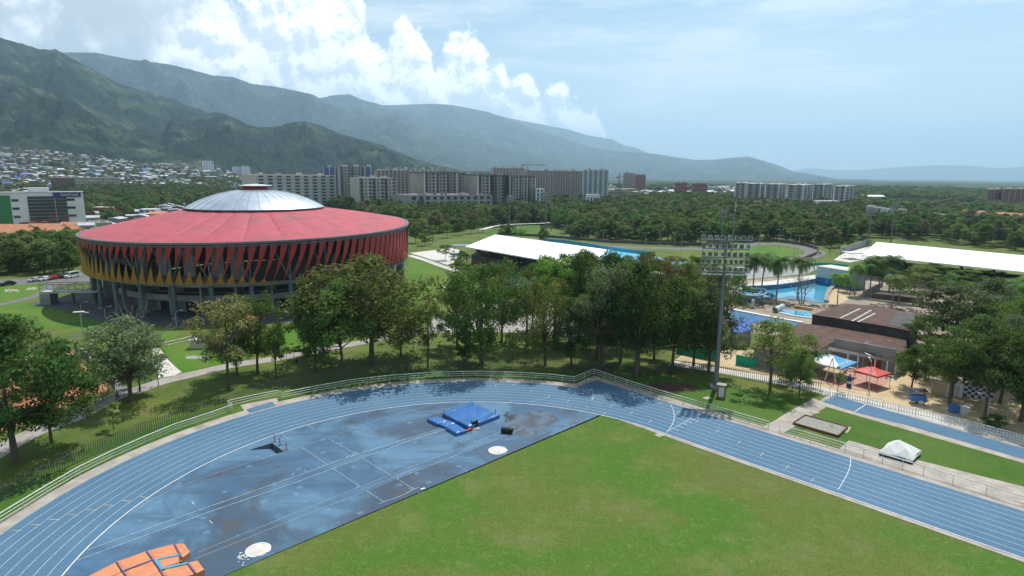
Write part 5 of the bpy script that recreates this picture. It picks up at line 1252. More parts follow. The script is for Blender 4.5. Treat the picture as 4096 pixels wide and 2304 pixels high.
gA, gB = G(3262, 1134), G(3404, 1160); d = gB - gA; hz_ = Z(3262, 1067, gA.y).z
t = thing('pump_house', 'windowless grey blue pool building with flat pale roof and tiled base', 'building', tuple(gA), math.atan2(d.y, d.x)); Lw = d.length
MB().box((Lw / 2, 3.5, 0), (Lw, 7, hz_)).build('wall', 'pastel_wall', t); MB().box((Lw / 2, 3.5, hz_), (Lw + .4, 7.4, .3)).build('roof', 'pale_concrete', t)
MB().box((Lw / 2, -.06, 0), (Lw, .16, hz_ * .42)).build('tiled_base', 'pool_tile', t)
for x in (.32, .5): MB().box((Lw * x, -.16, hz_ * .12), (.9, .06, 1.4)).build('panel', 'slide_cyan', t)
# water slide
sb = G(3010, 1232); t = thing('water_slide', 'open cyan and white water slide curling beside the palms into the wave pool', 'water slide', tuple(sb))
pts = [(2869, 1120, 4.6), (2914, 1123, 4.3), (2940, 1136, 3.9), (2958, 1146, 3.6), (3012, 1159, 3.2), (3040, 1160, 3.0), (3055, 1168, 2.8), (3046, 1181, 2.6), (3012, 1186, 2.4), (2978, 1182, 2.2), (2966, 1173, 2.0), (2985, 1165, 1.8), (3030, 1171, 1.5), (3080, 1182, 1.1), (3090, 1190, .8)]
P = spline([G(a, b, z) - sb for a, b, z in pts], 6); n = 7; vs = []
for i, p in enumerate(P):
    dd = (P[min(i + 1, len(P) - 1)] - P[max(i - 1, 0)]); s = Vector((-dd.y, dd.x, 0)).normalized()
    for k in range(n): a = math.pi * (1 + k / (n - 1)); vs.append(p + s * math.cos(a) * .75 + Vector((0, 0, .55 + .75 * math.sin(a))))
MB().add(vs, [(i * n + k, i * n + k + 1, (i + 1) * n + k + 1, (i + 1) * n + k) for i in range(len(P) - 1) for k in range(n - 1)]).build('flume', 'slide_cyan', t)
q = MB()
for sd in (-1, 1):
    pp_ = []
    for i, p in enumerate(P):
        dd = (P[min(i + 1, len(P) - 1)] - P[max(i - 1, 0)]); s = Vector((-dd.y, dd.x, 0)).normalized(); pp_.append(p + s * sd * .8 + Vector((0, 0, .45)))
    q.path(pp_, .16, 4)
q.build('flume_side', 'lamp_white', t)
MB().tube((0, 0, 0), (0, 0, 2.4), .5, .4, 10).build('support_post', 'lamp_white', t)
for i in (4, 20, 34): MB().tube((P[i].x, P[i].y, 0), P[i], .14, n=6).build('leg', 'pole_grey', t)
a, b = G(3099, 1240, .8), G(3132, 1226, 1.2); t = thing('tube_slide', 'short white tube slide lying beside the small rectangular pool', 'tube slide', (a.x, a.y, 0)); MB().tube((0, 0, .8), (b.x - a.x, b.y - a.y, 1.3), .75, n=14, cap=False).build('tube', 'lamp_white', t)
for k in (.05, .5, .95): 
    p = Vector((0, 0, .8)).lerp(Vector((b.x - a.x, b.y - a.y, 1.3)), k); p2 = Vector((0, 0, .8)).lerp(Vector((b.x - a.x, b.y - a.y, 1.3)), k + .04); MB().tube(p, p2, .8, n=14, cap=False).build('ring', 'slide_cyan', t)
# blue corrugated roof shed
def roofed(label, px, z, m, wall, name='building', slope=0., h=.18, corr=False, cat='building', walls=True, inset=.92):
    P = GG(px, z); g = sum((p for p in P), Vector()) / len(P); t = thing(name, label, cat, (g.x, g.y, 0)); Q = [(p - g).to_2d() for p in P]
    r = MB().prism(Q, z, z + h)
    if slope:
        r.v = [(x, y, w + slope * y) for x, y, w in r.v]
    ro = r.build('roof', m, t)
    if walls: MB().prism([p * inset for p in Q], 0, z - .05 if not slope else z - abs(slope) * 6).build('wall', wall, t)
    if corr:
        a, b, c, d = Q[0], Q[1], Q[2], Q[-1]; k = MB(); nn = int((b - a).length / .8)
        for i in range(nn + 1): s = a.lerp(b, i / nn); e = d.lerp(c, i / nn); k.tube((s.x, s.y, z + h + slope * s.y), (e.x, e.y, z + h + slope * e.y), .08, n=4)
        k.build('ridge_strip', m, ro)
    return t, Q
roofed('shed with bright blue corrugated roof behind the pair of trees near the light mast', [(2921, 1290), (2953, 1277), (3012, 1287), (3004, 1322), (2964, 1336), (2934, 1330)], 3.2, 'roof_blue', 'wall_concrete', corr=False)
t_, Q = roofed('large hall with flat rusty brown roof and dark side wall behind the restaurant', [(3246, 1261), (3378, 1217), (3527, 1228), (3682, 1266), (3668, 1332), (3543, 1308), (3313, 1271)], 5.6, 'rust_roof', 'dark_roof', inset=.985)
for c in (((3364, 1271), (3443, 1233)), ((3410, 1283), (3487, 1240)), ((3434, 1287), (3503, 1252))):
    g = t_.location; a, b = [Vector((p.x - g.x, p.y - g.y)) for p in GG(c, 5.8)]; q = MB(); nn = 16
    for i in range(nn):
        p = a.lerp(b, i / nn); q.box((p.x, p.y, 5.79), ((b - a).length / nn * .6, .35, .05), math.atan2((b - a).y, (b - a).x))
    q.build('roof_light', 'white_paint', t_)
g = t_.location; a, b = [Vector((p.x - g.x, p.y - g.y)) for p in GG(((3545, 1309), (3313, 1272)), 5.6)]
P_ = [Vector((p.x - g.x, p.y - g.y)) for p in GG([(3540, 1300), (3600, 1250), (3682, 1267), (3668, 1330)], 5.6)]; MB().prism(P_, 5.8, 5.84).build('roof_patch', 'dark_roof', t_)
t_, Q = roofed('restaurant with low rusty brown roof, grey parapet and corrugated awning facing the terrace', [(3197, 1296), (3541, 1332), (3624, 1363), (3628, 1414), (3585, 1416), (3336, 1370), (3300, 1390), (3230, 1432), (3005, 1392)], 3.7, 'rust_roof', 'wall_concrete', name='restaurant', inset=.97)
g = t_.location; L2 = lambda px, z: [Vector((p.x - g.x, p.y - g.y, z)) for p in GG(px, z)]
a, b = L2([(3337, 1382), (3581, 1428)], 3.4); MB().wall([a, b], 3.2, 4.9, .25).build('parapet', 'wall_concrete', t_)
A4 = L2([(3306, 1386), (3575, 1443)], 3.3) + L2([(3559, 1449), (3289, 1398)], 2.9); q = MB(); nn = 46
for i in range(nn):
    s, e = A4[0].lerp(A4[1], i / nn), A4[3].lerp(A4[2], i / nn); s2, e2 = A4[0].lerp(A4[1], (i + .5) / nn), A4[3].lerp(A4[2], (i + .5) / nn); s3, e3 = A4[0].lerp(A4[1], (i + 1) / nn), A4[3].lerp(A4[2], (i + 1) / nn)
    up = Vector((0, 0, .16)); q.add([s, e, e2 + up, s2 + up, e3, s3], [(0, 1, 2, 3), (3, 2, 4, 5)])
q.build('awning', 'concrete', t_)
for k in (.1, .4, .55, .8, .97):
    p = A4[3].lerp(A4[2], k); MB().tube((p.x, p.y, 0), (p.x, p.y, 2.9), .12, n=8).build('pillar', 'white_wall', t_)
a, b = L2([(3584, 1440), (3626, 1412)], 3.3); MB().wall([a, b], 0, 3.5, .2).build('side_wall', 'white_wall', t_)
p = L2([(3471, 1392)], 3.8)[0]; MB().path([(p.x, p.y, 3.8), (p.x, p.y, 4.6), (p.x - .5, p.y - .3, 4.9)], .35, 10).build('vent_pipe', 'lamp_white', t_)
MB().box((L2([(3520, 1480)], 0)[0].x, L2([(3520, 1480)], 0)[0].y, 0), (4, .2, 2.4), -.5).build('magenta_panel', 'red_metal', t_)
# lettering on the blue tent
tb = next(o for o in bpy.data.objects if o.get('label', '').startswith('blue and white canopy'))
sl_ang = math.atan2(.42 * 1.3, 1.65)
for rz_, m_ in ((0, 'white_paint'), (R(90), 'white_paint')):
    c, s_ = math.cos(rz_), math.sin(rz_); y = -2.55; z = 2.7 + .55 * (3.3 - 2.55) / 1.65 + .04
    text_mesh('lettering', 'POSTOBÓN', .85, m_, (-y * s_, y * c, z), (math.atan(.55 / 1.65), 0, rz_), tb, .01)
# shade sail, bottle, a-frame, kiosk, panels, bins
g = G(3490, 1478); t = thing('shade_sail', 'black and white scalloped shade sail between awning and red canopy', 'shade sail', tuple(g), R(28))
MB().add([(-1.3, -.9, 3.0), (1.5, -.9, 2.8), (1.2, .9, 3.3), (-1.2, .9, 3.4)], [(0, 1, 2, 3)]).build('net', 'cloth_dark', t)
for x, sg_ in ((-1.35, -1), (1.4, 1)): MB().add([(x, -1, 3.0), (x + sg_ * .55, -.7, 3.05), (x + sg_ * .65, 0, 3.2), (x + sg_ * .5, .8, 3.35), (x, 1, 3.4)], [(0, 1, 2, 3, 4) if sg_ > 0 else (4, 3, 2, 1, 0)]).build('border', 'tent_white', t)
for x in (-1.6, 1.7): MB().tube((x, 1, 0), (x, 1, 3.4), .05).build('post', 'pole_grey', t)
g = G(3395, 1548); t = thing('giant_bottle', 'blue bottle-shaped display with white band standing on the terracotta terrace', 'display bottle', tuple(g))
MB().lathe([(.01, 0), (.38, 0), (.42, .1), (.42, 1.3), (.34, 1.6), (.16, 1.9), (.14, 2.15)], n=16).build('body', 'navy_vinyl', t, smooth=False); MB().lathe([(.17, 2.15), (.17, 2.35), (.01, 2.35)], n=12).build('cap', 'blue_vinyl', t); MB().lathe([(.43, .75), (.43, 1.1)], n=16).build('label_band', 'lamp_white', t)
gl, gr = G(3298, 1523), G(3342, 1535); ap_ = Z(3318, 1432, (gl.y + gr.y) / 2).z; t = thing('a_frame_post', 'white a-frame pylon beside the blue and white tent', 'pylon', tuple(gl)); d = gr - gl
for e in ((0, 0), (d.x, d.y)): MB().tube((*e, 0), (d.x / 2, d.y / 2, ap_), .12, .07).build('leg', 'lamp_white', t)
MB().tube((d.x * .25, d.y * .25, ap_ * .5), (d.x * .75, d.y * .75, ap_ * .5), .05).build('rung', 'lamp_white', t)
def wall_thing(name, label, cat, l, r_, top, m, depth, parts):
    p, q_ = G(*l), G(*r_); d = q_ - p; h = Z(l[0], top, p.y).z; t = thing(name, label, cat, tuple(p), math.atan2(d.y, d.x)); Lh = d.length
    if depth: MB().box((Lh / 2, depth / 2, 0), (Lh, depth, h)).build('wall', m, t); MB().box((Lh / 2, depth / 2, h), (Lh + .3, depth + .3, .15)).build('roof', 'concrete', t)
    parts(t, Lh, h); return t
wall_thing('kiosk', 'grey kiosk with roller shutter under the trees', 'kiosk', (3722, 1570), (3790, 1588), 1518, 'cream_wall', 4, lambda t, L, h: MB().box((L * .48, -.05, .1), (L * .7, .12, h * .8)).build('shutter', 'sand', t))
wall_thing('kiosk', 'narrow pale kiosk between the shutter kiosk and the chequered panel', 'kiosk', (3812, 1584), (3848, 1592), 1528, 'white_wall', 3, lambda t, L, h: MB().box((L * .4, -.05, 0), (L * .4, .1, h * .8)).build('door', 'cream_wall', t))
def chk(t, L, h):
    a = MB(); b = MB(); lg = MB(); nx, ny = 8, 5; w = L / nx; hh = (h - .5) / ny
    for i in range(nx):
        for j in range(ny): (a if (i + j) % 2 else b).box((w * (i + .5), 0, .5 + hh * j), (w, .08, hh)); lg.box((w * (i + .5), -.05, .5 + hh * (j + .42)), (w * .5, .02, hh * .12))
    a.build('light_square', 'lamp_white', t); b.build('dark_square', 'sign_navy', t); lg.build('lettering', 'purple_strap', t)
    for x in (0, L): MB().tube((x, .08, 0), (x, .08, h), .06).build('post', 'fence_steel', t)
wall_thing('chequered_panel', 'navy and white chequered backdrop panel standing in the tree shade', 'panel', (3851, 1594), (3968, 1614), 1532, '', 0, chk)
for p_, m_, lb in (((3812, 1650), 'blue_vinyl', 'blue rubbish bin under the dark trees behind the white picket fence'), ((3853, 1656), 'lamp_white', 'white rubbish bin right of the blue one behind the white picket fence')):
    t = thing('rubbish_bin', lb, 'bin', tuple(G(*p_))); MB().add([(-.45, -.45, 0), (.45, -.45, 0), (.45, .45, 0), (-.45, .45, 0), (-.58, -.58, 1.15), (.58, -.58, 1.15), (.58, .58, 1.15), (-.58, .58, 1.15)], [(3, 2, 1, 0), (0, 1, 5, 4), (1, 2, 6, 5), (2, 3, 7, 6), (3, 0, 4, 7), (4, 5, 6, 7)]).build('body', m_, t); MB().box((0, 0, 1.15), (1.25, 1.25, .1)).build('lid', m_, t)
g = G(3668, 1612); t = thing('food_cart', 'small blue food cart with awning and wheel in the shade', 'food cart', tuple(g), R(-15))
MB().box((0, 0, .4), (2.2, 1.2, 1.0)).build('body', 'blue_vinyl', t); MB().box((0, 0, 2.2), (2.4, 1.6, .1)).build('roof', 'cloth_dark', t)
for x in (-1, 1): MB().tube((x, .5, 1.4), (x, .5, 2.2), .04).build('post', 'fence_steel', t)
for y in (-.65, .65): MB().tube((.3, y - .05, .35), (.3, y + .05, .35), .35, n=14).build('wheel', 'lamp_white', t)
t = low_wall('mesh_barrier', 'bright green mesh barrier beside the pale walk right of the light mast', [(2942, 1458), (2990, 1466), (3025, 1470)], 2.0, 'net_green', .06, cat='barrier')
t = low_wall('mesh_barrier', 'green mesh barrier half hidden by the trees left of the light mast', [(2705, 1410), (2800, 1432), (2870, 1445)], 2.2, 'net_green', .06, cat='barrier')
t = low_wall('mesh_barrier', 'green safety net lying along the path behind the pool building', [(3215, 1068), (3260, 1062), (3310, 1063), (3390, 1070)], 1.2, 'net_green', .3, cat='barrier')
t = low_wall('stepped_wall', 'brown stepped timber terrace right of the tall palms', [(3490, 1190), (3690, 1212)], 1.6, 'bark', 3.5)
t = low_wall('screen_wall', 'dark grey wall between the sand walk and the brown terrace', [(3452, 1190), (3530, 1145)], 1.8, 'wall_concrete', .25)
t = low_wall('low_wall', 'low pale kerb wall across the bare ground below the brown terrace', [(3452, 1196), (3560, 1212), (3720, 1236), (3900, 1262)], .5, 'concrete', .3)
t = low_wall('low_wall', 'low pale wall on the bare ground at the right edge', [(3960, 1262), (4096, 1285), (4200, 1300)], .6, 'concrete', .3)
for p_, lb, sz in (((800, 1390), 'white utility hut by the bright green bed', (3.2, 2.2, 1.8)), ((1790, 1340), 'small grey white box near the park walk', (1.2, 1, 1.2))):
    t = thing('utility_hut', lb, 'hut', tuple(G(*p_)), R(12)); MB().box((0, 0, 0), sz).build('body', 'cream_wall', t); MB().box((0, 0, sz[2]), (sz[0] + .3, sz[1] + .3, .15)).build('roof', 'lamp_white', t)
# cut branches and rubble on the cleared ground
q = MB(); rng = random.Random(31); pz = gp([(2900, 1225), (2960, 1200), (3100, 1215), (3300, 1225), (3420, 1215), (3560, 1225), (3900, 1260), (4096, 1280), (4096, 1330), (3750, 1290), (3400, 1240), (3110, 1240), (2930, 1238)])
for _ in range(2600):
    x = rng.uniform(min(p[0] for p in pz), max(p[0] for p in pz)); y = rng.uniform(min(p[1] for p in pz), max(p[1] for p in pz))
    if not inside(pz, np.array([x]), np.array([y]))[0]: continue
    if math.sin(x * .31) + math.sin(y * .37 + x * .1) < -.3: continue
    L = rng.uniform(.4, 2.2); a = rng.uniform(0, 6.28); q.tube((x, y, rng.uniform(.05, .5)), (x + L * math.cos(a), y + L * math.sin(a), rng.uniform(.05, .7)), rng.uniform(.04, .12), n=3)
o = q.build('branch_debris', 'bark'); o['kind'] = 'stuff'
# stone beds
q = MB(); rng = random.Random(12)
for cx_, cy_, sx_2, sy_2, n_ in ((790, 1430, 45, 5, 130), (45, 1163, 30, 5, 70), (130, 1155, 22, 4, 60)):
    for i in range(n_):
        p = G(cx_ + rng.uniform(-sx_2, sx_2), cy_ + rng.uniform(-sy_2, sy_2)); s = rng.uniform(.12, .35)
        q.add([(p.x - s, p.y, 0), (p.x, p.y - s, 0), (p.x + s, p.y, 0), (p.x, p.y + s, 0), (p.x + rng.uniform(-.1, .1), p.y, s * .9)], [(0, 1, 4), (1, 2, 4), (2, 3, 4), (3, 0, 4)])
o = q.build('pebbles', 'pale_concrete'); o['kind'] = 'stuff'

# ------------------------------------------------------------------ cars
def car(label, p, rz, m, van=False, group=None, base=None):
    t = thing('parked_car', label, 'car', tuple(p), rz, group)
    W = .88
    pr = [(-2.1, .35), (-2.15, .8), (-1.2, .95), (-.55, 1.42), (1.1, 1.45), (1.75, 1.0), (2.15, .9), (2.2, .4)] if not van else [(-2.4, .35), (-2.5, 1.0), (-1.9, 1.2), (-1.3, 2.05), (2.4, 2.1), (2.45, .4)]
    n = len(pr); vs = [(x, -W if z < 1.0 else -W * .84, z) for x, z in pr] + [(x, W if z < 1.0 else W * .84, z) for x, z in pr]
    b = MB().add(vs, [tuple(range(n)), tuple(range(2 * n - 1, n - 1, -1))] + [(i, i + n, (i + 1) % n + n, (i + 1) % n) for i in range(n)]).build('body', m, t)
    top_ = 1.38 if not van else 1.95; lo_ = .98 if not van else 1.25; x0, x1 = (-.95, 1.5) if not van else (-1.5, 2.2)
    for s in (-1, 1): MB().add([(x0, s * W * .93, lo_), (x1, s * W * .93, lo_), (x1 - .45, s * W * .86, top_), (x0 + .45, s * W * .86, top_)], [(0, 1, 2, 3)] if s < 0 else [(3, 2, 1, 0)]).build('side_window', 'glass', t)
    xs = (-1.16, -.58) if not van else (-1.87, -1.34)
    MB().add([(xs[0] - .03, -W * .8, lo_), (xs[0] - .03, W * .8, lo_), (xs[1] - .03, W * .75, top_), (xs[1] - .03, -W * .75, top_)], [(3, 2, 1, 0)]).build('windscreen', 'glass', t)
    for x in (-1.35, 1.35):
        for s in (-1, 1): MB().tube((x, s * W - .12 * s, .33), (x, s * W + .03 * s, .33), .33, n=12).build('wheel', 'rubber', t)
    return t
for px, py, m_, van, lb in ((290, 1110, 'car_white', True, 'white van parked next to the arena, last in the row'), (260, 1111, 'car_black', False, 'black car parked left of the white van'), (217, 1117, 'car_red', False, 'dark red car parked between a black and a white car'),
        (181, 1122, 'car_white', False, 'white car parked left of the dark red car'), (141, 1126, 'car_silver', False, 'grey car parked left of the white car under the trees'), (30, 1142, 'car_black', False, 'black car parked at the far left edge')):
    car(lb, G(px, py), R(78 if px > 100 else 60), m_, van, 'cars parked left of the arena')
# cars on the parking deck
pkx = pk.location; zt = Z(1640, 783, 560).z + .4
A0, B0 = Z(1640, 700, 566).to_2d(), Z(1960, 700, 596).to_2d()
rng = random.Random(3); proto = {}
for i in range(22):
    if i in (5, 12, 17): continue
    m_ = rng.choice(['car_white', 'car_white', 'car_silver', 'car_black', 'car_red']); p = A0.lerp(B0, (i + .5) / 22)
    lb = {'car_white': 'white', 'car_silver': 'grey', 'car_black': 'black', 'car_red': 'dark red'}[m_] + ' car parked on the open roof deck of the parking building'
    if m_ not in proto: proto[m_] = car(lb, (p.x, p.y, zt), R(90 + rng.uniform(-6, 6)), m_, False, 'cars parked on the roof deck of the parking building')
    else: dup(proto[m_], (p.x, p.y, zt), R(90 + rng.uniform(-6, 6)), label=lb)

# ------------------------------------------------------------------ people
def person(label, loc, rz, joints, shirt, trousers):
    t = thing('person', label, 'person', tuple(loc), rz)
    def skin(name, pts, edges, rad, m, parent=t, root=0):
        me = bpy.data.meshes.new(name); me.from_pydata(pts, edges, []); o = link_mesh(name, me, parent)
        o.modifiers.new('skin', 'SKIN'); sk = me.skin_vertices[0].data if me.skin_vertices else None
        if not sk: return o
        for i, r in enumerate(rad): sk[i].radius = (r, r); sk[i].use_root = (i == root)
        o.modifiers.new('sub', 'SUBSURF').levels = 1; o.modifiers['sub'].render_levels = 1
        me.materials.append(MATS[m]); return o
    J = joints
    pts = [J['hip'], J['waist'], J['chest'], J['neck'], J['head'], J['crown'], J['ls'], J['le'], J['lh'], J['rs'], J['re'], J['rh'], J['lk0'], J['lk'], J['la'], J['lt'], J['rk0'], J['rk'], J['ra'], J['rt']]
    ed = [(0, 1), (1, 2), (2, 3), (3, 4), (4, 5), (2, 6), (6, 7), (7, 8), (2, 9), (9, 10), (10, 11), (0, 12), (12, 13), (13, 14), (14, 15), (0, 16), (16, 17), (17, 18), (18, 19)]
    rad = [.13, .13, .15, .055, .095, .075, .06, .045, .035, .06, .045, .035, .09, .06, .04, .035, .09, .06, .04, .035]
    skin('body', pts, ed, rad, 'skin')
    skin('shirt', [J['hip'], J['waist'], J['chest'], J['ls'], J['le'], J['rs'], J['re']], [(0, 1), (1, 2), (2, 3), (3, 4), (2, 5), (5, 6)], [.15, .15, .175, .085, .065, .085, .065], shirt)
    skin('trousers', [J['hip'], J['lk0'], J['lk'], J['la'], J['rk0'], J['rk'], J['ra']], [(0, 1), (1, 2), (2, 3), (0, 4), (4, 5), (5, 6)], [.155, .11, .08, .06, .11, .08, .06], trousers)
    h = Vector(J['head']); MB().lathe([(.01, .16), (.07, .14), (.11, .08), (.115, .02), (.10, -.03)], (h.x, h.y + .02, h.z), 12).build('hair', 'hair', t)
stand = dict(hip=(0, 0, .92), waist=(0, 0, 1.08), chest=(0, -.02, 1.33), neck=(0, -.03, 1.5), head=(0, -.05, 1.6), crown=(0, -.04, 1.7), ls=(.19, 0, 1.40), le=(.26, .05, 1.13), lh=(.24, -.15, .93), rs=(-.19, 0, 1.40), re=(-.26, .08, 1.13), rh=(-.25, .1, .88),
             lk0=(.10, 0, .82), lk=(.11, -.2, .48), la=(.11, -.12, .09), lt=(.11, -.28, .04), rk0=(-.10, 0, .82), rk=(-.11, .05, .48), ra=(-.11, .25, .12), rt=(-.11, .12, .04))
person('person in light blue shirt walking on the shaded path behind the clay court fence', G(471, 1602), R(100), stand, 'cloth_blue', 'cloth_dark')
sit = dict(hip=(0, 0, .15), waist=(0, .02, .3), chest=(0, -.02, .55), neck=(0, -.05, .72), head=(0, -.08, .82), crown=(0, -.07, .92), ls=(.18, 0, .62), le=(.24, -.15, .42), lh=(.12, -.35, .42), rs=(-.18, 0, .62), re=(-.24, -.15, .42), rh=(-.12, -.35, .42),
           lk0=(.10, -.06, .14), lk=(.13, -.42, .42), la=(.13, -.6, .08), lt=(.13, -.75, .04), rk0=(-.10, -.06, .14), rk=(-.13, -.42, .42), ra=(-.13, -.6, .08), rt=(-.13, -.75, .04))
person('person in dark red clothes sitting on the lawn below the white path', G(1187, 1447), R(15), sit, 'red_metal', 'cloth_dark')
person('person in dark clothes standing on the pale path beyond the far pitch', G(2146, 903), R(40), stand, 'cloth_dark', 'cloth_dark')

# ------------------------------------------------------------------ trees
def leaf_mesh(name, C, Rr, per, size, rng, up=.35, flat_=.75, tints=None):
    """clumps at C with radii Rr, `per` leaves each, leaf length `size` (tree of unit height)"""
    k = len(C); N = k * per; ci = np.repeat(np.arange(k), per)
    d = rng.normal(size=(N, 3)); d /= np.linalg.norm(d, axis=1)[:, None]
    r = rng.random(N) ** .42
    off = d * (Rr[ci] * r)[:, None]; off[:, 2] *= flat_
    P = C[ci] + off
    nrm = d * .8 + rng.normal(size=(N, 3)) * .55 + np.array([0, 0, up]); nrm /= np.linalg.norm(nrm, axis=1)[:, None]
    a = np.cross(nrm, rng.normal(size=(N, 3))); a /= np.linalg.norm(a, axis=1)[:, None]; b = np.cross(nrm, a)
    s = size * rng.uniform(.6, 1.35, N); A = a * s[:, None]; B = b * (s * .48)[:, None]
    V = np.stack([P - A * .5, P + B * .5 - nrm * (s * .08)[:, None], P + A * .5, P - B * .5 - nrm * (s * .08)[:, None]], 1).reshape(-1, 3).astype(np.float32)
    me = bpy.data.meshes.new(name); me.vertices.add(4 * N); me.vertices.foreach_set('co', V.ravel())
    me.loops.add(4 * N); me.loops.foreach_set('vertex_index', np.arange(4 * N, dtype=np.int32))
    me.polygons.add(N); me.polygons.foreach_set('loop_start', np.arange(0, 4 * N, 4, dtype=np.int32)); me.update(calc_edges=True)
    at = me.attributes.new('tint', 'FLOAT', 'POINT'); tv = (rng.uniform(.78, 1.25, k) if tints is None else tints)[ci] * rng.uniform(.85, 1.15, N)
    at.data.foreach_set('value', np.repeat(tv, 4).astype(np.float32)); me.materials.append(MATS['leaves']); return me
SHAPES = {   # lower rim of the crown, width profile by height, lobes, flatness
    'broad': (.20, lambda t: math.sin(math.pi * min(1, .16 + .86 * t)) ** .6, 60, .78), 'umbrella': (.42, lambda t: (.55 + .45 * math.sin(math.pi * (.15 + .75 * t))), 44, .5),
    'tall': (.16, lambda t: .70 + .36 * math.sin(math.pi * (.1 + .9 * t)), 66, .9), 'bush': (.02, lambda t: math.sin(math.pi * min(1, .35 + .62 * t)) ** .7, 26, .8), 'sapling': (.38, lambda t: .9 - .5 * t, 9, .4), 'sparse': (.35, lambda t: math.sin(math.pi * (.2 + .7 * t)) ** .7, 32, .7)}
def tree_mesh(kind, seed, per, size, limbs=True, trunk_r=.016):
    rng = np.random.default_rng(seed); z0, prof_, k, fl = SHAPES[kind]; C = []; Rr = []
    lob = rng.uniform(0, 6.28, 4)
    while len(C) < k:
        t = rng.random(); z = z0 + (1 - z0) * (.08 + .84 * t); w = .42 * prof_(t); a = rng.random() * 6.283
        w *= .86 + .2 * math.sin(3 * a + lob[0]) + .10 * math.sin(5 * a + lob[1] + 4 * t)
        rr = w * (rng.random() ** .45); rad = rng.uniform(.075, .135) * (1.25 if kind in ('sapling', 'bush') else 1.)
        if kind == 'sparse': rad *= .95
        C.append((rr * math.cos(a), rr * math.sin(a), min(z, 1 - rad * .7))); Rr.append(rad)
    C = np.array(C); Rr = np.array(Rr)
    me = leaf_mesh('crown', C, Rr, per, size, rng, flat_=fl if kind != 'tall' else .85)
    q = MB(); fork = z0 + (.12 if kind != 'bush' else .2); lean = rng.uniform(-.02, .02, 2)
    q.path([(0, 0, -.01), (lean[0] * .3, lean[1] * .3, fork * .5), (lean[0], lean[1], fork), (lean[0] * 1.2, lean[1] * 1.3, min(.85, fork + .3))], [trunk_r * 1.35, trunk_r, trunk_r * .8, trunk_r * .3], 7)
    if limbs:
        for i in rng.permutation(k)[:16]:
            c = C[i]; s = np.array([lean[0], lean[1], fork * rng.uniform(.7, 1.15)]); m_ = (s + c) / 2 + np.array([0, 0, -.03]) + rng.normal(size=3) * .02
            q.path([s, m_, c], [trunk_r * .5, trunk_r * .32, trunk_r * .1], 4)
    mt = bpy.data.meshes.new('trunk'); mt.from_pydata(q.v, [], q.f); mt.materials.append(MATS['bark'])
    return me, mt
random.seed(11)
TM = {}
for kd, n_, per, sz in (('broad', 4, 150, .030), ('umbrella', 3, 150, .032), ('tall', 3, 150, .028), ('bush', 1, 150, .05), ('sapling', 2, 60, .07), ('sparse', 2, 110, .034)):
    TM[kd] = [tree_mesh(kd, 100 + 7 * i + len(kd), per, sz, True, .014 if kd != 'sapling' else .012) for i in range(n_)]
FM = [tree_mesh(k_, 300 + i, 48, .064, False, .02) for i, k_ in enumerate(('broad', 'umbrella', 'broad', 'tall', 'umbrella', 'broad'))]
DEEP, MID, OLIVE, BRIGHT, BROWN, GREYG, YEL = (.056, .115, .028), (.090, .165, .034), (.150, .185, .048), (.120, .225, .040), (.185, .165, .070), (.120, .165, .080), (.21, .27, .08)
def put_tree(name, label, loc, w, h, meshes, colr, rz, group=None, cat='tree', off=(0, 0), tr=1.):
    t = thing(name, label, cat, tuple(loc), rz, group); t.scale = (w, w, h)
    c = link_mesh('crown', meshes[0], t); c.color = (*colr, 1); c.location = (off[0], off[1], 0)
    k = link_mesh('trunk', meshes[1], t); k.scale = (tr * h / w * 1.0, tr * h / w * 1.0, 1)
    return t
DK = 4096 / 2576
cnt = {}
def tree(bx, by, top, w, kind, colr, label, name='tree', group=None, tr=1., off=0.):
    b = G(bx * DK, by * DK); h = Z(bx * DK, top * DK, b.y).z; W = w * DK * b.y / F * (1.45 if 700 < bx < 1100 else 1.28); cnt[kind] = cnt.get(kind, -1) + 1
    rz = random.uniform(0, 6.28); o = Vector((off * DK * b.y / F, 0)); o.rotate(Matrix.Rotation(-rz, 2)) if off else None
    return put_tree(name, label, b, W, h, TM[kind][cnt[kind] % len(TM[kind])], colr, rz, group, off=(o.x / W, o.y / W), tr=tr)
tree(40, 1165, 790, 330, 'broad', DEEP, 'big dark tree with thick grey trunk at the left edge above the rail fence', tr=1.3, off=30)
tree(130, 1115, 880, 230, 'broad', MID, 'green tree with twin trunk right of the thick grey trunk, beside the shaded path', off=25)
tree(-60, 1050, 830, 230, 'broad', DEEP, 'dark tree half out of view at the left edge above the clay court')
tree(60, 985, 800, 170, 'sparse', GREYG, 'thin-leaved greyish tree behind the dark left edge tree, before the arena lawn')
tree(330, 1012, 785, 225, 'broad', GREYG, 'dark grey-green round tree with forked trunk right of the clay court', tr=1.4)
tree(352, 985, 850, 120, 'tall', DEEP, 'smaller tree on the right flank of the round tree beside the clay court')
tree(575, 980, 745, 190, 'sparse', BROWN, 'brown-leaved spreading tree in front of the left part of the arena')
tree(597, 943, 770, 150, 'broad', OLIVE, 'olive tree just behind the brown-leaved spreading tree')
tree(648, 938, 735, 130, 'tall', MID, 'green upright tree right behind the brown-leaved spreading tree')
tree(695, 952, 822, 75, 'sparse', MID, 'slim tree on the lawn right of the brown-leaved tree')
tree(935, 918, 636, 330, 'broad', OLIVE, 'largest broad tree of the park, light green with heavy limbs, in front of the arena', tr=1.5)
tree(862, 930, 700, 150, 'broad', MID, 'round green tree with straight trunk left of the largest park tree')
tree(792, 933, 745, 95, 'tall', MID, 'narrow tree with leaning trunk, second left of the largest park tree')
tree(815, 893, 750, 110, 'broad', OLIVE, 'small-crowned tree behind the narrow leaning tree')
tree(1008, 897, 745, 115, 'tall', DEEP, 'dark upright tree with split trunk right of the largest park tree')
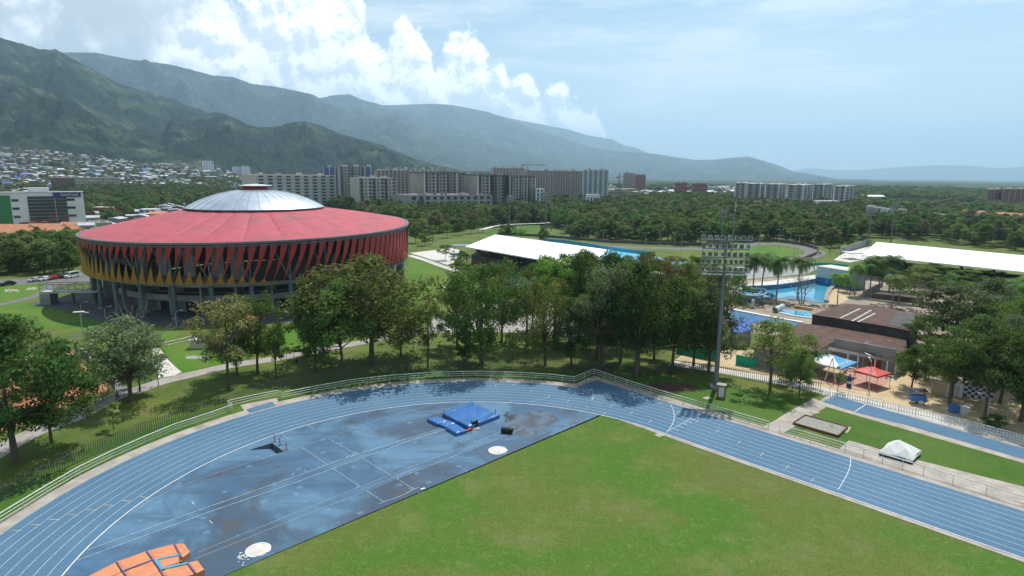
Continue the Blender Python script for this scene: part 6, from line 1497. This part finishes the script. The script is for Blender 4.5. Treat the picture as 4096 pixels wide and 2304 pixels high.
tree(1076, 924, 770, 72, 'sparse', MID, 'thin tree with twin stems between the two biggest park trees')
tree(1212, 918, 640, 205, 'tall', (.045, .10, .02), 'tall deep green tree with ivy-like foliage down the trunk, middle of the park', tr=1.2)
tree(1172, 912, 852, 68, 'bush', DEEP, 'dense dark conical bush tree at the foot of the tall deep green tree')
tree(1372, 920, 700, 125, 'tall', OLIVE, 'tree with slim straight trunk just behind the picket fence, right of the park lawn')
tree(1437, 924, 748, 140, 'broad', DEEP, 'dark round tree with thick trunk behind the picket fence')
tree(1512, 932, 660, 160, 'tall', GREYG, 'blue-green leafy tree right of the dark round tree')
tree(1600, 946, 650, 215, 'broad', DEEP, 'very dark large tree with massive trunk behind the peak of the rail fence', tr=1.5)
tree(1690, 935, 690, 180, 'broad', MID, 'wide green tree with leaning trunk left of the tall light mast')
tree(1745, 920, 720, 150, 'tall', (.05, .085, .02), 'feathery green tree directly left of the tall light mast')
tree(1782, 936, 700, 140, 'broad', GREYG, 'pale green tree behind the tall light mast')
for i, (bx, by, tp, w, kd, cl) in enumerate(((1150, 872, 690, 110, 'broad', MID), (1262, 868, 665, 130, 'broad', OLIVE), (1325, 872, 690, 120, 'umbrella', GREYG), (1395, 866, 640, 140, 'umbrella', BRIGHT), (1455, 858, 622, 150, 'umbrella', (.06, .12, .025)), (1530, 864, 628, 170, 'broad', DEEP),
        (1595, 852, 648, 140, 'umbrella', MID), (1655, 846, 640, 150, 'umbrella', BROWN), (1712, 836, 655, 130, 'umbrella', OLIVE), (1772, 822, 655, 130, 'umbrella', OLIVE), (1826, 800, 664, 110, 'broad', DEEP), (1500, 905, 700, 130, 'broad', DEEP), (1560, 912, 690, 120, 'tall', DEEP), (1645, 905, 730, 130, 'tall', DEEP),
        (1340, 830, 660, 100, 'broad', MID), (1480, 826, 630, 110, 'broad', MID), (1560, 820, 640, 110, 'umbrella', GREYG), (1620, 806, 628, 120, 'umbrella', OLIVE), (1690, 800, 640, 110, 'umbrella', BROWN), (1750, 780, 640, 100, 'umbrella', MID))):
    tree(bx, by, tp, w, kd, cl, 'crowded tree of the park grove between the white canopy and the light mast', group='crowded trees of the park grove')
tree(1937, 982, 800, 175, 'sparse', OLIVE, 'open-crowned tree with forked trunk on the grass right of the light mast', tr=1.2)
tree(1992, 960, 830, 140, 'sparse', OLIVE, 'open olive tree between the forked tree and the blue and white tent')
tree(2010, 994, 872, 95, 'broad', MID, 'small green tree with leaning trunk by the corner of the practice track')
tree(2107, 985, 920, 42, 'sapling', MID, 'spindly sapling on the terracotta terrace edge')
for i, (bx, by, tp, w, kd, cl, lb) in enumerate(((2388, 1018, 850, 150, 'umbrella', MID, 'tree with curved trunk in front of the grey kiosk'), (2292, 980, 868, 110, 'broad', MID, 'small tree right of the terracotta terrace by the food cart'), (2478, 1052, 840, 170, 'umbrella', DEEP, 'dark tree in front of the chequered panel'), (2568, 1060, 800, 220, 'broad', DEEP, 'very dark tree at the right edge beside the practice track'),
        (2395, 905, 708, 210, 'umbrella', GREYG, 'layered grey-green tree behind the rusty hall, right side'), (2478, 884, 696, 180, 'broad', GREYG, 'layered grey-green tree second behind the rusty hall'), (2545, 910, 735, 190, 'broad', MID, 'flat-topped green tree near the right edge above the bare ground'), (2330, 920, 790, 120, 'umbrella', MID, 'flat-topped tree touching the right end of the restaurant roof'),
        (2450, 965, 790, 180, 'broad', DEEP, 'dark dense tree behind the grey kiosk'), (2530, 975, 790, 190, 'broad', GREYG, 'dense grey-green tree above the chequered panel'), (2610, 960, 720, 200, 'broad', DEEP, 'dark tall tree cut by the right edge'), (2350, 960, 850, 110, 'umbrella', DEEP, 'low dark tree between restaurant and kiosk'), (2420, 1000, 860, 130, 'broad', GREYG, 'tree with grey-green crown between the kiosk and the tree with curved trunk'), (2515, 1015, 830, 150, 'broad', MID, 'green tree behind the chequered panel'), (2440, 905, 760, 130, 'umbrella', OLIVE, 'olive flat-topped tree just behind the dark tree at the kiosk'), (2600, 1080, 860, 170, 'broad', DEEP, 'dark tree outside the right edge shading the practice track'))):
    tree(bx, by, tp, w, kd, cl, lb, tr=1.2)
tree(2502, 1080, 1040, 62, 'bush', DEEP, 'round dark shrub behind the practice track rail', name='shrub')
for i, (bx, by, tp, w) in enumerate(((286, 1080, 1010, 70), (740, 905, 862, 42), (722, 912, 870, 36), (1118, 868, 828, 34), (1140, 880, 838, 44), (1108, 893, 856, 26), (1130, 872, 850, 30), (1345, 884, 845, 34), (1290, 905, 850, 40), (1255, 905, 868, 30), (1325, 906, 840, 38), (1238, 880, 840, 30), (1362, 862, 830, 30), (848, 905, 876, 30), (1040, 880, 858, 22), (760, 900, 868, 26))):
    tree(bx, by, tp, w, 'sapling', YEL if i in (0, 4, 8) else BRIGHT, ('pale young tree alone on the lawn left of the rail fence jog' if i == 0 else 'young sapling planted on the park lawn'), name='sapling', group=None if i == 0 else 'young saplings on the park lawn')
# flat crowned trees of the ground right of the pools, trees round arena and parking
for i, (bx, by, tp, w, kd, cl) in enumerate(((2235, 742, 672, 70, 'umbrella', BRIGHT), (2300, 735, 668, 90, 'umbrella', OLIVE), (2345, 725, 665, 90, 'umbrella', MID), (2260, 760, 690, 70, 'umbrella', OLIVE), (2390, 748, 690, 80, 'umbrella', MID), (2440, 735, 676, 90, 'umbrella', MID), (2490, 728, 680, 80, 'umbrella', DEEP), (2550, 770, 700, 90, 'umbrella', MID), (2130, 735, 690, 50, 'broad', MID))):
    tree(bx, by, tp, w, kd, cl, 'flat-crowned tree on the bare ground before the right white canopy', group='flat-crowned trees before the right white canopy')
for i, (bx, by, tp, w, kd, cl) in enumerate(((1046, 612, 560, 32, 'broad', MID), (1068, 618, 578, 28, 'broad', OLIVE), (1090, 604, 566, 30, 'umbrella', MID), (1125, 598, 560, 34, 'umbrella', BRIGHT), (1155, 592, 556, 30, 'broad', MID), (1185, 588, 552, 34, 'broad', DEEP), (1060, 590, 548, 34, 'umbrella', OLIVE), (1215, 585, 548, 30, 'umbrella', BRIGHT), (1275, 600, 560, 50, 'broad', DEEP), (1310, 606, 574, 34, 'umbrella', BRIGHT),
        (1365, 612, 572, 30, 'broad', MID), (1120, 655, 615, 50, 'sparse', DEEP), (1160, 664, 630, 50, 'broad', DEEP), (1236, 662, 640, 30, 'broad', MID), (1385, 672, 632, 60, 'broad', DEEP), (1310, 690, 655, 40, 'broad', BRIGHT))):
    tree(bx, by, tp, w, kd, cl, 'small tree on the lawn between the arena and the white skating canopy', group='small trees between the arena and the white canopy')
for k in range(14):
    bx = 1800 + k * 26; tree(bx, 602 + (k % 3) * 3 if k < 9 else 612 + (k - 9) * 3, 584 + (k % 2) * 3 + max(0, k - 9) * 3, 20, 'bush' if k % 2 else 'broad', MID, 'small round tree in the row beyond the skating road', group='small round trees beyond the skating road')
for k, (bx, by) in enumerate(((2085, 640), (2098, 632), (2060, 650), (2110, 622), (2120, 640), (2135, 628))):
    tree(bx, by, by - 18, 16, 'sapling', BRIGHT, 'young street tree on the verge right of the skating road', name='sapling', group='young street trees right of the skating road')

# palms
def palm_meshes(seed):
    rng = np.random.default_rng(seed); q = MB(); q.path([(0, 0, 0), (.01, 0, .25), (.0, .01, .55), (.012, 0, .80)], [.020, .015, .013, .012], 8)
    mt = bpy.data.meshes.new('trunk'); mt.from_pydata(q.v, [], q.f); mt.materials.append(MATS['pale_bark'])
    vs, fs = [], []
    for i in range(24):
        a = i * 2.399 + rng.uniform(-.2, .2); el_ = rng.uniform(-.15, 1.15) if i > 4 else rng.uniform(.9, 1.4); L = rng.uniform(.34, .42); d = np.array([math.cos(a), math.sin(a), 0]); s = np.array([-math.sin(a), math.cos(a), 0])
        p = np.array([.012, 0, .80]); ang = el_; n = 9
        for k in range(n):
            st = L / n; nx_ = p + (d * math.cos(ang) + np.array([0, 0, 1]) * math.sin(ang)) * st
            w = .11 * math.sin(math.pi * (.12 + .84 * (k + .5) / n))
            for sg_ in (-1, 1):
                for m_ in (0, .34, .67):
                    b0 = p + (nx_ - p) * m_; b1 = p + (nx_ - p) * (m_ + .36); tip = b0 + (nx_ - p) * .55 + s * sg_ * w + np.array([0, 0, -.45 * w])
                    kk = len(vs); vs += [tuple(b0), tuple(b1), tuple(tip)]; fs.append((kk, kk + 1, kk + 2))
            p = nx_; ang -= (.22 + .12 * (k / n)) * (1 if ang > -1.3 else 0)
    me = bpy.data.meshes.new('crown'); me.from_pydata(vs, [], fs); me.materials.append(MATS['leaves']); at = me.attributes.new('tint', 'FLOAT', 'POINT'); at.data.foreach_set('value', np.full(len(vs), 1.1, np.float32))
    return me, mt
PMs = [palm_meshes(s) for s in (1, 2, 3)]
for i, (px, py, tp, cl, k, lb) in enumerate(((2954, 1180, 1062, OLIVE, 1, 'palm nearest to the light mast with olive fronds'), (3010, 1190, 1000, DEEP, 1, 'tall dark palm left of the tallest pair at the pool'), (3046, 1178, 992, DEEP, 1.1, 'tallest dark palm in the middle of the pool group'), (3104, 1197, 1008, DEEP, 1, 'dark palm right of the tallest one at the pool'), (3190, 1182, 1012, OLIVE, 1.1, 'drooping brownish palm behind the bare tree'),
        (3349, 1216, 1078, MID, 1, 'palm with bright arched fronds at the right rim of the wave pool'), (3418, 1182, 1042, MID, .9, 'slim palm left of the palm pair by the sand walk'), (3452, 1178, 1040, DEEP, .9, 'dark palm third in the row by the sand walk'), (3478, 1172, 1016, DEEP, 1, 'taller dark palm left of the big palm cluster'), (3516, 1160, 1012, DEEP, 1.2, 'left palm of the big dark cluster before the right canopy'), (3556, 1160, 1010, DEEP, 1.2, 'right palm of the big dark cluster before the right canopy'),
        (3566, 1228, 1085, YEL, 1, 'yellow-green palm standing alone in front of the brown terrace'), (4056, 1300, 1110, MID, 1.1, 'palm with yellowish fronds at the right edge'), (4110, 1255, 1090, MID, 1, 'palm cut by the right edge of the view'), (1730, 975, 915, MID, .9, 'small palm on the lawn right of the arena'), (1690, 985, 930, DEEP, .9, 'second small palm on the lawn right of the arena'), (3595, 1215, 1120, MID, .8, 'short palm behind the yellow-green palm'))):
    b = G(px, py); h = Z(px, tp, b.y).z / 1.02; put_tree('palm', lb, b, h * k, h, PMs[i % 3], cl, i * 1.7, cat='palm tree', tr=1 / 1.0)
# bare tree
q = MB(); rng_ = random.Random(6)
def limb(p, d, L, r, dep):
    e = p + d * L; q.tube(p, e, r, r * .6, 5 if dep < 2 else 3, cap=False)
    if dep < 6:
        for _ in range(3 if dep in (0, 1, 3) else 2):
            nd_ = (d + Vector((rng_.gauss(0, .5), rng_.gauss(0, .5), rng_.gauss(.12, .25)))).normalized(); limb(e, nd_, L * rng_.uniform(.62, .85), r * .58, dep + 1)
b = G(3205, 1216); hb_ = Z(3205, 1062, b.y).z; t = thing('bare_tree', 'leafless brown tree with fine twigs in front of the wave pool', 'tree', tuple(b))
for k in range(3): limb(Vector((k * .5 - .5, 0, 0)), Vector(((k - 1) * .22, .1, 1)).normalized(), hb_ * .23, .22, 0)
q.build('trunk', 'pale_bark', t)
b = G(330, 1300); q = MB(); t = thing('bare_tree', 'bare crooked branches sticking out above the round tree by the clay court', 'tree', tuple(G(520, 1580)))
limb(Vector((0, 0, 0)), Vector((.1, .1, 1)).normalized(), 5.2, .25, 1); q.build('trunk', 'pale_bark', t)

# woods: scattered over the land by where they grow
def scatter(poly, sp, rng, jit=.42):
    xs, ys = [p[0] for p in poly], [p[1] for p in poly]
    X, Y = np.meshgrid(np.arange(min(xs), max(xs), sp), np.arange(min(ys), max(ys), sp * .87)); X[::2] += sp / 2
    X = (X + rng.uniform(-jit, jit, X.shape) * sp).ravel(); Y = (Y + rng.uniform(-jit, jit, Y.shape) * sp).ravel()
    m_ = inside(poly, X, Y); return X[m_], Y[m_]
rg = np.random.default_rng(77)
F1 = gp([(1640, 950), (1700, 935), (1780, 940), (1860, 920), (1930, 908), (2010, 894), (2200, 888), (2260, 948), (2400, 968), (2800, 981), (3000, 966), (3150, 968), (3250, 985), (3330, 992), (3400, 965), (3500, 950), (3700, 965), (4100, 1010), (4400, 1035), (4500, 940), (4096, 925), (3820, 908), (3640, 900), (3450, 888), (3430, 835), (3120, 828), (2840, 800), (2550, 805), (2436, 800), (2140, 800), (1966, 836), (1640, 840), (1560, 832), (1340, 820), (1200, 815), (1400, 850), (1600, 890)])
F2 = gp([(-400, 1040), (-100, 1034), (200, 1022), (330, 1005), (345, 1020), (330, 1078), (280, 1096), (100, 1108), (-100, 1112), (-400, 1120)])
F3 = gp([(330, 880), (420, 895), (700, 840), (900, 800), (900, 775), (330, 775), (330, 800)])
F4 = gp([(-500, 870), (-100, 868), (-100, 800), (900, 790), (900, 800), (330, 800), (330, 900), (0, 905), (-500, 905)])
pts = []
for poly, sp in ((F1, 8.8), (F2, 7.5), (F3, 11.5)):
    x, y = scatter(poly, sp, rg); pts.append(np.stack([x, y], 1))
P_ = np.concatenate(pts)
keep = np.hypot(P_[:, 0] - AX, P_[:, 1] - AY) > 56; P_ = P_[keep]
def far_pts(az0, az1, r0, r1, sp0, thr, seed, sc=260.):
    out = []; r = r0; rng = np.random.default_rng(seed)
    while r < r1:
        sp = sp0 * (1 + .6 * (r - r0) / r0); n = int(r * R(az1 - az0) / sp); a = R(az0) + (np.arange(n) + rng.uniform(0, 1, n)) * (R(az1 - az0) / max(n, 1)); rr = r + rng.uniform(-.5, .5, n) * sp
        out.append(np.stack([rr * np.sin(a), rr * np.cos(a)], 1)); r += sp
    P = np.concatenate(out); m_ = fbm(P[:, 0] / sc, P[:, 1] / sc, 3, seed) > thr; return P[m_]
d_ = np.hypot(P_[:, 0], P_[:, 1]); o_ = np.argsort(d_); P_ = P_[o_]
bz_ = lambda x, y: 0. if (-420 < x < 560 and y < 420) else landz(x, y)
NI = 235
wcol = [(.055, .115, .024), (.075, .135, .028), (.10, .16, .036), (.125, .16, .050), (.075, .165, .032), (.145, .140, .062)]
for i in range(NI):
    x, y = P_[i]; h = rg.uniform(7.5, 13.5); w = rg.uniform(9, 16); k = int(rg.integers(0, 6))
    left = x < -150
    put_tree('tree', 'dark round tree of the dense wood left of the arena above the parked cars' if left else 'tree of the near edge of the wood beyond the skating road and canopies', (x, y, bz_(x, y)), w, h, FM[k], wcol[int(rg.integers(0, 6))], rg.uniform(0, 6.28), group='trees of the wood left of the arena' if left else 'trees at the near edge of the wood')
def instanced(name, P, S, rotz, srcs, label=None, cat=None):
    me = bpy.data.meshes.new(name); me.vertices.add(len(P)); me.vertices.foreach_set('co', np.asarray(P, np.float32).ravel())
    a = me.attributes.new('scl', 'FLOAT_VECTOR', 'POINT'); a.data.foreach_set('vector', np.asarray(S, np.float32).ravel())
    a = me.attributes.new('rot', 'FLOAT_VECTOR', 'POINT'); rv = np.zeros((len(P), 3), np.float32); rv[:, 2] = rotz; a.data.foreach_set('vector', rv.ravel())
    a = me.attributes.new('pick', 'INT', 'POINT'); a.data.foreach_set('value', np.random.default_rng(5).integers(0, len(srcs), len(P)).astype(np.int32))
    o = link_mesh(name, me); ng = bpy.data.node_groups.new(name, 'GeometryNodeTree'); ng.interface.new_socket('Geometry', in_out='INPUT', socket_type='NodeSocketGeometry'); ng.interface.new_socket('Geometry', in_out='OUTPUT', socket_type='NodeSocketGeometry')
    gi, go = ng.nodes.new('NodeGroupInput'), ng.nodes.new('NodeGroupOutput'); ip = ng.nodes.new('GeometryNodeInstanceOnPoints'); g2 = ng.nodes.new('GeometryNodeGeometryToInstance')
    for s in reversed(srcs):
        oi_ = ng.nodes.new('GeometryNodeObjectInfo'); oi_.inputs['Object'].default_value = s; oi_.inputs['As Instance'].default_value = True; ng.links.new(oi_.outputs['Geometry'], g2.inputs[0])
    def attr(n_, ty, ):
        q_ = ng.nodes.new('GeometryNodeInputNamedAttribute'); q_.data_type = ty; q_.inputs['Name'].default_value = n_; return q_.outputs[0]
    ng.links.new(gi.outputs[0], ip.inputs['Points'])
    jn = ng.nodes.new('GeometryNodeJoinGeometry')
    for l in list(ng.links):
        if l.to_node == g2: ng.links.new(l.from_socket, jn.inputs[0])
    ng.nodes.remove(g2)
    ng.links.new(jn.outputs[0], ip.inputs['Instance']); ip.inputs['Pick Instance'].default_value = True
    ng.links.new(attr('pick', 'INT'), ip.inputs['Instance Index']); ng.links.new(attr('scl', 'FLOAT_VECTOR'), ip.inputs['Scale']); ng.links.new(attr('rot', 'FLOAT_VECTOR'), ip.inputs['Rotation'])
    ng.links.new(ip.outputs[0], go.inputs[0]); md = o.modifiers.new('scatter', 'NODES'); md.node_group = ng; o['kind'] = 'stuff'
    if label: o['label'] = label
    return o
SRC = []
for i, (cm, tm_) in enumerate(FM):
    for c in (wcol[i], wcol[(i + 2) % 6]):
        nm = 'leaves_%d' % len(SRC); leaf_mat(nm, c); c2m = cm.copy(); c2m.materials.clear(); c2m.materials.append(MATS[nm]); s = bpy.data.objects.new('wood_tree', c2m); SRC.append(s)
def lz(P): return np.array([bz_(x, y) for x, y in P])
rest_ = P_[NI:]
fp = [rest_, np.stack(scatter(F4, 17, rg), 1)]
ALL = np.concatenate(fp); n = len(ALL); hh_ = rg.uniform(7, 14.5, n); ww = rg.uniform(8, 17.5, n)
zz = np.where((ALL[:, 0] > -420) & (ALL[:, 0] < 560) & (ALL[:, 1] < 420), 0, land(ALL[:, 0], ALL[:, 1]))
instanced('woods', np.c_[ALL, zz], np.c_[ww, ww, hh_], rg.uniform(0, 6.28, n), SRC)
FP = np.concatenate([far_pts(8, 44, 680, 1150, 15, -.12, 3), far_pts(8, 27, 1150, 2600, 19, .10, 6), far_pts(27, 44, 1150, 2600, 17, -.12, 7), far_pts(-12, 8, 900, 3000, 17, .0, 4, 200.), far_pts(-44, -12, 800, 2600, 27, .10, 5, 150.)])
rF = np.hypot(FP[:, 0], FP[:, 1]); n = len(FP); sz_ = rg.uniform(12, 19, n) * (1 + .35 * (rF - 700) / 1500)
instanced('woods', np.c_[FP, land(FP[:, 0], FP[:, 1]) - 1], np.c_[sz_ * 1.25, sz_ * 1.25, rg.uniform(8, 13, n) * (1 + .1 * (rF - 700) / 1500)], rg.uniform(0, 6.28, n), SRC)
TT = far_pts(-44, -13, 700, 2500, 17, -.22, 41, 120.); n = len(TT); st_2 = rg.uniform(7, 12, n)
instanced('woods', np.c_[TT, land(TT[:, 0], TT[:, 1]) - .5], np.c_[st_2 * 1.2, st_2 * 1.2, st_2], rg.uniform(0, 6.28, n), SRC)

# ------------------------------------------------------------------ the town
def house_mesh(roofm, wallm, seed, gable=True):
    rng = random.Random(seed); q = MB(); q.m = 0; q.box((0, 0, 0), (1, 1, 1)); q.box((.32, -.5, .0), (.4, .3, .55)); q.m = 1
    if gable: q.add([(-.55, -.56, .98), (.55, -.56, .98), (.55, .56, 1.1), (-.55, .56, 1.1), (-.55, 0, 1.22), (.55, 0, 1.22)], [(0, 1, 5, 4), (3, 4, 5, 2), (0, 4, 3), (1, 2, 5), (0, 3, 2, 1)])
    else: q.box((0, 0, 1.0), (1.06, 1.06, .06)); q.box((.2, .1, 1.06), (.3, .3, .16))
    q.m = 2; q.box((-.25, -.505, .5), (.18, .02, .25)); q.box((.15, -.505, .5), (.18, .02, .25)); q.box((.505, .1, .5), (.02, .3, .25))
    me = bpy.data.meshes.new('house'); me.from_pydata(q.v, [], q.f); [me.materials.append(MATS[x]) for x in (wallm, roofm, 'glass')]; me.polygons.foreach_set('material_index', q.mi); return me
HK = [('town_roof', 'grey_wall', 'white metal'), ('galvanised', 'cream_wall', 'silver metal'), ('rust_roof', 'brick', 'rusty brown'), ('town_roof', 'brick', 'white sheet'), ('tile_roof', 'cream_wall', 'orange tiled'), ('grey_wall', 'taupe_wall', 'flat grey'), ('roof_blue', 'white_wall', 'blue metal'), ('galvanised', 'grey_wall', 'dull silver'), ('wall_concrete', 'grey_wall', 'weathered grey'), ('white_wall', 'pastel_wall', 'white')]
HM = [house_mesh(a, b, i, i % 3 != 2) for i, (a, b, c) in enumerate(HK)]
def town(az0, az1, r0, r1, sp, thr, seed, sc=170.):
    P = far_pts(az0, az1, r0, r1, sp, thr, seed, sc); return P
TP = np.concatenate([town(-44, -19, 620, 1300, 14, -.2, 21), town(-44, -13, 1300, 2350, 16, -.3, 22, 260.), town(2, 26, 1150, 2300, 21, -.06, 23, 260.), town(-44, -17, 430, 760, 20, .0, 24)])
rT = np.hypot(TP[:, 0], TP[:, 1])
TP = TP[np.argsort(rT)]; n = len(TP); print('town', n)
rv = np.random.default_rng(9); ang_ = R(25) + np.round(rv.random(n) * 1.2) * R(90) + rv.normal(0, .08, n)
Sx, Sy, Sz = rv.uniform(7, 13, n), rv.uniform(7, 11, n), rv.uniform(3.2, 7.2, n)
zT = land(TP[:, 0], TP[:, 1]) - .5
pk_ = rv.choice(len(HK), n, p=[.24, .16, .12, .12, .06, .1, .03, .09, .06, .02])
for i in range(280):
    a, b, c = HK[pk_[i]]; x, y = TP[i]; lf = x < 0
    t = bpy.data.objects.new('town_house', HM[pk_[i]]); COL.objects.link(t); t.location = (x, y, zT[i]); t.rotation_euler = (0, 0, ang_[i]); t.scale = (Sx[i], Sy[i], Sz[i])
    props(t, 'small house with %s roof %s' % (c, 'in the town left of the cream slab' if lf else 'on the plain beyond the blocks'), 'house', 'town houses with %s roofs %s' % (c, 'on the left' if lf else 'on the plain'))
SRH = []
for k in range(24):
    j = [0, 0, 0, 0, 1, 1, 1, 3, 3, 3, 7, 7, 2, 2, 5, 5, 8, 4, 6, 9, 0, 7, 2, 8][k]; s = bpy.data.objects.new('far_house', HM[j]); SRH.append(s)
instanced('far_town', np.c_[TP[280:], zT[280:]], np.c_[Sx[280:] * 1.25, Sy[280:] * 1.25, Sz[280:]], ang_[280:], SRH)
